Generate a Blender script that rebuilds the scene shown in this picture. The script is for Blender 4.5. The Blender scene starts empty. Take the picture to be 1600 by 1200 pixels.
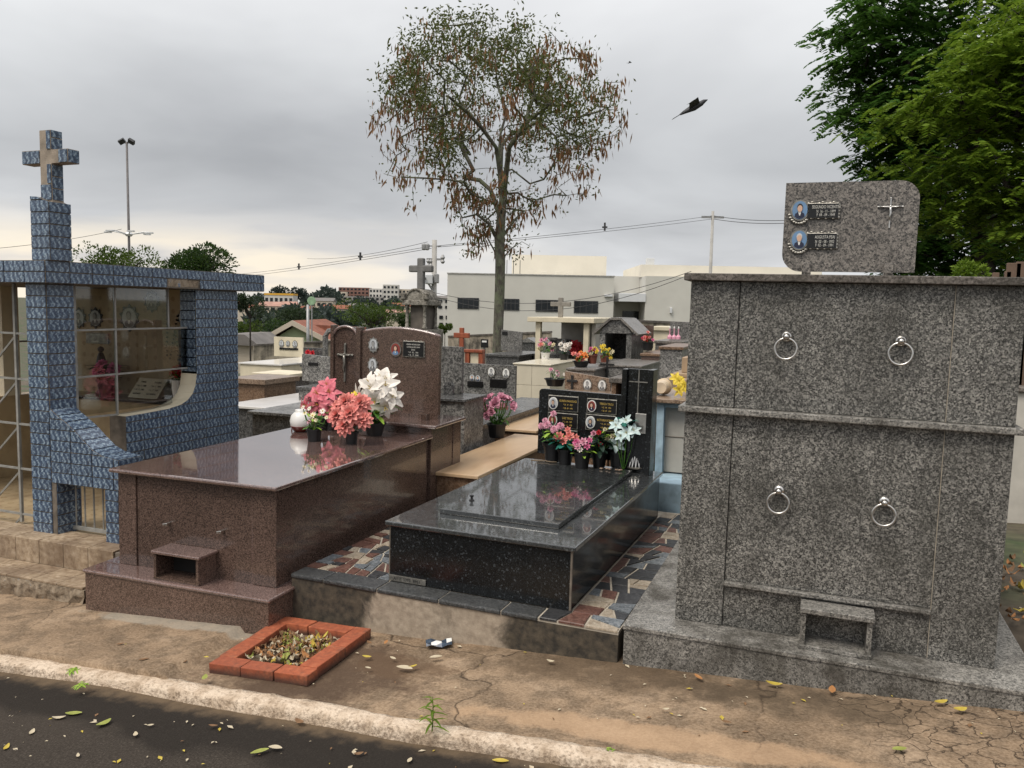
import bpy, bmesh, math, random
import numpy as np
from mathutils import Vector, Matrix, Euler
random.seed(7); RNG = np.random.default_rng(7)
R = math.radians
scn = bpy.context.scene
COL = scn.collection

# ------------------------------------------------------------------ camera
F_PX, PITCH, ROLL, YAW, CAM_Z = 1287.3, R(5.232), R(1.112), R(20.514), 1.75
cam_d = bpy.data.cameras.new('camera')
cam = bpy.data.objects.new('camera', cam_d); COL.objects.link(cam)
cam_d.sensor_width = 36.0; cam_d.lens = F_PX / 1600 * 36.0
cam_d.clip_start = 0.05; cam_d.clip_end = 9000
cam.matrix_world = (Matrix.Translation((0, 0, CAM_Z)) @ Matrix.Rotation(YAW, 4, 'Z')
                    @ Matrix.Rotation(R(90) - PITCH, 4, 'X') @ Matrix.Rotation(ROLL, 4, 'Z'))
scn.camera = cam

# ------------------------------------------------------------------ sky and sun (overcast)
SUN_EL, SUN_AZ = R(58), R(205)          # azimuth clockwise from +Y: behind the camera, a little to the left
w = bpy.data.worlds.new('World'); scn.world = w; w.use_nodes = True
nt = w.node_tree; nt.nodes.clear()
def wn(t, **k):
    n = nt.nodes.new(t)
    for a, b in k.items(): setattr(n, a, b)
    return n
def wl(a, b): nt.links.new(a, b)
def wmath(op, a, b=None, clamp=False):
    n = wn('ShaderNodeMath', operation=op, use_clamp=clamp)
    for i, v in enumerate((a, b)):
        if v is None: continue
        if isinstance(v, (int, float)): n.inputs[i].default_value = v
        else: wl(v, n.inputs[i])
    return n.outputs[0]
def wramp(fac, stops):
    n = wn('ShaderNodeValToRGB'); cr = n.color_ramp
    while len(cr.elements) < len(stops): cr.elements.new(.5)
    for e, (p, c) in zip(cr.elements, stops): e.position = p; e.color = (*c, 1)
    wl(fac, n.inputs[0]); return n.outputs[0]
def wmix(fac, a, b):
    n = wn('ShaderNodeMix', data_type='RGBA')
    for s, v in ((0, fac), (6, a), (7, b)):
        if isinstance(v, float): n.inputs[s].default_value = v
        elif isinstance(v, tuple): n.inputs[s].default_value = (*v, 1)
        else: wl(v, n.inputs[s])
    return n.outputs[2]
tc = wn('ShaderNodeTexCoord'); sep = wn('ShaderNodeSeparateXYZ'); wl(tc.outputs['Generated'], sep.inputs[0])
dx, dy, dz = sep.outputs
zc = wmath('MAXIMUM', dz, 0.0)
den = wmath('ADD', zc, 0.16)
cmb = wn('ShaderNodeCombineXYZ')
wl(wmath('DIVIDE', dx, den), cmb.inputs[0]); wl(wmath('DIVIDE', dy, den), cmb.inputs[1])
ns = wn('ShaderNodeTexNoise'); ns.inputs['Scale'].default_value = .62; ns.inputs['Detail'].default_value = 5; ns.inputs['Roughness'].default_value = .5
ns.inputs['Distortion'].default_value = .4; wl(cmb.outputs[0], ns.inputs['Vector'])
# base brightness by elevation: grey stratus low, brighter higher up
base = wramp(zc, [(0.0, (.54, .55, .565)), (.07, (.43, .438, .455)), (.16, (.355, .362, .376)), (.26, (.45, .456, .466)), (.34, (.60, .603, .61)), (1.0, (.86, .86, .87))])
cl = wramp(ns.outputs['Fac'], [(.34, (.80, .80, .81)), (.5, (1, 1, 1)), (.66, (1.24, 1.24, 1.23))])
mul = wn('ShaderNodeMix', data_type='RGBA', blend_type='MULTIPLY'); mul.inputs[0].default_value = 1
wl(base, mul.inputs[6]); wl(cl, mul.inputs[7])
# a break in the cloud low in the west: warm light along the horizon
az = wmath('ADD', wmath('MULTIPLY', dx, -.82), wmath('MULTIPLY', dy, .57))
azm = wn('ShaderNodeMapRange', interpolation_type='SMOOTHSTEP'); azm.inputs[1].default_value = .74; azm.inputs[2].default_value = .985; wl(az, azm.inputs[0])
n2 = wn('ShaderNodeTexNoise'); n2.inputs['Scale'].default_value = 5.5; n2.inputs['Detail'].default_value = 4
mp = wn('ShaderNodeMapping'); mp.inputs['Scale'].default_value = (1, 1, 5.0); wl(tc.outputs['Generated'], mp.inputs[0]); wl(mp.outputs[0], n2.inputs['Vector'])
zz = wmath('ADD', zc, wmath('MULTIPLY', wmath('SUBTRACT', n2.outputs['Fac'], .5), .075))
band = wn('ShaderNodeMapRange', interpolation_type='SMOOTHSTEP'); band.inputs[1].default_value = .112; band.inputs[2].default_value = .062
wl(zz, band.inputs[0])
n3 = wramp(n2.outputs['Fac'], [(.38, (.47, .46, .455)), (.5, (.60, .56, .505)), (.62, (.72, .645, .53))])
sky1 = wmix(wmath('MULTIPLY', azm.outputs[0], band.outputs[0]), mul.outputs[2], n3)
nis = wn('ShaderNodeTexSky', sky_type='NISHITA'); nis.sun_disc = False
nis.sun_elevation = SUN_EL; nis.sun_rotation = SUN_AZ; nis.air_density = 1.5; nis.dust_density = 3
sc_ = wn('ShaderNodeMix', data_type='RGBA', blend_type='MULTIPLY'); sc_.inputs[0].default_value = 1
wl(nis.outputs[0], sc_.inputs[6]); sc_.inputs[7].default_value = (.09, .09, .09, 1)
fin = wmix(.94, sc_.outputs[2], sky1)
bgn = wn('ShaderNodeBackground'); bgn.inputs[1].default_value = .97; wl(fin, bgn.inputs[0])
out = wn('ShaderNodeOutputWorld'); wl(bgn.outputs[0], out.inputs[0])
sun_d = bpy.data.lights.new('sun', 'SUN'); sun_d.energy = 1.5; sun_d.angle = R(24); sun_d.color = (1, .93, .82)
sun = bpy.data.objects.new('sun', sun_d); COL.objects.link(sun)
sv = Vector((math.sin(SUN_AZ) * math.cos(SUN_EL), math.cos(SUN_AZ) * math.cos(SUN_EL), math.sin(SUN_EL)))
sun.rotation_euler = sv.to_track_quat('Z', 'Y').to_euler()
vs = scn.view_settings; vs.view_transform = 'Standard'; vs.look = 'None'; vs.exposure = 0.62; vs.gamma = 1; vs.use_curve_mapping = False
scn.cycles.use_denoising = True; scn.cycles.max_bounces = 4; scn.cycles.diffuse_bounces = 2; scn.cycles.glossy_bounces = 2
scn.cycles.transparent_max_bounces = 8; scn.cycles.caustics_reflective = False; scn.cycles.caustics_refractive = False

# ------------------------------------------------------------------ real positions from sight lines
def ray(px, py):
    U, V = px - 800, py - 600
    u = U * math.cos(ROLL) + V * math.sin(ROLL); v = -U * math.sin(ROLL) + V * math.cos(ROLL)
    x, yy, zz = u / F_PX, 1., -v / F_PX
    y = yy * math.cos(PITCH) + zz * math.sin(PITCH); z = -yy * math.sin(PITCH) + zz * math.cos(PITCH)
    return Vector((x * math.cos(YAW) - y * math.sin(YAW), x * math.sin(YAW) + y * math.cos(YAW), z))
O = Vector((0, 0, CAM_Z))
def at(px, py, Y): d = ray(px, py); return O + d * (Y / d.y)
def atx(px, py, X): d = ray(px, py); return O + d * (X / d.x)
def atz(px, py, z): d = ray(px, py); return O + d * ((z - CAM_Z) / d.z)
FWD = Vector((-math.sin(YAW), math.cos(YAW), 0)); RGT = Vector((math.cos(YAW), math.sin(YAW), 0))
def atd(px, py, D): d = ray(px, py); return O + d * (D / d.dot(FWD))
def local_hit(px, py, M, z):
    Mi = M.inverted(); o = Mi @ O; d = Mi.to_3x3() @ ray(px, py)
    return o + d * ((z - o.z) / d.z)
def local_hit_y(px, py, M, y):
    Mi = M.inverted(); o = Mi @ O; d = Mi.to_3x3() @ ray(px, py)
    return o + d * ((y - o.y) / d.y)
def smooth(a, b, x): t = min(1, max(0, (x - a) / (b - a))); return t * t * (3 - 2 * t)
PROF = [(0, .05), (4.2, .02), (8, -.22), (20, -.75), (40, -1.9), (60, -3), (100, -6), (150, -10), (220, -15), (400, -17), (550, -12), (700, -4), (900, 1), (1500, 3), (6000, -20)]
def prof(r): return float(np.interp(r, [p[0] for p in PROF], [p[1] for p in PROF]))
def slope(x): return .053 * max(-12, min(9, x))
def H(x, y):
    r = math.hypot(x, y)
    h = slope(x) * (1 - smooth(14, 45, r)) + prof(r if y > 0 else min(r, 4))
    if r > 150: h += 1.6 * math.sin(x * .011 + 1.3) * math.sin(y * .008) * smooth(150, 300, r)
    return h
def G(x, y): return slope(x) + .06 - .035 * (y - 3.0)       # the pavement along the kerb
def on_ground(px, py, off=0.0):
    z = 0
    for _ in range(12): p = atz(px, py, z); z = G(p.x, p.y) + off
    return atz(px, py, z)
def on_road(px, py, off=0.0):
    z = 0
    for _ in range(12): p = atz(px, py, z); z = slope(p.x) + .012 + off
    return atz(px, py, z)

# ------------------------------------------------------------------ mesh builder
class MB:
    def __init__(s): s.v = []; s.f = []; s.m = []; s.cur = 0
    def mat(s, i): s.cur = i; return s
    def poly(s, pts):
        n = len(s.v); s.v += [tuple(p) for p in pts]; s.f.append(tuple(range(n, n + len(pts)))); s.m.append(s.cur)
    def add(s, vs, fs):
        n = len(s.v); s.v += [tuple(p) for p in vs]
        for f in fs: s.f.append(tuple(n + i for i in f)); s.m.append(s.cur)
        return s
    def box(s, x0, x1, y0, y1, z0, z1, b=0.0):
        if b > 0:
            b = min(b, abs(x1 - x0) * .45, abs(y1 - y0) * .45, abs(z1 - z0) * .45)
            bm = bmesh.new(); bmesh.ops.create_cube(bm, size=1)
            for v in bm.verts: v.co = Vector(((x0 + x1) / 2 + v.co.x * (x1 - x0), (y0 + y1) / 2 + v.co.y * (y1 - y0), (z0 + z1) / 2 + v.co.z * (z1 - z0)))
            bmesh.ops.bevel(bm, geom=list(bm.edges), offset=b, segments=2, profile=.5, affect='EDGES')
            bm.verts.index_update(); s.add([v.co for v in bm.verts], [[v.index for v in f.verts] for f in bm.faces]); bm.free(); return s
        return s.add([(x0, y0, z0), (x1, y0, z0), (x1, y1, z0), (x0, y1, z0), (x0, y0, z1), (x1, y0, z1), (x1, y1, z1), (x0, y1, z1)],
                     [(0, 3, 2, 1), (4, 5, 6, 7), (0, 1, 5, 4), (1, 2, 6, 5), (2, 3, 7, 6), (3, 0, 4, 7)])
    def prism(s, pts, org, u, v, n):          # outline in (u,v), extruded along n (all Vectors)
        org, u, v, n = map(Vector, (org, u, v, n))
        a = [org + u * p[0] + v * p[1] for p in pts]; k = len(a); b = [p + n for p in a]
        fs = [tuple(range(k)), tuple(range(2 * k - 1, k - 1, -1))] + [(i, i + k, (i + 1) % k + k, (i + 1) % k) for i in range(k)]
        return s.add(a + b, fs)
    def tube(s, path, rad, seg=6, caps=True):
        path = [Vector(p) for p in path]; n0 = len(s.v); k = len(path)
        if not isinstance(rad, (list, tuple)): rad = [rad] * k
        ref = None
        for i, p in enumerate(path):
            t = (path[min(i + 1, k - 1)] - path[max(i - 1, 0)])
            t = t.normalized() if t.length > 1e-9 else Vector((0, 0, 1))
            if ref is None: ref = t.orthogonal().normalized()
            a = (ref - t * ref.dot(t)); a = a.normalized() if a.length > 1e-6 else t.orthogonal().normalized()
            ref = a; b = t.cross(a)
            for j in range(seg):
                an = 2 * math.pi * j / seg; s.v.append(tuple(p + (a * math.cos(an) + b * math.sin(an)) * rad[i]))
        for i in range(k - 1):
            for j in range(seg):
                s.f.append((n0 + i * seg + j, n0 + i * seg + (j + 1) % seg, n0 + (i + 1) * seg + (j + 1) % seg, n0 + (i + 1) * seg + j)); s.m.append(s.cur)
        if caps:
            s.f.append(tuple(n0 + j for j in range(seg - 1, -1, -1))); s.m.append(s.cur)
            s.f.append(tuple(n0 + (k - 1) * seg + j for j in range(seg))); s.m.append(s.cur)
        return s
    def lathe(s, prf, c=(0, 0, 0), seg=16, sx=1, sy=1):
        n0 = len(s.v); k = len(prf)
        for r, z in prf:
            for j in range(seg):
                an = 2 * math.pi * j / seg; s.v.append((c[0] + r * sx * math.cos(an), c[1] + r * sy * math.sin(an), c[2] + z))
        for i in range(k - 1):
            for j in range(seg):
                s.f.append((n0 + i * seg + j, n0 + i * seg + (j + 1) % seg, n0 + (i + 1) * seg + (j + 1) % seg, n0 + (i + 1) * seg + j)); s.m.append(s.cur)
        s.f.append(tuple(n0 + j for j in range(seg - 1, -1, -1))); s.m.append(s.cur)
        s.f.append(tuple(n0 + (k - 1) * seg + j for j in range(seg))); s.m.append(s.cur)
        return s
    def ball(s, c, rx, ry=None, rz=None, seg=10, rings=6):
        ry = ry or rx; rz = rz or rx
        prf = [(math.sin(math.pi * i / rings) + 1e-4, -math.cos(math.pi * i / rings)) for i in range(rings + 1)]
        n = len(s.v); s.lathe(prf, (0, 0, 0), seg)
        for i in range(n, len(s.v)): x, y, z = s.v[i]; s.v[i] = (c[0] + x * rx, c[1] + y * ry, c[2] + z * rz)
        return s
    def torus(s, c, R_, r, ax='y', seg=24, sg=8):
        pts = [(c[0] + R_ * math.cos(2 * math.pi * i / seg), c[1], c[2] + R_ * math.sin(2 * math.pi * i / seg)) for i in range(seg + 1)]
        return s.tube(pts, r, sg, caps=False)
    def mesh(s, name, mats, sm=False):
        me = bpy.data.meshes.new(name); me.from_pydata(s.v, [], s.f)
        for m in (mats if isinstance(mats, (list, tuple)) else [mats]): me.materials.append(m)
        if any(s.m): me.polygons.foreach_set('material_index', s.m)
        if sm: me.polygons.foreach_set('use_smooth', [True] * len(s.f))
        me.update(); return me
    def build(s, name, mats, parent=None, loc=None, rot=None, sm=False):
        me = s.mesh(name, mats, sm)
        bm = bmesh.new(); bm.from_mesh(me); bmesh.ops.recalc_face_normals(bm, faces=bm.faces); bm.to_mesh(me); bm.free()
        return link(name, me, parent, loc, rot)
def link(name, me, parent=None, loc=None, rot=None):
    o = bpy.data.objects.new(name, me); COL.objects.link(o)
    if parent is not None: o.parent = parent
    if loc is not None: o.location = loc
    if rot is not None: o.rotation_euler = rot
    return o
def tag(o, label, cat, group=None, kind=None):
    if label: o['label'] = label
    if cat: o['category'] = cat
    if group: o['group'] = group
    if kind: o['kind'] = kind
    return o
def thing(name, label, cat, loc=(0, 0, 0), rot=(0, 0, 0), group=None):
    o = bpy.data.objects.new(name, None); COL.objects.link(o); o.location = loc; o.rotation_euler = rot
    o.empty_display_size = .2
    return tag(o, label, cat, group)
def mat_of(loc, rot): return Matrix.Translation(loc) @ Euler(rot).to_matrix().to_4x4()
def box(name, mat, parent, x0, x1, y0, y1, z0, z1, b=0.0, **k):
    return MB().box(x0, x1, y0, y1, z0, z1, b).build(name, mat, parent, **k)
X_, Y_, Z_ = Vector((1, 0, 0)), Vector((0, 1, 0)), Vector((0, 0, 1))

def clip(poly, win):                          # polygon cut by a convex counter-clockwise window
    outp = list(poly)
    for i in range(len(win)):
        a, b = win[i], win[(i + 1) % len(win)]; inp = outp; outp = []
        if not inp: break
        side = lambda p: (b[0] - a[0]) * (p[1] - a[1]) - (b[1] - a[1]) * (p[0] - a[0])
        for j in range(len(inp)):
            p, q = inp[j - 1], inp[j]; sp, sq = side(p), side(q)
            if (sp >= 0) != (sq >= 0):
                t = sp / (sp - sq); outp.append((p[0] + t * (q[0] - p[0]), p[1] + t * (q[1] - p[1])))
            if sq >= 0: outp.append(q)
    return outp
def area(p): return .5 * abs(sum(p[i - 1][0] * p[i][1] - p[i][0] * p[i - 1][1] for i in range(len(p)))) if len(p) > 2 else 0

# ------------------------------------------------------------------ materials
class NT:
    def __init__(s, name):
        s.m = bpy.data.materials.new(name); s.m.use_nodes = True; s.t = s.m.node_tree
        s.b = s.t.nodes['Principled BSDF']; s.tc = s.t.nodes.new('ShaderNodeTexCoord')
    def n(s, t, **k):
        n = s.t.nodes.new(t)
        for a, b in k.items(): setattr(n, a, b)
        return n
    def l(s, a, b): s.t.links.new(a, b)
    def co(s, sc=(1, 1, 1), kind='Object'):
        mp = s.n('ShaderNodeMapping'); mp.inputs['Scale'].default_value = sc; s.l(s.tc.outputs[kind], mp.inputs[0]); return mp.outputs[0]
    def noise(s, scale, detail=4, rough=.55, dist=0, vec=None, sc=(1, 1, 1)):
        n = s.n('ShaderNodeTexNoise'); n.inputs['Scale'].default_value = scale; n.inputs['Detail'].default_value = detail
        n.inputs['Roughness'].default_value = rough; n.inputs['Distortion'].default_value = dist; s.l(vec or s.co(sc), n.inputs['Vector']); return n.outputs['Fac']
    def vor(s, scale, feature='F1', vec=None, out='Color', rnd=1):
        n = s.n('ShaderNodeTexVoronoi', feature=feature); n.inputs['Scale'].default_value = scale; n.inputs['Randomness'].default_value = rnd
        s.l(vec or s.co(), n.inputs['Vector']); return n.outputs[out]
    def ramp(s, fac, stops, interp='LINEAR'):
        n = s.n('ShaderNodeValToRGB'); cr = n.color_ramp; cr.interpolation = interp
        while len(cr.elements) < len(stops): cr.elements.new(.5)
        for e, (p, c) in zip(cr.elements, stops): e.position = p; e.color = (*c, 1) if isinstance(c, tuple) else (c, c, c, 1)
        s.l(fac, n.inputs[0]); return n.outputs[0]
    def mix(s, fac, a, b, blend='MIX'):
        n = s.n('ShaderNodeMix', data_type='RGBA', blend_type=blend)
        for i, v in ((0, fac), (6, a), (7, b)):
            if isinstance(v, (int, float)): n.inputs[i].default_value = v
            elif isinstance(v, tuple): n.inputs[i].default_value = (*v, 1)
            else: s.l(v, n.inputs[i])
        return n.outputs[2]
    def math(s, op, a, b=0.0, clamp=False):
        n = s.n('ShaderNodeMath', operation=op, use_clamp=clamp)
        for i, v in enumerate((a, b)):
            if isinstance(v, (int, float)): n.inputs[i].default_value = v
            else: s.l(v, n.inputs[i])
        return n.outputs[0]
    def xyz(s, kind='Object'):
        n = s.n('ShaderNodeSeparateXYZ'); s.l(s.tc.outputs[kind], n.inputs[0]); return n.outputs
    def bump(s, h, strength=.3, dist=.01):
        n = s.n('ShaderNodeBump'); n.inputs['Strength'].default_value = strength; n.inputs['Distance'].default_value = dist
        s.l(h, n.inputs['Height']); s.l(n.outputs[0], s.b.inputs['Normal'])
    def fin(s, col=None, rough=.6, metal=0, spec=.5):
        if col is not None:
            if isinstance(col, tuple): s.b.inputs['Base Color'].default_value = (*col, 1)
            else: s.l(col, s.b.inputs['Base Color'])
        if isinstance(rough, (int, float)): s.b.inputs['Roughness'].default_value = rough
        else: s.l(rough, s.b.inputs['Roughness'])
        s.b.inputs['Metallic'].default_value = metal; s.b.inputs['Specular IOR Level'].default_value = spec
        return s.m
def plain(name, col, rough=.6, var=.25, scale=6, metal=0, spec=.5, grain=0):
    t = NT(name); c = t.noise(scale, 5)
    col2 = t.mix(t.ramp(c, [(.3, 0.), (.7, 1.)]), tuple(x * (1 - var) for x in col), tuple(min(1, x * (1 + var)) for x in col))
    if grain: t.bump(t.noise(scale * 12, 3), grain, .004)
    return t.fin(col2, rough, metal, spec)
def granite(name, cols, scale, rough=.2, stain=0.0, spec=.5, stain_col=(.03, .028, .022), cuts=None, streak=0.0, coat=0.0):
    t = NT(name)
    a = t.vor(scale, vec=None); sp = t.n('ShaderNodeSeparateColor'); t.l(a, sp.inputs[0])
    k = len(cols); cuts = cuts or [i / k for i in range(k)]
    c = t.ramp(sp.outputs[0], list(zip(cuts, cols)), 'CONSTANT')
    a2 = t.vor(scale * 2.3); sp2 = t.n('ShaderNodeSeparateColor'); t.l(a2, sp2.inputs[0])
    c2 = t.ramp(sp2.outputs[1], list(zip(cuts, cols)), 'CONSTANT')
    col = t.mix(.42, c, c2)
    big = t.ramp(t.noise(2.2, 4), [(.3, .82), (.7, 1.14)]); col = t.mix(1, col, big, 'MULTIPLY')
    oi = t.n('ShaderNodeObjectInfo'); col = t.mix(1, col, t.ramp(oi.outputs['Random'], [(0., .86), (1., 1.12)]), 'MULTIPLY')
    rg = rough
    if stain:
        st = t.noise(3.1, 7, .62, .6); st2 = t.noise(9, 5, .6, sc=(1, 1, .12))
        fac = t.math('MULTIPLY', t.ramp(t.math('MULTIPLY', st, t.math('ADD', st2, .5)), [(.42, 0.), (.68, 1.)]), stain)
        col = t.mix(fac, col, stain_col)
        rg = t.math('ADD', t.math('MULTIPLY', fac, .5), rough, True)
    else:
        rg = t.math('ADD', t.math('MULTIPLY', t.ramp(t.noise(5, 6, .65, 1.0), [(.35, 0.), (.75, 1.)]), streak), rough, True)
    if coat: t.b.inputs['Coat Weight'].default_value = coat; t.b.inputs['Coat Roughness'].default_value = .035; t.b.inputs['Coat IOR'].default_value = 1.65
    return t.fin(col, rg, 0, spec)
M = {}
M['grey'] = granite('grey_granite', [(.008, .008, .008), (.036, .035, .033), (.13, .125, .116), (.26, .25, .23), (.42, .40, .36)], 145, .34, .55, .4, cuts=[0, .24, .46, .64, .86])
M['grey_b'] = granite('grey_granite_plate', [(.025, .024, .024), (.085, .08, .075), (.19, .172, .155), (.31, .28, .25)], 120, .3, .12, .4, cuts=[0, .2, .42, .72])
M['grey_step'] = granite('grey_granite_plinth', [(.03, .03, .029), (.115, .11, .102), (.235, .222, .203), (.37, .35, .315)], 130, .33, .75, .4, cuts=[0, .2, .42, .72], stain_col=(.035, .03, .022))
M['grey_far'] = granite('grey_granite_far', [(.03, .03, .03), (.11, .108, .104), (.22, .21, .2), (.34, .33, .31)], 55, .3, .35, .4)
M['grey_dark'] = granite('dark_grey_granite', [(.02, .02, .021), (.06, .06, .06), (.11, .11, .11), (.19, .185, .18)], 60, .22, .25, .45)
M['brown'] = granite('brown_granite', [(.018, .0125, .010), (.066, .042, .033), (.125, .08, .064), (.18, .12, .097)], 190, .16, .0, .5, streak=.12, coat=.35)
M['brown_lid'] = granite('brown_granite_lid', [(.07, .044, .038), (.15, .093, .08), (.21, .135, .118), (.28, .19, .167)], 170, .05, 0, .6, streak=.1, coat=1.0)  # paler copy of the brown granite: sky reflection partly put into its base colour
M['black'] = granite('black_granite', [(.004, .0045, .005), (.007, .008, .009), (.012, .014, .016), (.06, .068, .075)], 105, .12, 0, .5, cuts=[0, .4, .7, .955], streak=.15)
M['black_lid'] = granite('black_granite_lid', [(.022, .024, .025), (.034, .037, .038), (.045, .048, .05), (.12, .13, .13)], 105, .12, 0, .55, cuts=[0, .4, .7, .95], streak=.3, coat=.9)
M['tan_stone'] = granite('tan_granite', [(.10, .062, .04), (.2, .135, .095), (.28, .2, .145), (.36, .27, .2)], 80, .28, .2, .4)
M['tan_dark'] = granite('brown_tan_granite', [(.09, .05, .03), (.17, .10, .06), (.24, .15, .095), (.28, .19, .13)], 60, .3, .2, .4)
M['pale'] = plain('pale_polished_slab', (.66, .63, .60), .16, .1, 2, spec=.5)
M['cream'] = plain('cream_render', (.64, .565, .42), .55, .16, 3)
M['cream_tile'] = plain('cream_ceramic', (.64, .58, .46), .22, .07, 3)
M['wood_slab'] = None
t = NT('honed_sandstone_slab')
v = t.noise(3.2, 6, .6, .5, sc=(1.2, .25, 1)); col = t.ramp(v, [(.3, (.36, .235, .13)), (.5, (.50, .345, .21)), (.7, (.58, .43, .28))])
M['wood_slab'] = t.fin(col, .28, 0, .5)
M['grout'] = plain('pale_mortar', (.42, .37, .30), .85, .3, 12, grain=.3)
M['dark_grout'] = plain('dirty_mortar', (.15, .125, .10), .85, .4, 12, grain=.3)
M['void_shade'] = plain('dark_void', (.012, .011, .010), .9)  # near-black colour standing in for the shade inside the niche
M['metal'] = plain('brushed_steel', (.62, .60, .57), .28, .12, 20, metal=1)
M['bronze'] = plain('aged_silver', (.30, .285, .255), .42, .4, 40, metal=.85)
M['white'] = plain('white_enamel', (.78, .77, .74), .3, .05, 5)
M['blackplq'] = plain('black_plaque', (.008, .008, .009), .25, .3, 10)
M['letters'] = plain('pale_letters', (.62, .60, .55), .4, .1, 5)
M['gold'] = plain('gold_letters', (.55, .38, .10), .4, .1, 5)
M['darkline'] = plain('engraved_line', (.02, .02, .02), .5)
M['pot'] = plain('black_plastic', (.010, .010, .011), .38, .3, 8)
M['skin'] = plain('portrait_skin', (.62, .40, .29), .5)
M['hair'] = plain('portrait_hair', (.03, .022, .02), .5)
M['suit'] = plain('portrait_suit', (.015, .02, .05), .5)
M['photoblue'] = plain('portrait_blue', (.15, .26, .42), .3)
M['photogrey'] = plain('portrait_grey', (.52, .54, .56), .3)
M['photodark'] = plain('portrait_dark_grey', (.16, .16, .165), .4)
M['photomid'] = plain('portrait_mid_grey', (.34, .335, .33), .4)
M['photored'] = plain('portrait_red', (.25, .05, .04), .3)
M['shirt'] = plain('portrait_shirt', (.75, .75, .72), .4)

# ------------------------------------------------------------------ ground, road, kerb, pavement
t = NT('earth_and_grass')
n = t.noise(.35, 6, .6); n2_ = t.noise(6, 5)
col = t.mix(t.ramp(n, [(.42, 0.), (.58, 1.)]), t.ramp(n2_, [(.3, (.055, .042, .028)), (.7, (.13, .10, .07))]), t.ramp(n2_, [(.3, (.022, .04, .012)), (.7, (.06, .085, .028))]))
M['earth'] = t.fin(col, .95)
mb = MB(); rings = [.4 * 1.135 ** i for i in range(74)]; seg = 96
for r in rings:
    for j in range(seg):
        a = 2 * math.pi * j / seg; x, y = r * math.sin(a), r * math.cos(a)
        mb.v.append((x, y, H(x, y) - .02 - .2 * (1 - smooth(4.3, 5.5, y)) * (1 - smooth(10, 30, r))))
for i in range(len(rings) - 1):
    for j in range(seg):
        mb.f.append((i * seg + j, (i + 1) * seg + j, (i + 1) * seg + (j + 1) % seg, i * seg + (j + 1) % seg)); mb.m.append(0)
mb.f.append(tuple(range(seg))); mb.m.append(0)
tag(mb.build('ground', M['earth'], sm=True), 'earthen ground falling away from the graves to the valley', None, kind='structure')

t = NT('old_asphalt')
n = t.noise(120, 3, .6); big = t.noise(1.3, 6, .6, .6); wet = t.noise(.9, 4, .5, .8, sc=(.6, 1.4, 1))
ox, oy, oz = t.xyz()
edge = t.ramp(t.math('ADD', oy, t.math('MULTIPLY', t.math('SUBTRACT', t.noise(1.6, 4), .5), .55)), [(.0, 0.), (.5, 0.)])
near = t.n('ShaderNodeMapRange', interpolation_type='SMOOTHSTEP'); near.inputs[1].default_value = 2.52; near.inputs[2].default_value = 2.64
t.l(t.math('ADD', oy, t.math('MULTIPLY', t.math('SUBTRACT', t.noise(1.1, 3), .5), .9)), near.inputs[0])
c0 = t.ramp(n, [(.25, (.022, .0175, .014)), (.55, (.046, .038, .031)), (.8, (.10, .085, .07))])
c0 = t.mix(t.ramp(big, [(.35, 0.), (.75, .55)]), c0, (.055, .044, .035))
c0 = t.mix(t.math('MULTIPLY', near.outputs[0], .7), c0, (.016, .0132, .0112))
dust = t.n('ShaderNodeMapRange', interpolation_type='SMOOTHSTEP'); dust.inputs[1].default_value = 2.86; dust.inputs[2].default_value = 2.97
t.l(t.math('ADD', oy, t.math('MULTIPLY', t.math('SUBTRACT', t.noise(14, 4), .5), .16)), dust.inputs[0])
c0 = t.mix(t.math('MULTIPLY', dust.outputs[0], .7), c0, (.17, .12, .075))
t.bump(n, .5, .006)
M['asphalt'] = t.fin(c0, .9, 0, .15)
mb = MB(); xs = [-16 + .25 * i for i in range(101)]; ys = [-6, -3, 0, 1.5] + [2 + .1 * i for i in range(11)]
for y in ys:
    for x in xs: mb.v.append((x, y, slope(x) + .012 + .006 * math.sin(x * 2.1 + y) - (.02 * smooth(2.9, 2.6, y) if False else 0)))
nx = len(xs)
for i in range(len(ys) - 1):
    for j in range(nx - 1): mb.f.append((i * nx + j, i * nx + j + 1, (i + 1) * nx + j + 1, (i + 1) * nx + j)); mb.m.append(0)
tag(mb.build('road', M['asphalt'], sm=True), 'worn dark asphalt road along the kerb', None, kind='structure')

t = NT('worn_painted_kerb')
n = t.noise(9, 8, .7, .4); fine = t.noise(60, 4, .65); ox, oy, oz = t.xyz()
c0 = t.ramp(n, [(.3, (.26, .185, .12)), (.44, (.52, .40, .29)), (.6, (.70, .57, .44)), (.76, (.48, .36, .255))])
c0 = t.mix(t.ramp(fine, [(.36, .5), (.5, 0.)]), c0, (.22, .15, .095))
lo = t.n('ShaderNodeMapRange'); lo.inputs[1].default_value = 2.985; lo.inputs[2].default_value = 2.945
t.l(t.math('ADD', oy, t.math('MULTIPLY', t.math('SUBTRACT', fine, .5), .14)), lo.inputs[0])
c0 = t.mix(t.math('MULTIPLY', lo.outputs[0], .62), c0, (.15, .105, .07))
dxx = t.math('ABSOLUTE', t.math('SUBTRACT', t.vor(.9, 'DISTANCE_TO_EDGE', out='Distance'), 0.0))
t.bump(t.math('ADD', n, fine), 1.0, .012); M['kerb'] = t.fin(c0, .85)
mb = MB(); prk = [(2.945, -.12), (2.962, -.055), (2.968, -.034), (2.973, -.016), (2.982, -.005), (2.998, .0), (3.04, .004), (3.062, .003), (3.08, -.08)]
xs = [-14 + .06 * i for i in range(370)]
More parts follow.
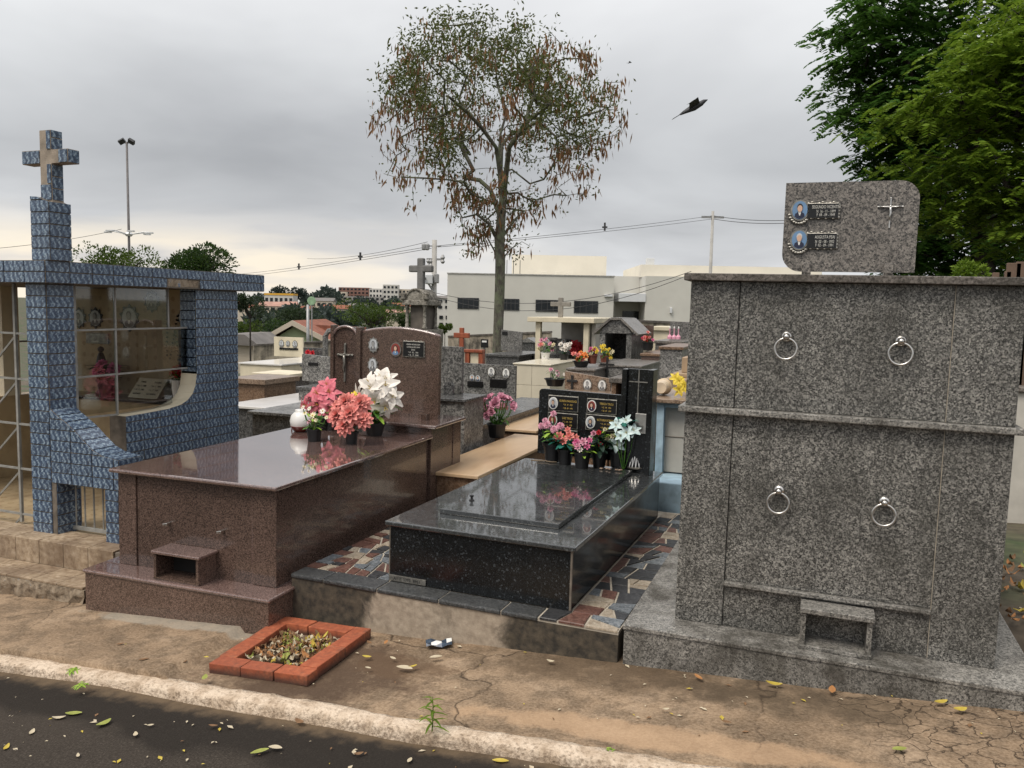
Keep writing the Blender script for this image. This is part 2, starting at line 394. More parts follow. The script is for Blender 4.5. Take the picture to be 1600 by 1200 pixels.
for x in xs:
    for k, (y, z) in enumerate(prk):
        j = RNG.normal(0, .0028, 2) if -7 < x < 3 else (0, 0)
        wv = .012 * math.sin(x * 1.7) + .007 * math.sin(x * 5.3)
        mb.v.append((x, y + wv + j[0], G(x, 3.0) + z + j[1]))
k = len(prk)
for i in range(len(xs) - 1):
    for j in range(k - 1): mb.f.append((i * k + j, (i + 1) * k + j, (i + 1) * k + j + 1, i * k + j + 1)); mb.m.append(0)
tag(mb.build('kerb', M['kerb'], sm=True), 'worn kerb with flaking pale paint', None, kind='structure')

SA, SB = on_ground(255, 1062), on_ground(392, 978)
def slab_side(x, y): return (SB.x - SA.x) * (y - SA.y) - (SB.y - SA.y) * (x - SA.x)
t = NT('stained_concrete'); ox, oy, oz = t.xyz()
n = t.noise(1.7, 7, .62, .5); n5 = t.noise(7, 6, .65); fine = t.noise(75, 4, .7)
c0 = t.ramp(n, [(.28, (.10, .066, .04)), (.42, (.22, .148, .09)), (.55, (.32, .222, .14)), (.72, (.44, .325, .225))])
c0 = t.mix(t.ramp(n5, [(.40, .75), (.56, 0.)]), c0, (.085, .057, .034))
c0 = t.mix(.3, c0, t.ramp(fine, [(.34, (.06, .042, .027)), (.66, (.55, .42, .3))]))
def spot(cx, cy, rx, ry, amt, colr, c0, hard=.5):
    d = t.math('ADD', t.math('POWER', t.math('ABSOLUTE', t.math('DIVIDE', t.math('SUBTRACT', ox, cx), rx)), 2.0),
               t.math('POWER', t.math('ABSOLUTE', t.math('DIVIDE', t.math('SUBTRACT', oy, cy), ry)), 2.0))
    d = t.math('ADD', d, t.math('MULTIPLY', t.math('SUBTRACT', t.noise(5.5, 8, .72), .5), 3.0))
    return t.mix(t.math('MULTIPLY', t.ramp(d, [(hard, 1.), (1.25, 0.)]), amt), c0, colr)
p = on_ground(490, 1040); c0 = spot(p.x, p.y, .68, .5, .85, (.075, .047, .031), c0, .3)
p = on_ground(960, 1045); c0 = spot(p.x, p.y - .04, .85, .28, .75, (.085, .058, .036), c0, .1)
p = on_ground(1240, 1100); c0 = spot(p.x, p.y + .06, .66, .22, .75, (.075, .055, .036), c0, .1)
p = on_ground(620, 1040); c0 = spot(p.x, p.y, .30, .16, .6, (.12, .075, .045), c0)
p = on_ground(1010, 1150); c0 = spot(p.x, p.y, .9, .12, .5, (.5, .33, .2), c0)
p = on_ground(250, 985); c0 = spot(p.x, p.y + .08, .75, .10, .5, (.36, .34, .29), c0)
wv = t.n('ShaderNodeVectorMath', operation='ADD'); nz = t.n('ShaderNodeTexNoise'); nz.inputs['Scale'].default_value = 3.5; nz.inputs['Detail'].default_value = 8
t.l(t.tc.outputs['Object'], nz.inputs['Vector']); sc2 = t.n('ShaderNodeVectorMath', operation='SCALE'); sc2.inputs['Scale'].default_value = .42
t.l(nz.outputs['Color'], sc2.inputs[0]); t.l(t.tc.outputs['Object'], wv.inputs[0]); t.l(sc2.outputs[0], wv.inputs[1])
e1 = t.vor(.6, 'DISTANCE_TO_EDGE', vec=wv.outputs[0], out='Distance')
crack = t.math('MULTIPLY', t.ramp(e1, [(.0015, 1.), (.005, 0.)]), t.ramp(t.noise(.9, 3), [(.42, 0.), (.56, 1.)]))
e2 = t.vor(8.5, 'DISTANCE_TO_EDGE', vec=wv.outputs[0], out='Distance')
mr = t.n('ShaderNodeMapRange', interpolation_type='SMOOTHSTEP'); mr.inputs[1].default_value = 1.0; mr.inputs[2].default_value = 1.25
t.l(t.math('ADD', t.math('MULTIPLY', oy, .35), t.math('ADD', t.math('SUBTRACT', ox, .85), t.noise(3, 3))), mr.inputs[0])
crack2 = t.math('MULTIPLY', t.ramp(e2, [(.006, 1.), (.03, 0.)]), mr.outputs[0])
cr = t.math('MAXIMUM', crack, crack2)
c0 = t.mix(t.math('MULTIPLY', cr, .85), c0, (.035, .024, .016))
t.bump(t.math('SUBTRACT', t.math('ADD', t.math('MULTIPLY', n5, .8), t.math('MULTIPLY', fine, .35)), cr), .55, .012)
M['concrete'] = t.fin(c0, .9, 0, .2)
mb = MB()
xs = [-14, -12, -10, -9, -8, -7] + [-6.4 + .032 * i for i in range(260)] + [2.3, 3, 4, 6, 9, 12]; ys = [3.052, 3.058, 3.07] + [3.09 + .032 * i for i in range(30)] + [4.15, 4.3, 4.6]
from mathutils import noise as mnoise
for y in ys:
    for x in xs:
        z = G(x, y) + .006 * mnoise.noise((x * 2.2, y * 2.2, .3)) + .003 * mnoise.noise((x * 9, y * 9, 1.7))
        s_ = slab_side(x, y) / (SB - SA).length + .012 * mnoise.noise((x * 7, y * 7, 4))
        if s_ > 0 and x < -2: z += .03
        if s_ <= 0 and -3.6 < x < -1.7: z -= .006
        if y < 3.055: z = G(x, y) - .05
        mb.v.append((x, y, z))
nx = len(xs)
for i in range(len(ys) - 1):
    for j in range(nx - 1): mb.f.append((i * nx + j, i * nx + j + 1, (i + 1) * nx + j + 1, (i + 1) * nx + j)); mb.m.append(0)
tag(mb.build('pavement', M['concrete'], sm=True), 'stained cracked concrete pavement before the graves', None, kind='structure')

# ------------------------------------------------------------------ small fittings for headstones
def frame_x(yv, face=-1): return yv
def oval(name, mats, parent, x, y, z, rx, rz, th, seg=24, ripple=0.0):      # an upright oval plate facing -y
    pts = []
    for i in range(seg):
        a = 2 * math.pi * i / seg; k = 1 + ripple * (1 if i % 2 else -.4)
        pts.append((x + rx * k * math.cos(a), z + rz * k * math.sin(a)))
    return MB().prism(pts, (0, y, 0), X_, Z_, (0, -th, 0)).build(name, mats, parent)
def portrait(parent, x, y, z, h, bg='photoblue', frame='bronze', ripple=.0, asp=.78, suit='suit', hair='hair', long_hair=False, bw=False):
    skin = 'skin'
    if bw: suit = hair = 'photodark'; skin = 'photomid'
    w_ = h * asp
    fr = oval('portrait', M[frame], parent, x, y, z, w_ / 2 * 1.22, h / 2 * 1.17, .010, 32 if not ripple else 20, ripple)
    oval('photo', M[bg], fr, x, y - .0102, z, w_ / 2, h / 2, .002)
    f = MB()
    f.prism([(x + w_ * a, z + h * b) for a, b in ((-.33, -.34), (-.30, -.2), (-.12, -.10), (.12, -.10), (.30, -.2), (.33, -.34), (.2, -.43), (0, -.475), (-.2, -.43))], (0, y - .0124, 0), X_, Z_, (0, -.001, 0))
    f.build('coat', M[suit], fr)
    f = MB(); f.prism([(x + w_ * a, z + h * b) for a, b in ((-.10, -.08), (.10, -.08), (.03, -.30), (-.03, -.30))], (0, y - .0136, 0), X_, Z_, (0, -.001, 0)); f.build('shirt', M['shirt'], fr)
    f = MB(); k = .24 if long_hair else .19
    f.prism([(x + w_ * k * math.cos(a), z + h * (.16 if not long_hair else .10) + h * k * 1.05 * math.sin(a)) for a in [2 * math.pi * i / 14 for i in range(14)]], (0, y - .0148, 0), X_, Z_, (0, -.001, 0)); f.build('hair', M[hair], fr)
    f = MB(); f.prism([(x + w_ * .165 * math.cos(a), z + h * .08 + h * .185 * math.sin(a)) for a in [2 * math.pi * i / 14 for i in range(14)]], (0, y - .016, 0), X_, Z_, (0, -.001, 0)); f.build('face', M[skin], fr)
    return fr
_texts = []
def text(body, parent, x, y, z, size, mat, align='CENTER', rot=(R(90), 0, 0), xs=1.0):
    c = bpy.data.curves.new('lettering', 'FONT'); c.body = body; c.size = size; c.align_x = align; c.extrude = .0008; c.resolution_u = 2
    o = bpy.data.objects.new('lettering', c); COL.objects.link(o); o.location = (x, y, z); o.rotation_euler = rot; o.scale = (xs, 1, 1)
    o.parent = parent; _texts.append((o, mat)); return o
def finish_texts():
    bpy.context.view_layer.update(); dg = bpy.context.evaluated_depsgraph_get(); todo = []
    for o, mat in _texts:
        me = bpy.data.meshes.new_from_object(o.evaluated_get(dg)); me.materials.clear(); me.materials.append(mat); todo.append((o, me))
    for o, me in todo:
        n = link('lettering', me, o.parent, o.location.copy(), o.rotation_euler.copy()); n.scale = o.scale
        c = o.data; bpy.data.objects.remove(o); bpy.data.curves.remove(c)
def crucifix(parent, x, y, z0, h, wd, mat, body=True):
    th = h * .05; zc_ = z0 + h * .72
    m = MB(); m.box(x - th / 2, x + th / 2, y - th, y, z0, z0 + h, .002); m.box(x - wd / 2, x + wd / 2, y - th * 1.02, y - .0005, zc_ - th / 2, zc_ + th / 2, .002)
    for s in (-1, 1): m.ball((x + s * wd / 2, y - th / 2, zc_), th * .7, seg=8, rings=4)
    m.ball((x, y - th / 2, z0 + h), th * .7, seg=8, rings=4)
    o = m.build('crucifix', mat, parent)
    if body:
        f = MB(); yy = y - th * 1.5
        f.ball((x, yy, zc_ + h * .015), h * .028, h * .028, h * .036, 8, 6)
        f.tube([(x, yy, zc_ - h * .01), (x, yy, zc_ - h * .12), (x + h * .015, yy, zc_ - h * .22), (x - h * .012, yy - .004, zc_ - h * .34), (x, yy, zc_ - h * .46)], [h * .035, h * .042, h * .036, h * .028, h * .014], 8)
        for s in (-1, 1): f.tube([(x + s * h * .02, yy, zc_ - h * .02), (x + s * wd * .25, yy, zc_ - h * .012), (x + s * wd * .45, yy, zc_ + h * .02)], [h * .02, h * .016, h * .011], 6)
        f.build('figure', mat, o, sm=True)
    return o
def plaque(parent, x0, x1, z0, z1, y, frame, face, th=.012, rim=.006, orn=False):
    m = MB(); m.box(x0, x1, y - th, y, z0, z1, .003)
    if orn:
        for k in range(9):
            u = x0 + (x1 - x0) * (k + .5) / 9
            m.ball((u, y - th * .6, z1 + .001 + .004 * math.sin(k * 2.1)), .008, .005, .004, 8, 4); 
            if k % 2: m.ball((u, y - th * .6, z0), .008, .006, .005, 8, 4)
        for k in range(5): m.ball((x1, y - th * .6, z0 + (z1 - z0) * (k + .3) / 5), .006, .006, .009, 8, 4)
    o = m.build('plaque', frame, parent)
    box('plaque_face', face, o, x0 + rim, x1 - rim, y - th - .0015, y - th + .004, z0 + rim, z1 - rim)
    return o

# ------------------------------------------------------------------ brown granite tomb
TILT = R(.582)
B_loc, B_rot = Vector((-4.108, 3.84, 0)), (0, TILT, R(1.556)); BM = mat_of(B_loc, B_rot)
b = thing('brown_granite_tomb', 'polished brown granite tomb with arched headstone and three big flower bunches on its lid', 'tomb', B_loc, B_rot)
box('plinth', M['brown'], b, -.075, 1.257, -.117, 2.86, -.32, .078, .002)
box('plinth_ledge', M['brown_lid'], b, -.087, 1.269, -.129, 2.87, .079, .102, .009)
box('body', M['brown'], b, .044, 1.179, .065, 2.15, .1022, .688)
box('front_panel', M['brown'], b, .172, 1.02, .058, .066, .1024, .6885, .001)
box('pilaster', M['brown'], b, .032, .168, .048, .185, .1023, .6895, .003)
box('pilaster', M['brown'], b, 1.024, 1.191, .050, .235, .1023, .6895, .004)
box('seam', M['brown_lid'], b, 1.0205, 1.0235, .052, .0575, .103, .688)
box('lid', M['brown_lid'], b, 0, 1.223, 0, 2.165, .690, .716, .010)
box('rear_body', M['brown'], b, .036, 1.200, 2.17, 2.78, .1024, .7685)
box('pilaster', M['brown'], b, 1.1, 1.206, 2.62, 2.792, .1025, .7688, .003)
box('rear_lid', M['brown_lid'], b, -.02, 1.253, 2.142, 2.80, .769, .797, .010)
yh = 2.50
def hp(px, py, y=yh, Mx=BM): p = local_hit_y(px, py, Mx, y); return (p.x, p.z)
xl, xm, xr = hp(518, 560)[0], hp(563, 560)[0], hp(686, 560)[0]
zt = hp(540, 510)[1]; zr = hp(686, 527)[1]; za = hp(612, 513)[1]; zl_ = hp(566, 520)[1]
arc = []
for i in range(15):
    u = i / 14; arc.append((xm + (xr - xm) * u, zl_ + (zr - zl_) * u + (za - (zl_ + zr) / 2) * 4 * u * (1 - u) * .9))
MB().prism([(xm + .012, .797), (xr, .797)] + arc[::-1][:-1] + [(xm + .012, arc[0][1])], (0, yh, 0), X_, Z_, (0, .05, 0)).build('headstone', M['brown'], b)
capm = MB(); capm.tube([(p[0], yh + .02, p[1] + .004) for p in arc], .016, 8); capm.build('headstone_edge', M['brown_lid'], b, sm=True)
mid = (xl + xm) / 2; hw = (xm - xl) / 2
arc2 = [(mid + (hw - .035) * math.cos(a), zt - .075 + .07 * math.sin(a)) for a in [math.pi * i / 12 for i in range(13)]]
MB().prism([(xl + .035, .797), (xm - .035, .797)] + arc2, (0, yh - .005, 0), X_, Z_, (0, .05, 0)).build('cross_panel', M['brown'], b)
for xx in (xl, xm): box('panel_post', M['brown'], b, xx - .0335 if xx == xm else xx, xx + .012 if xx == xm else xx + .0335, yh - .025, yh + .055, .7972, zt + (.01 if xx == xl else .0), .004)
MB().tube([(p[0], yh - .012, p[1] + .004) for p in arc2], .013, 8).build('panel_edge', M['brown_lid'], b, sm=True)
c0_ = hp(540, 596); crucifix(b, c0_[0], yh - .0055, c0_[1], hp(540, 538)[1] - c0_[1], .145, M['bronze'])
for (px, py, hh) in ((584, 539, 24), (583, 570, 22)):
    q = hp(px, py); portrait(b, q[0], yh - .0005, q[1], .105, 'photogrey', 'metal', .16, .72, bw=True)
q = hp(619, 546); portrait(b, q[0], yh - .0005, q[1], .105, 'photored', 'bronze', 0, .82, 'photoblue', long_hair=True)
q0, q1 = hp(630, 557), hp(664, 534)
pq = plaque(b, q0[0], q1[0], q0[1], q1[1], yh - .0005, M['bronze'], M['blackplq'], orn=True)
cx_ = (q0[0] + q1[0]) / 2; hh = q1[1] - q0[1]
for k, s in enumerate(('MARIA APARECIDA', 'GONÇALVES LIMA', 'DIAZ', '★ 07 . 02 . 1964', '✝ 10 . 12 . 2008')):
    text(s.replace('★', '*').replace('✝', '+'), pq, cx_, yh - .0150, q1[1] - .022 - hh * .168 * k - .012, .018, M['letters'], xs=.85)
box('bracket', M['brown'], b, *(lambda a: (a - .025, a + .03))(hp(665, 640, 2.44)[0]), 2.40, 2.46, .7972, .85, .004)
# niche for candles at the foot
ny0, ny1 = -.105, .055
x0, x1 = local_hit_y(240, 880, BM, ny0).x, local_hit_y(310, 900, BM, ny0).x
zt_ = .262
box('niche_top', M['brown_lid'], b, x0 - .012, x1 + .014, ny0 - .012, ny1, zt_, zt_ + .02, .006)
box('niche_side', M['brown'], b, x0, x0 + .018, ny0, ny1, .1026, zt_ - .0005)
box('niche_side', M['brown'], b, x1 - .018, x1, ny0, ny1, .1026, zt_ - .0005)
box('niche_floor', M['brown'], b, x0 + .0185, x1 - .0185, ny0 + .001, ny1, .1026, .118)
box('niche_shade', M['void_shade'], b, x0 + .019, x1 - .019, ny1 - .012, ny1 + .0005, .119, zt_ - .001)  # dark sheet over the front panel, painting the niche's inner shade
for px, py in ((264, 818), (348, 830)):
    p = local_hit_y(px, py, BM, .05); m = MB()
    m.box(p.x - .009, p.x + .009, .020, .057, p.z - .009, p.z + .009, .003); m.box(p.x - .017, p.x - .004, .012, .028, p.z - .007, p.z + .007, .003); m.build('fixing_knob', M['metal'], b)

# ------------------------------------------------------------------ black granite tomb on its mosaic platform
K_loc, K_rot = Vector((-2.311, 4.111, 0)), (0, TILT, R(-1.292)); KM = mat_of(K_loc, K_rot)
k_ = thing('black_granite_tomb', 'low black granite tomb with framed name plaques, flower pots and a crazy-paved surround', 'tomb', K_loc, K_rot)
zp = .162; PX0, PX1, PY0, PY1 = -.556, 1.43, -.134, 2.45
t = NT('mouldy_render'); ox, oy, oz = t.xyz(); n = t.noise(3.2, 7, .65, .5); n9 = t.noise(26, 5, .6)
c0 = t.mix(t.ramp(n9, [(.3, 0.), (.7, 1.)]), (.25, .20, .15), (.42, .345, .265))
msk = t.n('ShaderNodeMapRange', interpolation_type='SMOOTHSTEP'); msk.inputs[1].default_value = .03; msk.inputs[2].default_value = -.07
t.l(t.math('ADD', ox, t.math('MULTIPLY', t.math('SUBTRACT', n, .5), .5)), msk.inputs[0])
msk2 = t.n('ShaderNodeMapRange', interpolation_type='SMOOTHSTEP'); msk2.inputs[1].default_value = .78; msk2.inputs[2].default_value = .9
t.l(t.math('ADD', ox, t.math('MULTIPLY', t.math('SUBTRACT', n, .5), .4)), msk2.inputs[0])
c0 = t.mix(t.math('MULTIPLY', t.math('MAXIMUM', msk.outputs[0], msk2.outputs[0]), .93), c0, t.ramp(n9, [(.35, (.012, .011, .009)), (.7, (.075, .058, .038))]))
c0 = t.mix(t.ramp(n, [(.6, 0.), (.75, .7)]), c0, (.07, .055, .035))
t.bump(n9, .5, .008); M['render'] = t.fin(c0, .9)
mb = MB(); mb.box(PX0 + .006, PX1, PY0 + .008, PY1, -.30, zp - .024); mb.build('platform', M['render'], k_)
mb = MB(); mb.box(PX0 + .004, PX1, PY0 + .008, PY1, zp - .0235, zp - .006); mb.build('mortar_bed', M['grout'], k_)
# rim slabs along the front and the left corner
M['rim'] = granite('dark_slate', [(.02, .021, .022), (.04, .043, .045), (.06, .063, .065), (.10, .10, .10)], 120, .35, .25, .4)
xs_ = [PX0, -.33, .03, .42, .79, 1.00]
for i in range(len(xs_) - 1):
    box('rim_slab', M['rim'], k_, xs_[i] + .002, xs_[i + 1] - .002, PY0 - .002 * (i % 2), PY0 + .15 + .004 * (i % 3), zp - .026, zp + .001 * (i % 2), .008)
stone_cols = [('red_stone', [(.07, .032, .024), (.12, .055, .042), (.16, .075, .058), (.2, .11, .085)]), ('slate_stone', [(.018, .019, .021), (.03, .031, .034), (.045, .046, .05), (.07, .07, .075)]),
              ('blue_grey_stone', [(.06, .07, .08), (.11, .125, .14), (.16, .18, .20), (.24, .25, .26)]), ('sand_stone', [(.24, .19, .14), (.33, .27, .2), (.4, .33, .25), (.46, .4, .32)])]
SM = [granite(n_, c_, 90, .35, .2, .4) for n_, c_ in stone_cols]
rs = random.Random(11)
def half(poly, p, n):
    out_ = []
    for q in range(len(poly)):
        a, c = poly[q - 1], poly[q]; s1 = (a[0] - p[0]) * n[0] + (a[1] - p[1]) * n[1]; s2 = (c[0] - p[0]) * n[0] + (c[1] - p[1]) * n[1]
        if (s1 <= 0) != (s2 <= 0): tt = s1 / (s1 - s2); out_.append((a[0] + tt * (c[0] - a[0]), a[1] + tt * (c[1] - a[1])))
        if s2 <= 0: out_.append(c)
    return out_
def mosaic(x0, x1, y0, y1, target):
    todo = [[(x0, y0), (x1, y0), (x1, y1), (x0, y1)]]
    while todo:
        p = todo.pop(); A_ = area(p)
        if len(p) < 3 or A_ < 3e-4: continue
        cxx, cyy = sum(q[0] for q in p) / len(p), sum(q[1] for q in p) / len(p)
        if A_ > target * rs.uniform(.6, 1.7):
            ex = max(q[0] for q in p) - min(q[0] for q in p); ey = max(q[1] for q in p) - min(q[1] for q in p)
            an = (0 if ex * rs.uniform(.7, 1.4) > ey else math.pi / 2) + rs.gauss(0, .22); n_ = (math.cos(an), math.sin(an)); gp_ = .0055
            c_ = (cxx + rs.uniform(-.14, .14) * ex, cyy + rs.uniform(-.14, .14) * ey)
            todo.append(half(p, (c_[0] - n_[0] * gp_, c_[1] - n_[1] * gp_), n_)); todo.append(half(p, (c_[0] + n_[0] * gp_, c_[1] + n_[1] * gp_), (-n_[0], -n_[1]))); continue
        m = SM[rs.choices((0, 1, 2, 3), (.27, .33, .22, .22))[0]]; h = zp + rs.uniform(-.002, .003); win = p
        mb = MB(); top = [(cxx + (q[0] - cxx) * .965, cyy + (q[1] - cyy) * .965, h) for q in win]; bot = [(q[0], q[1], h - .004) for q in win]; low = [(q[0], q[1], zp - .012) for q in win]; kk = len(win)
        mb.add(top + bot + low, [tuple(range(kk))] + [(i + kk, (i + 1) % kk + kk, (i + 1) % kk, i) for i in range(kk)] + [(i + 2 * kk, (i + 1) % kk + 2 * kk, (i + 1) % kk + kk, i + kk) for i in range(kk)])
        mb.build('paving_stone', m, k_)
mosaic(PX0 + .004, .018, PY0 + .157, 1.9, .0085)
mosaic(1.01, PX1 - .005, PY0 + .004, PY0 + .16, .02)
mosaic(1.14, PX1 - .005, PY0 + .165, 2.4, .013)
box('body', M['black'], k_, .022, 1.131, .018, 2.24, zp + .003, .4895)
m = MB(); m.box(.024, .030, .0165, .0178, zp + .004, .489); m.box(1.122, 1.1325, .0165, .028, zp + .004, .489); m.build('seam', M['dark_grout'], k_)
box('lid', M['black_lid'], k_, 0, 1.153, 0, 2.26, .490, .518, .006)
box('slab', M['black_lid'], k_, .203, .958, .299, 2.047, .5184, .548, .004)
p = local_hit(737, 782, KM, .548); m = MB(); m.lathe([(.016, 0), (.018, .004), (.008, .010), (.007, .022), (.013, .026), (.013, .034)], (p.x, p.y, .548), 12); m.build('lid_knob', M['pot'], k_)
yk = 2.17
def kp(px, py, y=yk): q = local_hit_y(px, py, KM, y); return (q.x, q.z)
x0, z1 = kp(843, 607); x1 = kp(984, 615)[0]; z0_ = kp(842, 708)[1]
z0_ = max(z0_, .545)
pts = [(x0, z0_), (x1, z0_), (x1, z1 - .01), (x0 + .03, z1), (x0 + .012, z1 - .004), (x0, z1 - .02)]
MB().prism(pts, (0, yk, 0), X_, Z_, (0, .035, 0)).build('headstone', M['black'], k_)
for xx in (x0 + .12, x0 + .36, x0 + .62): box('headstone_foot', M['white'], k_, xx, xx + .05, yk + .004, yk + .03, .5185, z0_ + .002)
# tall folded pillar with a cross cut into it
xp0, xp1 = kp(979, 640, 2.11)[0], kp(1022, 640, 2.11)[0]; zpt = kp(1000, 577, 2.11)[1]
box('pillar', M['black'], k_, xp0, xp1 - .042, 2.115, 2.15, .5184, zpt, .003)
box('pillar_wing', M['black'], k_, xp1 - .0415, xp1, 2.03, 2.19, .5183, zpt + .004, .003)
box('pillar_wing', M['black'], k_, xp0 - .04, xp0 - .0005, 2.08, 2.149, .5182, zpt - .003, .003)
m = MB(); xc_ = (xp0 + xp1 - .042) / 2
zA = kp(1000, 597, 2.11)[1]; m.box(xc_ - .004, xc_ + .004, 2.109, 2.1145, zpt - .36, zpt - .004); m.box(xp0 + .01, xp1 - .055, 2.109, 2.1142, zA - .004, zA + .004); m.build('pillar_cross', M['bronze'], k_)
qa, qb = kp(992, 676, 2.11), kp(1011, 647, 2.11)
box('steel_plate', M['metal'], k_, qa[0], qb[0] + .004, 2.102, 2.1145, qa[1], qb[1], .002)
for (pa, pb, name_, d1, d2, bgc, lh) in (((857, 641), (905, 620), 'OLINDA PANGRAZI', '* 30 . 07 . 1909', '+ 08 . 08 . 1990', 'photogrey', False), ((917, 645), (965, 625), 'TEREZA TIROLI', '* 05 . 08 . 1904', '+ 08 . 07 . 1967', 'photored', True),
        ((856, 667), (904, 647), 'LUIZ TIROLI', '* 12 . 04 . 1902', '+ 03 . 11 . 1978', 'photored', False), ((915, 671), (963, 650), 'VICTORIA BORGO', '* 15 . 04 . 1908', '+ 08 . 02 . 1992', 'photogrey', True), ((855, 694), (903, 673), '', '', '', 'photogrey', False)):
    a_, c_ = kp(*pa), kp(*pb)
    pq = plaque(k_, a_[0], c_[0], a_[1], c_[1], yk - .0005, M['bronze'], M['blackplq'], .012, .007)
    if name_:
        hh = c_[1] - a_[1]; ww = c_[0] - a_[0]
        portrait(k_, a_[0] + ww * .18, yk - .0145, (a_[1] + c_[1]) / 2, hh * .66, bgc, 'white', 0, .76, long_hair=lh)
        for s, u, sz in ((name_, .62, .024), (d1, .40, .018), (d2, .18, .018)):
            text(s, pq, a_[0] + ww * .66, yk - .0152, a_[1] + hh * u, sz, M['gold'], xs=.68)
qa, qb = local_hit_y(608, 906, KM, .017), local_hit_y(666, 901, KM, .017)
tg = box('number_tag', M['bronze'], k_, qa.x + .002, qb.x, .010, .0172, qa.z + .002, qa.z + .036, .001)
text('A/17  3393  8951', tg, (qa.x + qb.x) / 2, .0095, qa.z + .010, .025, M['darkline'], xs=1.0)

# ------------------------------------------------------------------ tall grey granite mausoleum
M_loc, M_rot = Vector((-.634, 4.139, 0)), (0, TILT, R(-.139)); MM = mat_of(M_loc, M_rot)
g_ = thing('grey_granite_mausoleum', 'tall speckled grey granite vault with four ring handles and a headstone on top', 'tomb', M_loc, M_rot)
gw = 1.436; mp_ = lambda px, py, y=0.: (lambda q: (q.x, q.z))(local_hit_y(px, py, MM, y))
box('plinth', M['grey_step'], g_, -.22, gw + .16, -.193, 2.75, -.25, .16, .004)
box('plinth_ledge', M['grey_step'], g_, -.227, gw + .17, -.199, 2.76, .1602, .185, .005)
zA, zM, zC = .41, 1.288, 1.94
xa, xb = mp_(1137, 800)[0], mp_(1463, 850)[0]
box('core', M['grey'], g_, .012, gw - .012, .018, 2.55, .1853, zC - .036)
for z0, z1 in ((.1855, zM - .031), (zM + .001, zC - .0365)):
    box('pilaster', M['grey'], g_, 0, xa, -.004, .2, z0, z1, .003)
    box('pilaster', M['grey'], g_, xb, gw, -.004, .2, z0, z1, .003)
zt1 = mp_(1140, 908)[1]; 
box('vault_panel', M['grey'], g_, xa + .003, xb - .003, .006, .03, zt1 + .001, zM - .0312, .002)
box('vault_panel', M['grey'], g_, xa + .003, xb - .003, .006, .03, zM + .0012, zC - .037, .002)
box('base_panel', M['grey'], g_, xa + .003, xb - .003, .008, .03, .1856, zt1 - .022, .002)
box('trim_ledge', M['grey_step'], g_, xa + .001, xb - .001, -.022, .03, zt1 - .0215, zt1, .004)
box('joint', M['grout'], g_, xb - .0028, xb - .0003, .001, .0055, .19, zM - .032); box('joint', M['grout'], g_, xb - .0028, xb - .0003, .001, .0055, zM + .002, zC - .038)
box('middle_ledge', M['grey_step'], g_, -.028, gw + .03, -.045, 2.57, zM - .0305, zM, .005)
M['cap'] = granite('weathered_cap', [(.05, .042, .036), (.11, .095, .082), (.17, .15, .13), (.24, .21, .19)], 100, .5, .6, .3)
box('cap', M['cap'], g_, -.03, gw + .03, -.045, 2.58, zC - .0355, zC, .004)
for px, py in ((1229, 526), (1408, 533), (1217, 767), (1382, 785)):
    p = mp_(px, py, -.01); h_ = MB()
    h_.lathe([(.026, 0), (.028, .004), (.020, .010), (.012, .016), (.012, .028), (.016, .032), (.010, .040), (.004, .043)], (0, 0, 0), 14)
    h_.v = [(p[0] + v[0], .006 - v[2], p[1] + v[1]) for v in h_.v]
    o = h_.build('ring_handle', M['metal'], g_, sm=True)
    r_ = MB().torus((p[0], 0, p[1] - .057), .050, .0054); r_.v = [(v[0], -.020 + v[1] + (p[1] - v[2]) * -.06, v[2]) for v in r_.v]
    r_.build('ring', M['metal'], o, sm=True)
# niche at the foot
zn0 = .186; nf = -.13
xn0, xn1 = mp_(1250, 990, nf)[0], mp_(1361, 1010, nf)[0]; zn1 = mp_(1250, 948, nf)[1]
box('niche_top', M['grey_step'], g_, xn0 - .006, xn1 + .01, nf - .012, .008, zn1 - .026, zn1, .004)
box('niche_side', M['grey_step'], g_, xn0, xn0 + .022, nf, .0075, zn0 + .02, zn1 - .0265)
box('niche_side', M['grey_step'], g_, xn1 - .022, xn1, nf, .0075, zn0 + .02, zn1 - .0265)
box('niche_floor', M['grey_step'], g_, xn0 - .005, xn1 + .006, nf - .006, .0075, zn0 - .0005, zn0 + .0195, .003)
# headstone standing on brackets on the cap
ys_ = .12
hq = lambda px, py: mp_(px, py, ys_)
pl, pr = hq(1228, 286), hq(1438, 285); bl, br_ = hq(1221, 424), hq(1430, 428)
xL, xR, zT, zB = (pl[0] + bl[0]) / 2, (pr[0] + br_[0]) / 2, pl[1], zC + .022
rr = .085; pts = []
for i in range(9): a = R(180 + 90 * i / 8); pts.append((xL + rr + rr * math.cos(a), zB + rr + rr * math.sin(a)))
pts.append((xR, zB))
for i in range(9): a = R(90 * i / 8); pts.append((xR - rr + rr * math.cos(a), zT - rr + rr * math.sin(a)))
pts.append((xL, zT))
MB().prism(pts, (0, ys_, 0), X_, Z_, (0, .035, 0)).build('headstone', M['grey_b'], g_)
for px in (1260, 1388):
    xx = hq(px, 420)[0]; box('bracket', M['grey_b'], g_, xx - .02, xx + .02, ys_ - .026, ys_ - .001, zC + .0005, zC + .062, .003); box('bracket', M['grey_b'], g_, xx - .02, xx + .02, ys_ - .026, ys_ + .045, zC + .0006, zC + .0215, .003)
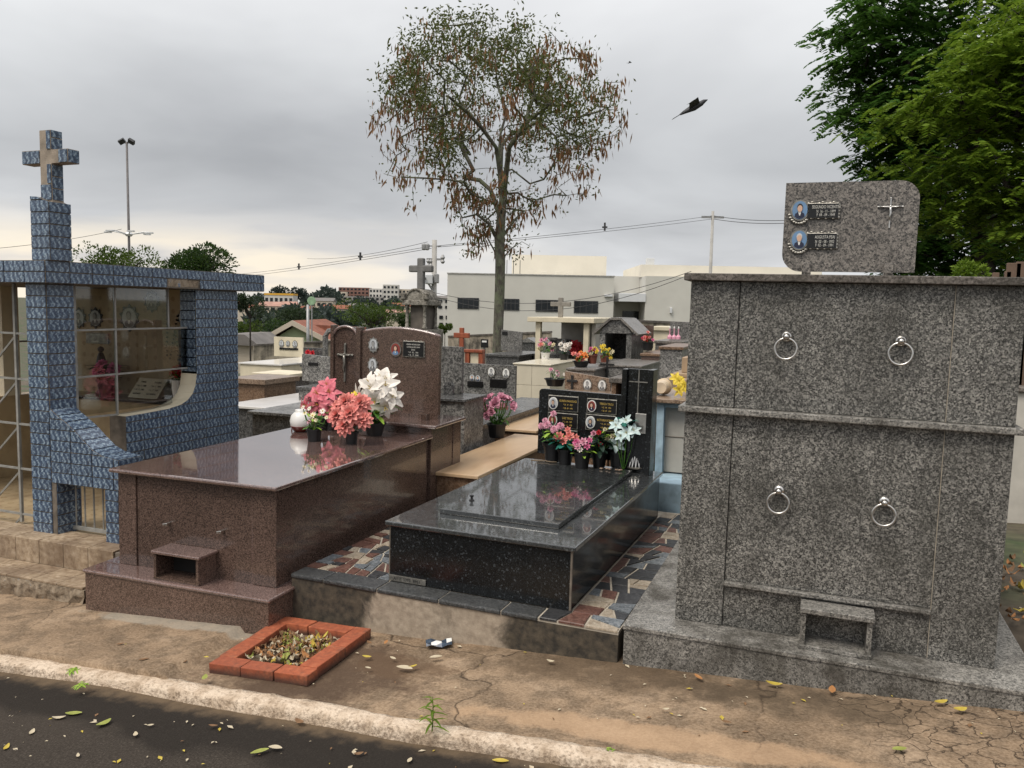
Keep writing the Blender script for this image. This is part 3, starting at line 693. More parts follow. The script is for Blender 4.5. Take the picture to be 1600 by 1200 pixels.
for (pc, pa, pb, l1, l2, l3, sr) in (((1250, 329), (1263, 342), (1312, 317), 'SEGUNDO VICENTIN', 'N  16 - 11 - 1899', 'F  09 - 09 - 1949', 'shirt'), ((1249, 375), (1262, 389), (1309, 364), 'AUGUSTA PEAI', 'N  02 - 08 - 1902', 'F  02 - 09 - 1991', 'skin')):
    q = hq(*pc); a_, c_ = hq(*pa), hq(*pb)
    pq = plaque(g_, a_[0] - .01, c_[0], a_[1], c_[1], ys_ - .0005, M['bronze'], M['blackplq'], .012, .0035, orn=True)
    pt = portrait(g_, q[0], ys_ - .004, q[1], .086, 'photoblue', 'bronze', 0, .8, hair='hair' if sr == 'shirt' else 'photogrey')
    m = MB()
    for kk in range(10):
        a = R(200 + 14 * kk); m.ball((q[0] + .048 * math.cos(a), ys_ - .008, q[1] + .062 * math.sin(a)), .010, .006, .007, 8, 4)
    m.build('ornament', M['bronze'], pt)
    ww = c_[0] - a_[0]; hh = c_[1] - a_[1]
    for s, u, sz in ((l1, .64, .0215), (l2, .37, .0195), (l3, .14, .0195)): text(s, pq, a_[0] + ww * .57, ys_ - .0152, a_[1] + hh * u, sz, M['letters'], xs=.62)
q = hq(1389, 357); crucifix(g_, q[0], ys_ - .0005, q[1], hq(1389, 310)[1] - q[1], .105, M['metal'])

# ------------------------------------------------------------------ brick-edged bed
t = NT('orange_brick'); n = t.noise(14, 6, .65, .4); inf = t.n('ShaderNodeObjectInfo')
c0 = t.ramp(n, [(.3, (.22, .056, .024)), (.5, (.38, .098, .04)), (.7, (.48, .155, .07))])
c0 = t.mix(t.math('MULTIPLY', inf.outputs['Random'], .45), c0, (.20, .05, .028))
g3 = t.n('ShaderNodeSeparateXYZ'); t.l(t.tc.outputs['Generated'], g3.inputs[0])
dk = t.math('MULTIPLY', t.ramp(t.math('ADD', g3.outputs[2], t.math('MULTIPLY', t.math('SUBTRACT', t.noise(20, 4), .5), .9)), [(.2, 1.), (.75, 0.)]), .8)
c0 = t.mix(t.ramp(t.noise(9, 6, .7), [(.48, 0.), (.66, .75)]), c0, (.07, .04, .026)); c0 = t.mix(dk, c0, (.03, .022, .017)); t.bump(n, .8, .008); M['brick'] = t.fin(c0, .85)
pc = [on_ground(326, 1050, 0), on_ground(480, 1072, 0), on_ground(580, 996, 0), on_ground(440, 975, 0)]
plan = thing('brick_planter', 'low rectangular bed edged with loose orange bricks and filled with leaves', 'planter', (pc[0] + pc[2]) / 2)
ctr = (pc[0] + pc[2]) / 2
def side_bricks(a, c, n, inset):
    d = (c - a); L = d.length; d = d / L; nrm = Vector((-d.y, d.x, 0)).normalized(); bl_ = L / n
    for i in range(n):
        m_ = a + d * (bl_ * (i + .5)) + nrm * .047 - ctr
        bw = .094 + rs.uniform(-.004, .004); hh = .056 + rs.uniform(-.004, .004)
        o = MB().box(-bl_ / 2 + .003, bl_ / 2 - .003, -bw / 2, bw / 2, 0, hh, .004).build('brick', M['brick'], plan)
        o.location = (m_.x + rs.uniform(-.003, .003), m_.y + rs.uniform(-.003, .003), m_.z - .006); o.rotation_euler = (rs.uniform(-.02, .02), -math.asin(max(-1, min(1, d.z))) , math.atan2(d.y, d.x) + rs.uniform(-.02, .02))
w1 = .094
def lerp(a, c, t_): return a + (c - a) * t_
e = [(pc[(i + 1) % 4] - pc[i]).normalized() for i in range(4)]
side_bricks(pc[0], pc[1], 3, 0)
side_bricks(pc[1] - e[0] * .0 + e[1] * w1 * 1.02, pc[2], 2, 0)
side_bricks(pc[2] + e[2] * w1 * 1.02, pc[3], 2, 0)
side_bricks(pc[3] + e[3] * w1 * 1.02, pc[0] - e[3] * w1 * 1.02, 2, 0)
bpy.context.view_layer.update()

# ------------------------------------------------------------------ blue tiled chapel
t = NT('blue_swirl_tile'); ox, oy, oz = t.xyz(); tinf = t.n('ShaderNodeObjectInfo'); tadd = t.n('ShaderNodeVectorMath', operation='ADD'); tcx = t.n('ShaderNodeCombineXYZ'); t.l(t.math('MULTIPLY', tinf.outputs['Random'], 7.0), tcx.inputs[2]); t.l(t.tc.outputs['Object'], tadd.inputs[0]); t.l(tcx.outputs[0], tadd.inputs[1]); tvec = tadd.outputs[0]
wv_ = t.math('SINE', t.math('ADD', t.math('MULTIPLY', ox, 6.283 / .0475), t.math('ADD', t.math('MULTIPLY', t.math('SINE', t.math('MULTIPLY', oy, 6.283 / .08)), 1.3), t.math('MULTIPLY', t.noise(30, 3, .5, 1.5, vec=tvec), 10.0))))
wv2 = t.math('SINE', t.math('ADD', t.math('MULTIPLY', ox, 6.283 / .0317), t.math('MULTIPLY', t.math('COSINE', t.math('MULTIPLY', oy, 6.283 / .04)), 1.6)))
inf = t.n('ShaderNodeObjectInfo')
s_ = t.math('ADD', t.math('MULTIPLY', wv_, .7), t.math('MULTIPLY', wv2, .22))
s_ = t.math('ADD', s_, t.math('MULTIPLY', t.math('SUBTRACT', t.noise(70, 4), .5), .9))
c0 = t.ramp(t.math('ADD', t.math('MULTIPLY', s_, .5), .5), [(.1, (.045, .065, .105)), (.48, (.085, .125, .195)), (.72, (.14, .195, .27)), (.88, (.25, .325, .395)), (1.0, (.38, .46, .52))])
c0 = t.mix(t.math('MULTIPLY', inf.outputs['Random'], .4), c0, t.mix(.5, c0, (.045, .05, .06)))
c0 = t.mix(t.ramp(t.noise(6, 6, .7, kind=None) if False else t.noise(22, 5, .7), [(.55, 0.), (.75, .6)]), c0, (.05, .042, .036))
M['btile'] = t.fin(c0, .2, 0, .5)
t = NT('beige_flower_tile'); ox, oy, oz = t.xyz(); n = t.noise(4, 6, .6)
cell = t.vor(9, 'F1', out='Distance', rnd=0.); c0 = t.ramp(t.math('ADD', cell, t.math('MULTIPLY', t.noise(60, 3), .12)), [(.12, (.34, .24, .13)), (.22, (.42, .32, .18)), (.30, (.33, .22, .12)), (.36, (.46, .35, .21))])
c0 = t.mix(t.ramp(n, [(.45, 0.), (.75, .6)]), c0, (.16, .10, .055)); M['beige_tile'] = t.fin(c0, .5)
t = NT('tan_step_tile'); n = t.noise(30, 5, .65); c0 = t.ramp(n, [(.3, (.20, .135, .085)), (.5, (.36, .27, .18)), (.7, (.48, .38, .28))])
c0 = t.mix(t.ramp(t.noise(3, 6, .65), [(.42, .65), (.6, 0.)]), c0, (.12, .075, .045)); M['step_tile'] = t.fin(c0, .6)
M['frame'] = plain('grey_painted_steel', (.26, .255, .235), .5, .25, 15)
t = NT('window_glass'); tr = t.n('ShaderNodeBsdfTransparent'); tr.inputs[0].default_value = (.86, .88, .87, 1); gl = t.n('ShaderNodeBsdfGlossy'); gl.inputs['Roughness'].default_value = .03
fr = t.n('ShaderNodeFresnel'); fr.inputs[0].default_value = 1.35; mx = t.n('ShaderNodeMixShader'); t.l(fr.outputs[0], mx.inputs[0]); t.l(tr.outputs[0], mx.inputs[1]); t.l(gl.outputs[0], mx.inputs[2])
t.l(mx.outputs[0], t.t.nodes['Material Output'].inputs[0]); M['glass'] = t.m

CO = Vector((-6.0, 4.3, 0))
ch = thing('tiled_chapel', 'small flat-roofed chapel clad in blue swirl tiles with a cross and glazed sides', 'chapel', CO)
def cb(name, mat, x0, x1, y0, y1, z0, z1, b=0.0): return box(name, mat, ch, x0 - CO.x, x1 - CO.x, y0 - CO.y, y1 - CO.y, z0 - CO.z, z1 - CO.z, b)
def cprism(name, mat, pts, org, u, v, n): return MB().prism(pts, Vector(org) - CO, u, v, n).build(name, mat, ch)
FZ, RZ, RT = .095, 1.862, 2.015
tiles = []
def tile_sheet(outline, org, u, v, tw=.19, th=.08, u0=0., v0=0., vis=1.0, gap=.0042):
    us = [p[0] for p in outline]; vs_ = [p[1] for p in outline]
    if sum(outline[i - 1][0] * outline[i][1] - outline[i][0] * outline[i - 1][1] for i in range(len(outline))) < 0: outline = outline[::-1]
    i0 = int(math.floor((min(us) - u0) / tw)); i1 = int(math.ceil((max(us) - u0) / tw)); j0 = int(math.floor((min(vs_) - v0) / th)); j1 = int(math.ceil((max(vs_) - v0) / th))
    for i in range(i0, i1):
        for j in range(j0, j1):
            a, b_, c, d = u0 + i * tw + gap, u0 + (i + 1) * tw - gap, v0 + j * th + gap, v0 + (j + 1) * th - gap
            p = clip(outline, [(a, c), (b_, c), (b_, d), (a, d)])
            if area(p) < 2e-4: continue
            cu, cv = (a + b_) / 2, (c + d) / 2
            tiles.append((area(p) * vis, [(x - cu, y - cv) for x, y in p], Vector(org) + Vector(u) * cu + Vector(v) * cv, Vector(u), Vector(v)))
RECT = lambda a, b_, c, d: [(a, c), (b_, c), (b_, d), (a, d)]
# floor, steps
cb('floor_slab', M['beige_tile'], -7.4, -4.37, 4.17, 6.4, -.28, FZ - .001)
MX = -Y_
# upper step tiles
bx0 = -7.4
for i in range(14):
    x0 = -7.4 + i * .222
    if x0 > -4.2 - .15: break
    cb('step_tile', M['step_tile'], x0 + .002, min(x0 + .220, -4.22), 4.06, 4.30, FZ, FZ + .012, .002)
    cb('step_tile', M['step_tile'], x0 + .002, min(x0 + .220, -4.22), 4.045, 4.059, -.06, FZ + .010, .002)
cb('step_core', M['dark_grout'], -7.4, -4.225, 4.0595, 4.169, -.3, FZ - .0005)
for i in range(14):
    x0 = -7.4 + i * .222
    if x0 > -4.35: break
    for q in range(2):
        o = cb('step_tile', M['step_tile'], x0 + .002 , min(x0 + .220, -4.215), 3.80 + .122 * q, 3.92 + .122 * q, -.075, -.061 + .003 * q, .002)
m = MB(); xs_ = [-7.4 + .08 * i for i in range(40)]
for i, x in enumerate(xs_):
    for (y, z) in ((3.83 + .02 * math.sin(i * 1.9), -.33), (3.80 + .014 * math.sin(i * 2.7), -.17 + .03 * math.sin(i * 1.3)), (3.795 + .006 * math.sin(i * 3.1), -.12), (3.80, -.077), (4.044, -.077)): m.v.append((x - CO.x, y - CO.y, z))
for i in range(len(xs_) - 1):
    for j in range(4): m.f.append((i * 5 + j, (i + 1) * 5 + j, (i + 1) * 5 + j + 1, i * 5 + j + 1)); m.m.append(0)
t = NT('broken_step_edge'); n = t.noise(18, 5, .65); c0 = t.ramp(n, [(.3, (.06, .045, .03)), (.5, (.26, .2, .14)), (.62, (.33, .27, .2)), (.7, (.10, .16, .26))]); t.bump(n, .8, .02); M['broken'] = t.fin(c0, .9)
m.build('lower_step', M['broken'], ch)
# pillars: mortar cores and tile skins
def pillar(x0, x1, y0, y1, z0, z1): cb('pillar', M['dark_grout'], x0, x1, y0, y1, z0, z1)
T = .006
pillar(-5.19, -5.0, 4.2, 4.42, FZ, RZ)
tile_sheet(RECT(0, .19, 0, RZ - FZ), (-5.19, 4.2 , FZ), X_, Z_)
tile_sheet(RECT(0, .22, 0, RZ - FZ), (-5.0, 4.2, FZ), Y_, Z_, tw=.22, vis=.8)
pillar(-7.2, -7.0, 4.2, 4.42, FZ, RZ)
# front wing with curved top and a barred opening
cv = [(-4.99, .985), (-4.93, .945), (-4.86, .905), (-4.78, .855), (-4.70, .79), (-4.62, .73), (-4.53, .695), (-4.39, .678)]
wing = [(-5.0, FZ), (-4.962, FZ), (-4.962, .472), (-4.512, .472), (-4.512, FZ), (-4.39, FZ)] + cv[::-1] + [(-5.0, .99)]
cprism('wing_wall', M['dark_grout'], wing, (0, 4.2005, 0), X_, Z_, (0, .2, 0))
tile_sheet([(-4.999, .474), (-4.39, .474)] + cv[::-1] + [(-4.999, .99)], (0, 4.2, 0), X_, Z_, v0=FZ, u0=-5.0, th=.0755)
tile_sheet(RECT(-4.512, -4.39, FZ, .472), (0, 4.2, 0), X_, Z_, v0=FZ, u0=-4.512, tw=.122, th=.0755)
tile_sheet(RECT(0, .2, FZ, .678), (-4.39, 4.2, 0), Y_, Z_, tw=.2, vis=.5)
tile_sheet(RECT(0, .2, FZ, .472), (-4.9615, 4.2, 0), Y_, Z_, tw=.2, vis=.5)
for i in range(len(cv) - 1):
    a, c = cv[i], cv[i + 1]; d = Vector((c[0] - a[0], 0, c[1] - a[1])); L = d.length; d.normalize()
    tile_sheet(RECT(0, L, 0, .2), (a[0], 4.2, a[1]), d, Y_, tw=L, th=.2, vis=2)
m = MB()
for i in range(5): m.tube([(-4.93 + .085 * i - CO.x, 4.33 - CO.y, FZ + .03), (-4.93 + .085 * i - CO.x, 4.33 - CO.y, .47)], .006, 6)
m.box(-4.96 - CO.x, -4.515 - CO.x, 4.32 - CO.y, 4.34 - CO.y, FZ + .02, FZ + .045); m.build('grille', M['frame'], ch)
# side wall with swept opening (plane x = -5)
sw = [(4.862, FZ), (6.175, FZ), (6.175, RZ), (5.642, RZ), (5.642, 1.14), (5.625, 1.04), (5.59, .975), (5.53, .925), (5.45, .893), (5.3, .873), (5.05, .865), (4.862, .862)]
cprism('side_wall', M['dark_grout'], [(a, c) for a, c in sw], (-5.0005, 0, 0), Y_, Z_, (-.16, 0, 0))
tile_sheet(sw[:1] + sw[1:2] + [(6.175, .862), (5.642, 1.14)][:0] + sw[1:], (-5.0, 0, 0), Y_, Z_, u0=4.862, v0=FZ, tw=.178)
jm = MB(); prv = sw[3:12]
for i in range(len(prv) - 1):
    a, c = prv[i], prv[i + 1]; jm.poly([(-4.998 - CO.x, a[0] - CO.y, a[1] + .001), (-4.998 - CO.x, c[0] - CO.y, c[1] + .001), (-5.165 - CO.x, c[0] - CO.y, c[1] + .001), (-5.165 - CO.x, a[0] - CO.y, a[1] + .001)])
jm.build('opening_reveal', M['cream'], ch)
tile_sheet(RECT(-5.16, -5.0, 1.16, RZ), (0, 5.639, 0), X_, Z_, u0=-5.16, tw=.16, vis=.5)
cb('back_wall', M['beige_tile'], -7.2, -5.162, 6.10, 6.17, FZ, RZ)
cb('left_low_wall', M['beige_tile'], -7.19, -7.06, 4.43, 6.09, FZ, .85)
cb('left_post', M['cream'], -7.19, -7.05, 5.45, 5.62, .851, RZ)
# roof slab with two rows of edge tiles
rx0, rx1, ry0, ry1 = -7.35, -4.93, 4.14, 6.47
cb('roof', M['dark_grout'], rx0, rx1, ry0, ry1, RZ, RT)
tile_sheet(RECT(rx0, rx1, RZ, RT), (0, ry0, 0), X_, Z_, u0=rx1, v0=RZ, th=(RT - RZ) / 2, vis=3)
tile_sheet([(ry0, RZ), (5.24, RZ), (5.24, RZ + .0765), (5.62, RZ + .0765), (5.62, RZ), (ry1, RZ), (ry1, RT), (ry0, RT)], (rx1, 0, 0), Y_, Z_, u0=ry0, v0=RZ, th=(RT - RZ) / 2, vis=3)
cb('roof_gap', M['broken'], rx1 - .02, rx1 + .001, 5.26, 5.60, RZ + .012, RZ + .07)
# tower and cross
tx0, tx1, ty0, ty1 = -5.07, -4.905, 4.16, 4.33
cprism('tower', M['dark_grout'], [(tx0, RT), (tx1, RT), (tx1, 2.405), (tx1 - .03, 2.41), (tx1 - .1, 2.44), (tx0, 2.445)], (0, ty0, 0), X_, Z_, (0, ty1 - ty0, 0))
tile_sheet([(tx0, RT), (tx1, RT), (tx1, 2.405), (tx1 - .1, 2.44), (tx0, 2.445)], (0, ty0, 0), X_, Z_, u0=tx0, v0=RT, tw=.2, th=.081, vis=2)
tile_sheet(RECT(ty0, ty1, RT, 2.405), (tx1, 0, 0), Y_, Z_, u0=ty0, v0=RT, tw=.2, th=.081, vis=2)
tile_sheet(RECT(4.2, 4.29, 2.665, 2.755), (-4.765, 0, 0), Y_, Z_, u0=4.2, v0=2.665, tw=.09, th=.09, vis=5)
M['core'] = plain('bare_render', (.31, .255, .20), .8, .3, 14, grain=.3)
cxm = -4.965; hwv = .05; cy0 = 4.20
cprism('cross', M['core'], [(cxm - hwv, 2.40), (cxm + hwv, 2.40), (cxm + hwv, 2.665), (cxm + .20, 2.665), (cxm + .20, 2.755), (cxm + hwv, 2.755), (cxm + hwv, 2.885), (cxm - hwv, 2.885), (cxm - hwv, 2.755), (cxm - .215, 2.755), (cxm - .215, 2.665), (cxm - hwv, 2.665)], (0, cy0, 0), X_, Z_, (0, .09, 0))
for r_ in ((cxm - .215, cxm - .05, 2.665, 2.755), (cxm + .12, cxm + .20, 2.665, 2.755), (cxm + .012, cxm + .05, 2.757, 2.885), (cxm + .012, cxm + .05, 2.53, 2.663), (cxm - .05, cxm + .05, 2.42, 2.528)):
    tile_sheet(RECT(*r_), (0, cy0, 0), X_, Z_, u0=r_[0], v0=r_[2], tw=r_[1] - r_[0], th=r_[3] - r_[2], vis=5)
tile_sheet(RECT(cy0, cy0 + .09, 2.42, 2.663), (cxm + hwv, 0, 0), Y_, Z_, u0=cy0, v0=2.42, tw=.09, vis=5); tile_sheet(RECT(cy0, cy0 + .09, 2.757, 2.885), (cxm + hwv, 0, 0), Y_, Z_, u0=cy0, v0=2.757, tw=.09, vis=5)
# make the tiles
tiles.sort(key=lambda q: -q[0]); share = {}; rest = MB()
def tile_mesh(poly):
    key = tuple((round(x, 3), round(y, 3)) for x, y in poly)
    if key not in share: share[key] = MB().prism(poly, (0, 0, 0), X_, Y_, (0, 0, .006)).mesh('tile', M['btile'])
    return share[key]
for i, (ar, poly, org, u, v) in enumerate(tiles):
    n_ = u.cross(v); 
    if i < 300:
        o = link('tile', tile_mesh(poly), ch); j_ = rs.uniform(-.0012, .0012)
        mtx = Matrix((u, v, n_)).transposed().to_4x4(); mtx.translation = org - CO + n_ * j_; o.matrix_local = mtx
    else: rest.prism(poly, org - CO, u, v, n_ * .006)
if rest.f: tag(rest.build('tile_remainder', M['btile'], ch), None, None, kind='stuff')
# metal glazing in the side opening
xg = -5.09
def bar(p, q, r=.012, mat='frame', nm='glazing_bar'):
    p, q = Vector(p) - CO, Vector(q) - CO; return MB().tube([p, q], r, 4).build(nm, M[mat], ch)
for yy, za_, zb_ in ((4.50, .10, RZ), (4.87, .87, RZ), (5.42, 1.53, RZ)): bar((xg, yy, za_), (xg, yy, zb_), .015 if yy < 4.6 else .011)
for zz_ in (1.53, 1.185): bar((xg, 4.43, zz_), (xg, 5.64, zz_ + .004), .010)
bar((xg, 4.45, .885), (xg, 4.87, .872), .010)
for a, c, d, e_ in ((4.515, 4.86, 1.54, 1.85), (4.885, 5.41, 1.54, 1.85), (4.515, 4.86, 1.195, 1.52), (4.885, 5.635, 1.195, 1.52), (4.515, 4.86, .90, 1.175), (4.885, 5.45, .905, 1.175)):
    MB().box(xg - .002 - CO.x, xg + .002 - CO.x, a - CO.y, c - CO.y, d, e_).build('pane', M['glass'], ch)
# front door frame with diagonals
yd = 4.32
q = at(27, 600, yd).x
bar((q, yd, FZ + .02), (q, yd, RZ), .014); bar((-5.2, yd, FZ), (-5.2, yd, RZ), .014)
for i, zz_ in enumerate((1.50, 1.17, .84, .51, .17)):
    bar((q - .55, yd, zz_ + .01), (-5.2, yd, zz_), .010)
    bar((q, yd - .002, zz_ - .02), (q - .38, yd - .002, zz_ - .36), .009)
bar((-7.12, 4.45, 1.35), (-7.12, 6.08, 1.35), .012); bar((-7.12, 4.45, 1.1), (-7.12, 5.4, 1.75), .012)
# altar inside
cb('altar', M['beige_tile'], -7.04, -5.17, 5.80, 6.095, FZ, .83)
cb('altar_top', M['black'], -7.04, -5.166, 5.76, 6.097, .831, .855, .004)
def inside(px, py, Y=6.1): q_ = at(px, py, Y); return q_ - CO
for px, py, s in ((124, 497, .15), (150, 497, .15), (203, 497, .19), (238, 471, .15), (289, 497, .13)):
    q_ = inside(px, py, 6.099); portrait(ch, q_.x, q_.y, q_.z, s, 'photogrey', 'grey_dark' if False else 'blackplq', .2, .9, 'suit', bw=True)
q_ = inside(153, 529, 6.099); box('plaque', M['bronze'], ch, q_.x - .14, q_.x + .14, q_.y - .012, q_.y, q_.z - .05, q_.z + .05)
finals = []
def bead_string(px0, py0, pts, Y):
    m = MB()
    for px, py in pts: q_ = inside(px, py, Y); m.ball(q_, .011, seg=6, rings=4)
    o = m.build('rosary', M['blackplq'], ch)
bead_string(0, 0, [(261, 478 + 7 * i) for i in range(12)] + [(266 + i, 560 - 6 * i) for i in range(12)], 6.08)
bead_string(0, 0, [(290 - i * 1.3, 520 + 6 * i) for i in range(9)] + [(274 + i * .8, 520 + 7 * i) for i in range(7)], 6.07)
# open marble book on the altar
bk = thing('marble_book', 'open pale stone book with engraved names leaning on the altar in the glazed chapel', 'memorial', at(222, 622, 5.87))
bm_ = MB(); bm_.add([(-.17, 0, 0), (.0, -.012, 0), (.17, 0, 0), (-.13, .11, .175), (.04, .10, .175), (.21, .11, .175), (-.17, .02, 0), (.17, .02, 0), (-.13, .13, .172), (.21, .13, .172)],
    [(0, 1, 4, 3), (1, 2, 5, 4), (6, 8, 9, 7), (0, 3, 8, 6), (2, 7, 9, 5), (3, 4, 5, 9, 8), (0, 6, 7, 2, 1)]); bm_.build('pages', M['cream'], bk)
for k, (a_, c_) in enumerate((('ITALIA', 'TULLIDA'), ('* 24 . 7 . 1892', '* 24 . 5 . 1896'), ('+ 18 . 5 . 1963', '+ 1 . 7 . 1959'), ('SAUDADE', 'DA FAMILIA'))):
    z_ = .135 - .034 * k; y_ = z_ * .115 / .175 - .013
    for s, xx in ((a_, -.085 + z_ * .23), (c_, .085 + z_ * .23)): text(s, bk, xx, y_, z_ , .024, M['darkline'], rot=(R(57), 0, 0), xs=.85)

# ------------------------------------------------------------------ flowers
def fmat(name, a, c, rough=.55):
    t = NT(name); n = t.noise(35, 3); inf = t.n('ShaderNodeObjectInfo')
    col = t.mix(t.ramp(n, [(.3, 0.), (.7, 1.)]), a, c); t.b.inputs['Subsurface Weight'].default_value = 0
    m = t.fin(col, rough, 0, .3); return m
FM = {'pink': fmat('deep_pink_petal', (.52, .085, .13), (.72, .24, .27)), 'coral': fmat('coral_petal', (.70, .19, .17), (.82, .36, .31)), 'white': fmat('white_petal', (.72, .66, .59), (.85, .80, .74)),
      'rose': fmat('rose_petal', (.62, .22, .33), (.80, .48, .56)), 'yellow': fmat('yellow_petal', (.72, .52, .03), (.82, .66, .12)), 'cream': fmat('cream_petal', (.75, .66, .40), (.82, .76, .58)), 'aqua': fmat('pale_aqua_petal', (.44, .60, .60), (.66, .74, .73)),
      'orange': fmat('orange_petal', (.75, .22, .04), (.85, .36, .14)), 'red': fmat('red_petal', (.55, .02, .03), (.66, .06, .08)), 'magenta': fmat('magenta_petal', (.58, .08, .22), (.72, .26, .42)),
      'leaf': fmat('plastic_leaf', (.02, .085, .012), (.09, .20, .03), .5), 'lime': fmat('bright_leaf', (.16, .30, .02), (.30, .42, .06), .5), 'teal': fmat('blue_green_leaf', (.01, .10, .08), (.03, .17, .13), .5), 'dark': fmat('dark_leaf', (.008, .022, .014), (.02, .045, .03), .5), 'pollen': fmat('flower_centre', (.45, .30, .03), (.6, .45, .08))}
def petal(mb, base, d, up, L, Wd, curl=.3, cup=.15, rows=3):
    d = Vector(d).normalized(); up = Vector(up); up = (up - d * up.dot(d)).normalized() if (up - d * up.dot(d)).length > 1e-5 else d.orthogonal().normalized()
    s = d.cross(up); vs_ = []; prf = (.4, .95, 1., .26) if rows == 3 else (.4, 1., .1)
    for i in range(rows + 1):
        u = i / rows; c = Vector(base) + d * (L * u) - up * (curl * L * u * u); wdt = Wd / 2 * prf[i]
        vs_ += [c - s * wdt + up * (cup * Wd * prf[i]), c, c + s * wdt + up * (cup * Wd * prf[i])]
    fs = []
    for i in range(rows):
        a = i * 3; fs += [(a, a + 1, a + 4, a + 3), (a + 1, a + 2, a + 5, a + 4)]
    mb.add(vs_, fs)
def bloom(kind, c, d, r, mb):           # adds one flower head: petals in slot 0, heart in slot 1
    c, d = Vector(c), Vector(d).normalized(); a = d.orthogonal().normalized(); b_ = d.cross(a); ph = rs.uniform(0, 6.28)
    def ring(n, tilt, L, Wd, curl, cup, off=0., ph2=0.):
        for i in range(n):
            an = ph + ph2 + 2 * math.pi * i / n + rs.uniform(-.08, .08); o = a * math.cos(an) + b_ * math.sin(an)
            tl = tilt + rs.uniform(-.1, .1); dd = o * math.cos(tl) + d * math.sin(tl); petal(mb, c + d * off * r, dd, d * math.cos(tl) - o * math.sin(tl), L * r * rs.uniform(.9, 1.08), Wd * r, curl, cup)
    mb.mat(0)
    if kind == 'lily': ring(3, .6, 1.1, .55, .55, .14); ring(3, .72, 1.05, .68, .6, .14, 0, 1.05); mb.mat(1); [mb.tube([c, c + (d + a * math.cos(k) * .25 + b_ * math.sin(k) * .25) * r * .6], r * .03, 4) for k in (0, 2.1, 4.2)]
    elif kind == 'dahlia': ring(11, .0, 1, .56, .25, .2); ring(10, .35, .9, .52, .2, .25, .1, .3); ring(8, .7, .76, .46, .1, .3, .16, .1); ring(6, 1.05, .56, .4, 0, .3, .2, .4)
    elif kind == 'rose': ring(6, .35, .95, .75, -.1, .3, -.2); ring(5, .8, .85, .65, -.15, .35, -.2, .5); ring(4, 1.15, .75, .5, -.1, .4, -.2, .2); ring(3, 1.4, .7, .35, -.05, .4, -.2)
    elif kind == 'daisy': ring(10, .15, 1, .34, .12, .08); mb.mat(1); mb.ball(c + d * r * .08, r * .24, seg=7, rings=4)
    elif kind == 'tuft': ring(7, .5, .9, .5, .1, .3); ring(5, 1., .7, .45, 0, .3, .1, .4)
    mb.mat(0)
def pot_mesh(h, r0, r1, mats, parent, sq=1.0, name='pot', loc=(0, 0, 0)):
    m = MB(); m.lathe([(r0, 0), (r1 * .97, h * .86), (r1 * 1.07, h * .86), (r1 * 1.09, h), (r1 * .97, h), (r1 * .93, h * .9), (.001, h * .88)], loc, 20, 1, sq); return m.build(name, mats, parent, sm=False)
def facing(p):          # the way a flower at p looks: outward, a little up and to the street
    return p
def bouquet(name, label, loc, pot, flowers, leaves=(), group=None, rot=0, cat='flower pot', stems=True, potmat='pot', sq=1.0):
    """flowers: (kind, petal colour, heart colour, (x,y,z), dir, r); leaves: (colour, n, centre, spread, length)"""
    o = thing(name, label, cat, loc, (0, 0, rot), group)
    h = 0
    if pot: h = pot[0]; pot_mesh(*pot, M[potmat] if isinstance(potmat, str) else potmat, o, sq)
    st = MB()
    for (kind, pc_, hc, p, d, r) in flowers:
        mb = MB(); bloom(kind, (0, 0, 0), d, r, mb); mb.build('bloom', [FM[pc_], FM[hc]], o, loc=p)
        base = Vector((p[0] * .12, p[1] * .12, h * .9)); pe = Vector(p); st.tube([base, (base + pe) / 2 + Vector((p[0] * .18, p[1] * .18, -.004)), pe], .0035, 4)
    if st.f: st.build('stem', FM['leaf'], o)
    for (col_, n_, c_, sp_, L) in leaves:
        mb = MB()
        for i in range(n_):
            an = rs.uniform(0, 6.283); el = rs.uniform(-.3, .9); d = Vector((math.cos(an) * math.cos(el), math.sin(an) * math.cos(el), math.sin(el)))
            q_ = Vector(c_) + Vector((d.x * sp_ * rs.random(), d.y * sp_ * rs.random(), rs.uniform(-.6, .6) * sp_)); petal(mb, q_, d, (0, 0, 1), L * rs.uniform(.7, 1.2), L * .42, .35, .1)
        mb.build('foliage', FM[col_], o)
    return o
def Bl(px, py): return BM @ local_hit(px, py, BM, .7165)
PXM = .0042          # metres per photo pixel at the brown lid
def fl(kind, c, hc, dxp, dzp, r, dy=0., dr=None):
    p = (dxp * PXM, dy, dzp * PXM); d = dr or (dxp * .006, -.75, .45); return (kind, c, hc, p, d, r)
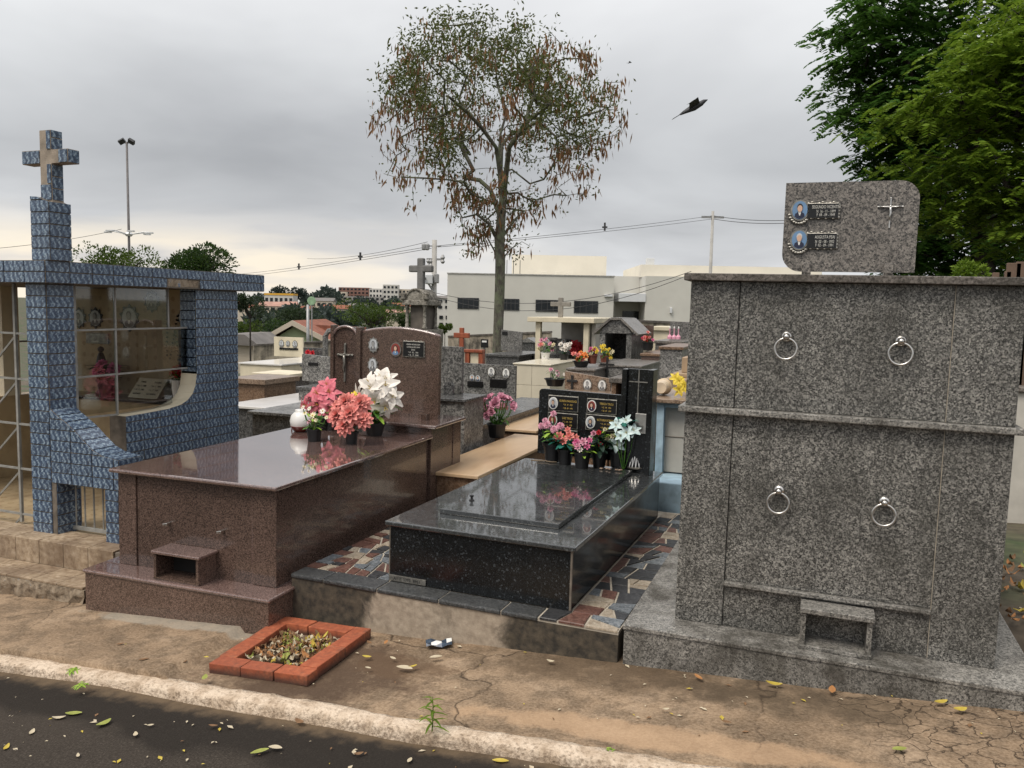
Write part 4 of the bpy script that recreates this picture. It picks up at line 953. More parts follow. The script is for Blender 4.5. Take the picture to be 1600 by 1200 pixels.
# white round vase lying on its side
vz = Bl(470, 674); vo = thing('white_vase', 'round white ceramic vase with a dark red rim behind the pink lilies', 'vase', vz)
m = MB(); m.lathe([(.03, 0), (.055, .008), (.082, .05), (.088, .085), (.078, .13), (.055, .155), (.042, .165), (.046, .18), (.038, .18)], (0, 0, 0), 24); m.build('vase_body', M['white'], vo, sm=True)
m = MB(); m.lathe([(.056, .006), (.0835, .048), (.0835, .044), (.055, .003)], (0, 0, 0), 24); m.torus((0, 0, 0), .0885, .005); m.build('vase_rim', plain('dark_red_glaze', (.12, .02, .015), .25), vo, sm=True)
bouquet('pink_lily_bunch', 'tall bunch of deep pink artificial lilies beside the white vase on the brown lid', Bl(503, 671), (.10, .045, .055),
    [fl('lily', 'pink', 'pollen', *a, dr=(a[0] * .022, -.6 - rs.random() * .5, (a[1] - 48) * .02 + rs.uniform(0, .4))) for a in ((-8, 70, .09, 0), (18, 74, .085, 0), (-28, 46, .08, -.03), (0, 50, .09, -.05), (34, 50, .085, 0), (-12, 34, .075, -.05), (24, 40, .08, -.04), (44, 42, .075, .02), (8, 88, .07, .03), (-24, 64, .075, .02), (-40, 42, .07, 0), (-22, 26, .07, -.04))], [('leaf', 26, (0, 0, .15), .10, .09), ('dark', 16, (0, .02, .2), .1, .09)])
bouquet('daisy_pot', 'small black pot of cream daisies at the front of the brown lid', Bl(491, 689), (.095, .046, .057),
    [fl('daisy', c_, 'pollen', *a) for c_, *a in (('cream', 0, 47, .030, -.02), ('white', 18, 56, .026, 0), ('cream', -20, 50, .022, 0), ('white', -14, 58, .02, .02), ('cream', 10, 40, .018, -.04), ('white', -24, 60, .02), ('rose', -5, 36, .02, -.04), ('cream', 26, 45, .018))], [('leaf', 26, (0, 0, .15), .075, .055), ('lime', 12, (0, -.02, .14), .08, .05)])
bouquet('coral_dahlia_pot', 'black pot crowded with round coral dahlias on the brown lid', Bl(549, 693), (.092, .040, .052),
    [fl('dahlia', 'coral', 'pollen', *a) for a in ((-20, 50, .088, -.05), (10, 56, .098, -.08), (28, 46, .08, -.03), (-8, 74, .09, -.01), (20, 74, .085, 0), (0, 34, .08, -.09), (-30, 64, .07, .03))], [('dark', 18, (0, 0, .14), .07, .07)])
bouquet('white_lily_bowl', 'wide black bowl of white lilies in front of the brown headstone', Bl(585, 680), (.105, .06, .088),
    [fl('lily', 'white', 'pollen', *a, dr=(a[0] * .022, -.55 - rs.random() * .5, (a[1] - 78) * .02 + rs.uniform(-.1, .3))) for a in ((-2, 90, .105, -.02), (24, 96, .10, 0), (-26, 76, .095, -.02), (8, 68, .10, -.05), (38, 76, .09, 0), (-12, 58, .09, -.06), (28, 58, .09, -.04), (20, 108, .085, .03), (-14, 100, .08, .03), (8, 112, .07, .03))] + [fl('daisy', 'yellow', 'pollen', -42, 75, .05, -.02)],
    [('leaf', 34, (0, 0, .2), .11, .11), ('lime', 14, (.03, -.05, .17), .1, .1)])
pot_o = thing('empty_black_pot', 'small black pot standing behind the coral dahlias', 'flower pot', Bl(541, 676)); pot_mesh(.12, .04, .055, M['pot'], pot_o)

def Kl(px, py, z=.5485): return KM @ local_hit(px, py, KM, z)
PXM = .0049
bouquet('leafy_pot', 'bell-shaped black pot of yellowish leaves and pink zinnias reaching over the black headstone plaques', Kl(863, 721), (.15, .055, .075),
    [fl('dahlia', 'rose', 'magenta', *a) for a in ((-8, 60, .034, -.03), (5, 54, .034, -.05), (-20, 57, .03), (15, 60, .034, -.04), (-14, 66, .026), (0, 78, .028))], [('lime', 14, (0, -.01, .21), .08, .07), ('leaf', 20, (0, 0, .20), .08, .07)])
bouquet('coral_carnation_pot', 'black pot of coral carnations with teal leaves before the black headstone', Kl(883, 725), (.12, .047, .062),
    [fl('tuft', 'coral', 'pollen', *a) for a in ((-8, 44, .05, -.03), (8, 46, .05, -.03), (0, 38, .045, -.05), (16, 42, .045), (-16, 40, .04), (2, 54, .035, .02))], [('teal', 30, (0, 0, .15), .07, .10)])
bouquet('pink_hydrangea_pot', 'black pot with a pink and white cluster and lime leaves before the black headstone', Kl(909, 731), (.125, .048, .065),
    [fl('tuft', c_, 'pollen', *a) for c_, *a in (('magenta', -8, 40, .04, -.02), ('rose', 4, 42, .042, -.04), ('magenta', 10, 36, .036, -.04), ('rose', -4, 34, .036, -.05), ('white', 0, 30, .03, -.05), ('magenta', 12, 44, .03), ('rose', -12, 34, .03))], [('lime', 16, (0, -.01, .135), .06, .075)])
bouquet('mixed_bud_pot', 'black pot of dark foliage with red and cream buds before the black headstone', Kl(936, 729), (.12, .045, .062),
    [fl('rose', c_, 'pollen', *a) for c_, *a in (('rose', -10, 52, .03), ('red', -2, 54, .026), ('cream', 12, 44, .026), ('red', 4, 36, .026, -.04), ('cream', 20, 50, .024), ('white', -14, 46, .024), ('cream', 8, 60, .02))], [('dark', 40, (0, 0, .17), .08, .09), ('lime', 8, (0, 0, .24), .05, .06)])
bouquet('pale_lily_pot', 'black pot with one pale blue-white lily low down beside the metal statuette', Kl(966, 729), (.12, .06, .072),
    [fl('lily', 'aqua', 'pollen', 0, 36, .06, -.05, (0, -.9, .3))], [('lime', 10, (0, .01, .25), .05, .07), ('leaf', 14, (0, .01, .2), .05, .07)])
q_ = Kl(968, 722)
bouquet('aqua_lily_spray', 'spray of pale aqua lilies rising beside the steel plate on the black pillar', Kl(974, 732), None,
    [fl('lily', 'aqua', 'pollen', *a) for a in ((-12, 68, .05, -.03), (6, 58, .056, -.06), (16, 62, .05, -.03), (2, 76, .045, 0), (-3, 52, .045, -.05))], [('teal', 10, (0, 0, .36), .05, .08)], cat='flowers')
# flowers inside the chapel
q_ = at(168, 626, 5.9); q_.z = .8555; PXM = .0052
bouquet('altar_pink_pot', 'black pot of pink flowers on the altar inside the glazed chapel', q_, (.16, .07, .09), [fl('dahlia', 'magenta', 'pollen', *a) for a in ((-18, 48, .07), (-10, 56, .06), (16, 50, .07), (22, 44, .05), (-24, 42, .05))], [('dark', 30, (0, 0, .22), .1, .11)])
q_ = at(281, 634, 5.86); q_.z = .8555
bouquet('altar_red_vase', 'tall white vase of red flowers at the right end of the chapel altar', q_, (.2, .05, .075), [fl('tuft', 'red', 'pollen', *a) for a in ((-6, 54, .06), (6, 58, .06), (0, 46, .05), (12, 50, .05), (-12, 48, .05))], [('leaf', 12, (0, 0, .22), .06, .08)], potmat='white')
q_ = at(160, 640, 5.99); q_.z = .8555; so = thing('dark_figurine', 'small dark standing figurine among the pink altar flowers in the chapel', 'statuette', q_); m = MB(); m.lathe([(.05, 0), (.055, .02), (.03, .05), (.045, .16), (.06, .24), (.035, .36), (.02, .40)], (0, 0, 0), 12); m.ball((0, 0, .43), .03, seg=10, rings=6); m.build('figure', M['old_figure'] if 'old_figure' in M else M['hair'], so, sm=True)
PXM = .0049
# filigree statuette
so = thing('filigree_statuette', 'small conical metal filigree statuette at the foot of the black pillar', 'statuette', Kl(993, 731))
m = MB(); hh = .20
for i in range(14):
    a = 2 * math.pi * i / 14; m.tube([(.062 * math.cos(a), .062 * math.sin(a), .012), (.04 * math.cos(a + .2), .04 * math.sin(a + .2), .09), (.012 * math.cos(a + .4), .012 * math.sin(a + .4), hh * .86)], .0028, 4)
    m.tube([(.062 * math.cos(a), .062 * math.sin(a), .012), (.04 * math.cos(a - .2), .04 * math.sin(a - .2), .09), (.012 * math.cos(a - .4), .012 * math.sin(a - .4), hh * .86)], .0028, 4)
m.build('mesh_gown', M['metal'], so); m = MB(); m.lathe([(.07, 0), (.072, .008), (.06, .014), (.03, .016)], (0, 0, 0), 20); m.build('base', M['bronze'], so)
m = MB(); m.lathe([(.02, .014), (.03, .06), (.022, .12), (.012, .165), (.004, .17)], (0, 0, 0), 12); m.build('figure_body', plain('pale_brass', (.34, .26, .13), .4, .3, 30, metal=.5), so); m = MB(); m.ball((0, 0, .187), .016, seg=10, rings=6); m.lathe([(.015, .198), (.02, .215), (.012, .212)], (0, 0, 0), 10); m.build('crowned_head', M['bronze'], so, sm=True)
M['cord'] = plain('dry_stalk', (.16, .12, .08), .7)
m = MB(); m.tube([(-.12, 0, .006), (-.06, -.02, .008), (0, .01, .006), (.05, -.012, .008), (.09, .01, .006)], .006, 5); m.tube([(-.1, .02, .006), (-.03, .0, .012), (.06, .02, .006)], .005, 5)
tag(m.build('dry_stalk', M['cord'], loc=Kl(852, 722)), 'dried flower stalk lying at the left pot on the black slab', 'stalk')
m = MB()
for i in range(7): m.ball((rs.uniform(-.07, .09), rs.uniform(-.02, .02), .009), rs.uniform(.010, .018), rs.uniform(.008, .014), .008, 7, 4)
tag(m.build('pebble_heap', M['tan_stone'], loc=Kl(953, 735)), 'small heap of brown pebbles before the dark-leaved pot', 'pebbles', kind='stuff')

# ------------------------------------------------------------------ the graves behind
def tomb(name, label, pl, pr, pt, Y, depth, mats, hs=None, over=.03, lid=.035, group=None, ports=(), back=None, panel=False, zbase=None):
    p0 = at(pl, pt, Y); x0, zt = p0.x, p0.z; x1 = at(pr, pt, Y).x; w_ = x1 - x0; cx = (x0 + x1) / 2
    gz = H(cx, Y + depth / 2) - .12
    o = thing(name, label, 'tomb', (cx, Y, gz), (0, 0, 0), group); zt -= gz
    bm_, lm_ = mats; hw_ = w_ / 2
    box('body', M[bm_], o, -hw_ + over, hw_ - over, over, depth - over, 0, zt - lid - .001)
    if panel:
        for s in (-1, 1): box('pilaster', M[bm_], o, s * hw_ - s * over - s * .07 if s > 0 else -hw_ + over - .006, hw_ - over + .006 if s > 0 else -hw_ + over + .07, over - .006, over + .07, 0.001, zt - lid - .0015)
    box('lid', M[lm_], o, -hw_, hw_, 0, depth, zt - lid, zt, .006)
    if hs:
        a, c, tp, mt, arch, yo = hs[:6]; yy = Y + yo; A = at(a, tp, yy); C = at(c, tp, yy); z1 = A.z - gz; xa_, xb_ = A.x - cx, C.x - cx
        if len(hs) > 6: zr_ = C.z * 0 + at(c, hs[6], yy).z - gz
        else: zr_ = z1
        zb = zt + .001
        k = 9 if arch else 2; pts = [(xa_, zb), (xb_, zb)] + [(xb_ + (xa_ - xb_) * i / (k - 1), zr_ + (z1 - zr_) * i / (k - 1) + arch * 4 * (i / (k - 1)) * (1 - i / (k - 1))) for i in range(k)]
        MB().prism(pts, (0, yo, 0), X_, Z_, (0, .05, 0)).build('headstone', M[mt], o)
        for (px, py, s, bg_) in ports:
            q = at(px, py, yy); portrait(o, q.x - cx, yo - .0005, q.z - gz, s, bg_, 'bronze', .14, .75, bw=True)
    o['_z'] = zt; return o, (cx, Y, gz)
def part_at(o, base, name, mat, pl, pr, pt, pb, Y, th, b=.003):
    a = at(pl, pt, Y); c = at(pr, pt, Y); d = at(pl, pb, Y)
    return box(name, M[mat], o, a.x - base[0], c.x - base[0], Y - base[1] - th, Y - base[1], d.z - base[2], a.z - base[2], b)
# between the brown and the black tomb: sandstone slab
o, bs = tomb('sandstone_tomb', 'low tomb with a smooth sandy stone slab between the brown and black tombs', 655, 747, 735, 6.15, 2.3, ('tan_dark', 'wood_slab'), over=.03, lid=.03)
p = atz(778, 684, bs[2] + o['_z']); p = atz(776, 683, bs[2] + o['_z'] + .001)
PXM = .0054
rl = []
for i in range(30):
    a = rs.uniform(0, 6.28); el = rs.uniform(-.15, 1.45); d = Vector((math.cos(a) * math.cos(el), math.sin(a) * math.cos(el), math.sin(el))); rl.append(('rose', 'rose', 'rose', (d.x * .205, d.y * .17, .26 + d.z * .19), d + Vector((0, -.3, .1)), .060))
bouquet('pink_rose_pot', 'square black pot with a dome of pink roses on the sandy stone slab', p, (.15, .078, .10), rl, [('leaf', 50, (0, 0, .22), .12, .07)])
# second slab row behind it
o, bs = tomb('tan_tile_tomb', 'low tomb with a tan tiled top behind the sandy slab', 765, 838, 668, 8.6, 3.0, ('tan_dark', 'wood_slab'), lid=.03)
o, bs = tomb('grey_portrait_tomb', 'grey granite tomb whose square headstone carries two ovals, a dark plaque and an open book', 655, 735, 664, 7.85, 3.2, ('grey_far', 'grey_dark'), hs=(722, 806, 567, 'grey_far', 0, 2.9, 572), ports=((768, 581, .13, 'white'), (791, 583, .13, 'white')))
yq = 7.85 + 2.9
part_at(o, bs, 'plaque', 'blackplq', 766, 792, 592, 605, yq, .012); part_at(o, bs, 'plaque', 'blackplq', 731, 755, 595, 604, yq, .02)
q = at(738, 590, yq); portrait(o, q.x - bs[0], 2.8995, q.z - bs[2], .09, 'photogrey', 'bronze', .1, .8); q = at(747, 591, yq); portrait(o, q.x - bs[0], 2.8995, q.z - bs[2], .09, 'photogrey', 'bronze', .1, .8)
o, bs = tomb('grey_slab_tomb', 'grey granite tomb close behind the brown headstone with an upright grey slab', 640, 728, 619, 7.25, .55, ('grey_far', 'grey_dark'), hs=(660, 722, 540, 'grey_far', 0, .42), lid=.03)
q = at(697, 611, 7.5); m = MB(); m.prism([(-.05, 0), (.05, 0), (.05, .09), (.03, .13), (-.03, .13), (-.05, .09)], (q.x - bs[0], .3, o['_z'] + .001), X_, Z_, (0, .04, 0)); m.build('bracket', M['grey_dark'], o)
# left cluster behind the chapel
tomb('dark_grey_tomb', 'dark grey tomb with a flat stone lid left of the brown headstone', 386, 470, 642, 7.3, 1.25, ('grey_dark', 'grey_far'), over=.04)
tomb('pale_slab_tomb', 'low tomb with a wide pale polished slab behind the chapel corner', 345, 432, 632, 8.8, 2.6, ('grey_dark', 'pale'), over=.05)
tomb('rust_stone_tomb', 'rusty tan stone tomb with a thick lid beside the chapel corner', 352, 414, 590, 10.4, .9, ('tan_dark', 'tan_stone'), over=.05, lid=.08)
o, bs = tomb('cream_tomb', 'long cream tomb with a cream headstone holding three ovals', 372, 440, 566, 14.2, 2.4, ('cream', 'pale'), hs=(428, 473, 526, 'cream', 0, 2.2), ports=((440, 537, .15, 'photogrey'), (450, 537, .12, 'photogrey'), (461, 538, .15, 'photogrey')))
part_at(o, bs, 'plaque', 'blackplq', 437, 466, 543, 546, 16.4, .02)
tomb('grey_cream_top_tomb', 'small grey tomb with a cream slab on top, among the left graves', 393, 452, 582, 11.9, .8, ('grey_dark', 'cream'), over=.08, lid=.06)
o, bs = tomb('grey_leaning_tomb', 'grey granite tomb with a plain slab headstone and small dark plaque', 462, 522, 604, 9.7, 1.0, ('grey_far', 'grey_dark'), hs=(472, 530, 553, 'grey_far', 0, .8, 560))
part_at(o, bs, 'plaque', 'blackplq', 482, 497, 566, 571, 10.5, .015)
o, bs = tomb('slate_headstone_tomb', 'small slate headstone tomb with red flowers, peeking over the plain grey slab', 468, 515, 570, 13.5, .8, ('grey_dark', 'grey_dark'), hs=(474, 506, 543, 'grey_dark', 0, .6))
q = at(485, 552, 14.0); bouquet('red_flower_bunch', 'tiny bunch of red flowers on the slate headstone at the left', (q.x, q.y, at(485, 556, 14.0).z), None, [('tuft', 'red', 'red', (-.05, 0, .06), (0, -1, .4), .08), ('tuft', 'red', 'red', (.06, 0, .05), (0, -1, .4), .08)], cat='flowers')
q = at(513, 553, 12.5); go = thing('grey_arch_frame', 'bare grey arched frame standing left of the brown headstone', 'arch', (q.x, 12.5, H(q.x, 12.5) - .1))
m = MB(); zb = H(q.x, 12.5) - .1; zt2 = at(513, 515, 12.5).z - zb; m.tube([(-.06, 0, 0), (-.06, 0, zt2 - .12), (0, 0, zt2 - .03), (.18, .3, zt2), (.36, .6, zt2)], .05, 6); m.build('arch_post', M['grey_far'], go)
# rust-red wooden cross grave
t = NT('red_oxide_wood'); n = t.noise(12, 5, .6, .5, sc=(1, 1, .2)); M['redwood'] = t.fin(t.ramp(n, [(.3, (.16, .035, .015)), (.7, (.36, .095, .04))]), .55)
Yc = 15; q = at(721, 565, Yc); gz = H(q.x, Yc) - .1; ro_ = thing('red_cross_grave', 'grave with a rust-red cross and railed red frame behind the grey slabs', 'tomb', (q.x, Yc, gz))
zt2 = at(721, 512, Yc).z - gz; zar = at(721, 524, Yc).z - gz; wv3 = (at(733, 520, Yc).x - at(709, 520, Yc).x) / 2
box('cross_post', M['redwood'], ro_, -.045, .045, -.03, .03, 0, zt2, .01); box('cross_arm', M['redwood'], ro_, -wv3, wv3, -.034, .034, zar - .05, zar + .05, .01)
xb2 = at(756, 545, Yc).x - q.x; zr2 = at(740, 546, Yc).z - gz
box('rail', M['redwood'], ro_, .05, xb2, -.08, .08, zr2 - .06, zr2, .01)
for xx in (.1, xb2 - .09): box('post', M['redwood'], ro_, xx, xx + .09, -.06, .06, 0, zr2 - .0605, .005)
box('panel', M['cream'], ro_, .2, xb2 - .1, -.02, .02, 0, zr2 - .061)
# dark tombs under the tree
o, bs = tomb('dark_tree_tomb', 'dark polished tomb with a rounded grey headstone at the foot of the dry tree', 757, 812, 553, 19.5, 2.2, ('grey_dark', 'grey_dark'), hs=(783, 816, 515, 'grey_far', 0, 1.8, 519), lid=.06)
part_at(o, bs, 'plaque', 'blackplq', 785, 793, 518, 523, 21.3, .02)
q = at(757, 545, 22); m = thing('black_marker', 'little black marker board left of the dry tree trunk', 'marker', (q.x, 22, H(q.x, 22) - .1)); z_ = at(757, 530, 22).z - (H(q.x, 22) - .1); box('board', M['blackplq'], m, -.11, .11, -.02, .02, z_ - .24, z_); box('stake', M['grey_dark'], m, -.03, .03, -.015, .015, 0, z_ - .241); box('label_card', M['white'], m, -.07, .07, -.024, -.0205, z_ - .09, z_ - .04)
q = at(824, 545, 26); m = thing('small_gabled_tomb', 'tiny dark gabled tomb by the stained wall', 'tomb', (q.x, 26, H(q.x, 26) - .1)); z_ = at(824, 535, 26).z - (H(q.x, 26) - .1)
box('body', M['grey_dark'], m, -.24, .24, 0, .6, 0, z_); MB().prism([(-.3, z_ + .001), (.3, z_ + .001), (0, z_ + .16)], (0, -.05, 0), X_, Z_, (0, .7, 0)).build('roof', M['grey_far'], m)
# cream tiled tomb: tiles are parts
Yt = 15.5; A = at(803, 567, Yt); Cc = at(860, 572, Yt); gz = H(A.x, Yt) - .1; w_ = Cc.x - A.x; zt2 = A.z - gz; dp = 2.0
ct = thing('cream_tiled_tomb', 'square cream tiled tomb carrying two pots of pale flowers', 'tomb', (A.x, Yt, gz)); box('core', M['grout'], ct, .006, w_ - .006, .006, dp, 0, zt2 - .03)
box('lid', M['cream_tile'], ct, -.02, w_ + .02, -.02, dp + .02, zt2 - .0295, zt2, .008)
for j in range(3):
    z0 = zt2 - .032 - .4 * (j + 1)
    for i in range(2): box('tile', M['cream_tile'], ct, w_ * i / 2 + .004, w_ * (i + 1) / 2 - .004, 0, .0055, max(0, z0 + .004), z0 + .396, .002)
    for i in range(4): box('tile', M['cream_tile'], ct, w_ - .0055, w_, dp * i / 4 + .008, dp * (i + 1) / 4 - .004, max(0, z0 + .004), z0 + .396, .002)
q = atz(852, 561, A.z + .001); bouquet('pale_pink_pot', 'white pot of faded pink flowers on the cream tiled tomb', q, (.14, .08, .1), [('tuft', c_, 'pollen', (rs.uniform(-.2, .2), rs.uniform(-.1, .1), rs.uniform(.2, .42)), (rs.uniform(-.5, .5), -1, .6), .07) for c_ in ('rose', 'cream', 'rose', 'rose', 'cream', 'coral', 'cream', 'rose', 'rose')], [('leaf', 30, (0, 0, .22), .18, .12)], potmat='white')
q = atz(881, 562, A.z + .001); bouquet('white_bloom_pot', 'dark pot of white blooms on the cream tiled tomb', q, (.13, .08, .1), [('tuft', 'white', 'pollen', (rs.uniform(-.13, .13), rs.uniform(-.1, .1), rs.uniform(.2, .34)), (rs.uniform(-.5, .5), -1, .8), .075) for _ in range(11)], [('dark', 20, (0, 0, .18), .1, .1)])
# cream open shelter with a cross on its roof
Ys = 19.5; A = at(826, 495, Ys); Cc = at(930, 495, Ys); gz = H(A.x, Ys) - .1; w_ = Cc.x - A.x; sh = thing('cream_shelter', 'cream flat-roofed open shelter over graves with a wooden cross on the roof', 'tomb', (A.x, Ys, gz)); zr2 = A.z - gz
box('roof', M['cream'], sh, 0, w_, -.1, 2.6, zr2 - .12, zr2, .01)
for px in (836, 911): xx = at(px, 530, Ys).x - A.x; box('column', M['cream'], sh, xx, xx + .13, .02, .15, 0, zr2 - .1205, .004)
box('back_wall', plain('grey_plaster', (.33, .31, .28), .8, .15), sh, .15, w_ - .12, 2.3, 2.42, 0, zr2 - .121); box('side_wall', plain('dim_plaster', (.36, .34, .30), .8, .1), sh, w_ - .119, w_ - .02, .16, 2.42, 0, zr2 - .121)
a, c = at(849, 527, Ys + 1.6), at(892, 528, Ys + 1.6); z1 = a.z - gz; box('headstone', M['grey_far'], sh, a.x - A.x, (a.x + c.x) / 2 - A.x - .005, 1.6, 1.66, 0, z1, .004); box('headstone', M['grey_far'], sh, (a.x + c.x) / 2 - A.x + .005, c.x - A.x, 1.6, 1.66, 0, z1 - .02, .004)
for px in (858, 883): q = at(px, 534, Ys + 1.6); portrait(sh, q.x - A.x - .04, 1.599, q.z - gz, .14, 'photogrey', 'bronze', .1); box('plaque', M['blackplq'], sh, q.x - A.x + .04, q.x - A.x + .2, 1.588, 1.5995, q.z - gz - .05, q.z - gz + .05)
box('pedestal', M['grey_dark'], sh, a.x - A.x - .1, c.x - A.x + .1, 1.1, 1.59, 0, z1 - .42, .01)
q = at(875, 495, Ys + .2); zc1 = at(875, 465, Ys + .2).z - gz; hh = zc1 - zr2; xx = q.x - A.x
m = MB(); m.box(xx - .06, xx + .06, .2, .28, zr2 + .001, zc1, .01); m.box(xx - .26, xx + .26, .198, .282, zr2 + hh * .56, zr2 + hh * .56 + .11, .01); m.build('cross', plain('weathered_cross', (.26, .24, .21), .8, .25, 8), sh)
q = at(898, 540, Ys + 1.3); bouquet('red_ball_flowers', 'dark red round flower ball inside the cream shelter', (q.x, q.y, at(898, 551, Ys + 1.3).z), None, [('dahlia', 'red', 'red', (0, 0, .15), (0, -1, .3), .2), ('dahlia', 'red', 'red', (.12, .05, .1), (.3, -1, .3), .16)], cat='flowers')
# grey granite gabled shrine
Yg = 13.2; A = at(936, 565, Yg); Cc = at(986, 565, Yg); gz = H(A.x, Yg) - .1; w_ = Cc.x - A.x; sg = thing('granite_shrine', 'grey granite shrine with a clipped gable roof and deep open niche', 'tomb', (A.x, Yg, gz)); dp = .95
ze = at(936, 520, Yg).z - gz; zr2 = at(960, 500, Yg).z - gz
for s in (0, w_ - .09): box('post', M['grey_far'], sg, s, s + .09, 0, .12, 0, ze, .003)
box('side', M['grey_dark'], sg, w_ - .035, w_ - .003, .121, dp, 0, ze - .001); box('side', M['grey_far'], sg, .003, .035, .121, dp, 0, ze - .001); box('back', M['grey_far'], sg, .036, w_ - .036, dp - .05, dp - .002, 0, ze - .002)
box('floor', M['grey_far'], sg, .036, w_ - .036, -.05, dp - .051, 0, at(960, 562, Yg).z - gz)
gp = [(-.0, ze + .001), (w_, ze + .001), (w_, ze + .02), (w_ * .66, zr2), (w_ * .36, zr2), (0, ze + .02)]
MB().prism(gp, (0, -.02, 0), X_, Z_, (0, .06, 0)).build('gable', M['grey_far'], sg)
for (a_, c_) in (((-.09, ze - .03), (w_ * .36, zr2 + .005)), ((w_ * .36, zr2 + .005), (w_ * .66, zr2 + .005)), ((w_ * .66, zr2 + .005), (w_ + .1, ze - .03))):
    d = Vector((c_[0] - a_[0], c_[1] - a_[1])); nn = Vector((-d.y, d.x)).normalized() * .035
    MB().prism([a_, c_, (c_[0] + nn.x, c_[1] + nn.y), (a_[0] + nn.x, a_[1] + nn.y)], (0, -.07, 0), X_, Z_, (0, dp + .12, 0)).build('roof_slab', M['pale'] if False else M['grey_b'], sg)
# grey tomb in front of the shrine with a metal cross, and neighbours
o, bs = tomb('grey_cross_tomb', 'grey granite tomb with a thin dark cross fixed to its front below the shrine', 935, 1003, 569, 11.2, 1.6, ('grey_far', 'grey_b'), over=.02, lid=.03)
q = at(948, 590, 11.2); m = MB(); m.box(-.014, .014, -.02, 0, 0, .3); m.box(-.1, .1, -.022, -.001, .19, .215); m.build('cross', M['darkline'], o, loc=(q.x - bs[0], .018, at(948, 592, 11.2).z - bs[2]))
q = at(979, 582, 11.2); portrait(o, q.x - bs[0], .019, q.z - bs[2], .12, 'photogrey', 'blackplq', .1)
tomb('pinkish_tomb', 'low pinkish grey granite tomb with orange flowers on top', 884, 930, 575, 10.6, 1.3, ('grey_b', 'grey_b'), over=.02, lid=.03)
yb = at(905, 572, 11.0)
def small(name, label, px, py, Y, pot, cols, n, sp, r, leafc='leaf', kind='tuft', potmat='pot'):
    sp *= .62; r *= .62; pot = tuple(x * .8 for x in pot) if pot else pot
    q = at(px, py, Y); fl_ = [(kind, rs.choice(cols), 'pollen', (rs.gauss(0, sp), rs.gauss(0, sp * .6), (pot[0] if pot else 0) + sp + rs.gauss(0, sp * .6)), (rs.uniform(-.6, .6), -1, rs.uniform(.2, 1)), r) for _ in range(n)]
    return bouquet(name, label, q, pot, fl_, [(leafc, 22, (0, 0, (pot[0] if pot else 0) + sp * .6), sp * 1.3, r * 1.3)], potmat=potmat, cat='flower pot' if pot else 'flowers')
M['terracotta'] = plain('terracotta', (.17, .05, .03), .6)
small('orange_flower_bowl', 'dark bowl spilling orange flowers on the pinkish grey tomb', 908, 573, 10.9, (.1, .1, .14), ['orange', 'orange', 'coral'], 10, .10, .085)
small('purple_yellow_pot', 'terracotta pot of yellow and magenta flowers beside the orange ones', 925, 568, 11.0, (.15, .07, .09), ['yellow', 'magenta', 'cream', 'magenta'], 10, .09, .07, potmat='terracotta')
small('yellow_flower_pot', 'brown pot of yellow flowers in front of the granite shrine', 945, 566, 11.6, (.12, .07, .09), ['yellow', 'cream', 'yellow'], 11, .11, .065, potmat='terracotta')
small('white_daisy_bowl', 'dark bowl of white and pink daisies left of the tan headstone', 867, 603, 10.0, (.12, .12, .16), ['white', 'white', 'rose'], 10, .12, .06)
o, bs = tomb('tan_headstone_tomb', 'tan granite headstone tomb with a cross and two white ovals behind the black headstone', 878, 955, 612, 9.2, .8, ('tan_dark', 'tan_stone'), hs=(883, 954, 580, 'tan_stone', .0, .35, 592), ports=((918, 601, .12, 'white'), (941, 602, .12, 'white')))
q = at(894, 608, 9.55); m = MB(); m.box(-.014, .014, -.02, 0, 0, .17, .003); m.box(-.065, .065, -.022, -.001, .085, .115, .003); m.build('cross', M['darkline'], o, loc=(q.x - bs[0], .349, q.z - bs[2]))
Yn = 9.0; A = at(956, 590, Yn); Cc = at(990, 590, Yn); gz = H(A.x, Yn) - .1; no = thing('stone_niche', 'weathered stone niche with a dark opening between the tan headstone and black pillar', 'tomb', (A.x, Yn, gz)); w_ = Cc.x - A.x; z1 = A.z - gz
box('top', M['cap'], no, -.03, w_ + .03, -.03, .8, z1 - .06, z1, .01); box('side', M['tan_dark'], no, 0, .05, 0, .75, 0, z1 - .061); box('side', M['tan_dark'], no, w_ - .05, w_, 0, .75, 0, z1 - .061); box('back', M['tan_dark'], no, .051, w_ - .051, .55, .6, 0, z1 - .061)
# the tombs right of the black pillar
Yb = 6.95; A = at(1027, 622, Yb); Cc = at(1085, 622, Yb); gz = H(A.x, Yb) - .1; bl = thing('blue_framed_tomb', 'pale blue painted tomb with white panels and a tan top, half behind the vault', 'tomb', (A.x, Yb, gz)); w_ = Cc.x - A.x; z1 = A.z - gz
M['blue_paint'] = plain('flaking_blue_paint', (.36, .49, .58), .7, .3, 9); M['palewall'] = plain('pale_render', (.50, .47, .42), .7, .12, 5)
box('top', M['tan_stone'], bl, -.04, w_ + .04, -.05, 1.9, z1 - .035, z1, .006); box('post', M['blue_paint'], bl, 0, .06, 0, .10, 0, z1 - .036); box('post', M['blue_paint'], bl, w_ - .06, w_, 0, .10, 0, z1 - .036); box('beam', M['blue_paint'], bl, .061, w_ - .061, .01, .10, z1 - .075, z1 - .037)
zb_ = at(1040, 745, Yb).z - gz
box('panel', M['palewall'], bl, .05, w_ - .05, .08, .14, zb_ + .03, z1 - .037); box('panel_joint', M['dark_grout'], bl, .061, w_ - .061, .076, .0795, (zb_ + z1) / 2 - .003, (zb_ + z1) / 2 + .003); box('body', M['blue_paint'], bl, .02, w_ - .02, .1405, 1.85, 0, z1 - .0365)
box('ledge', M['blue_paint'], bl, -.05, w_ + .05, -.34, .079, 0, zb_ + .02, .01)
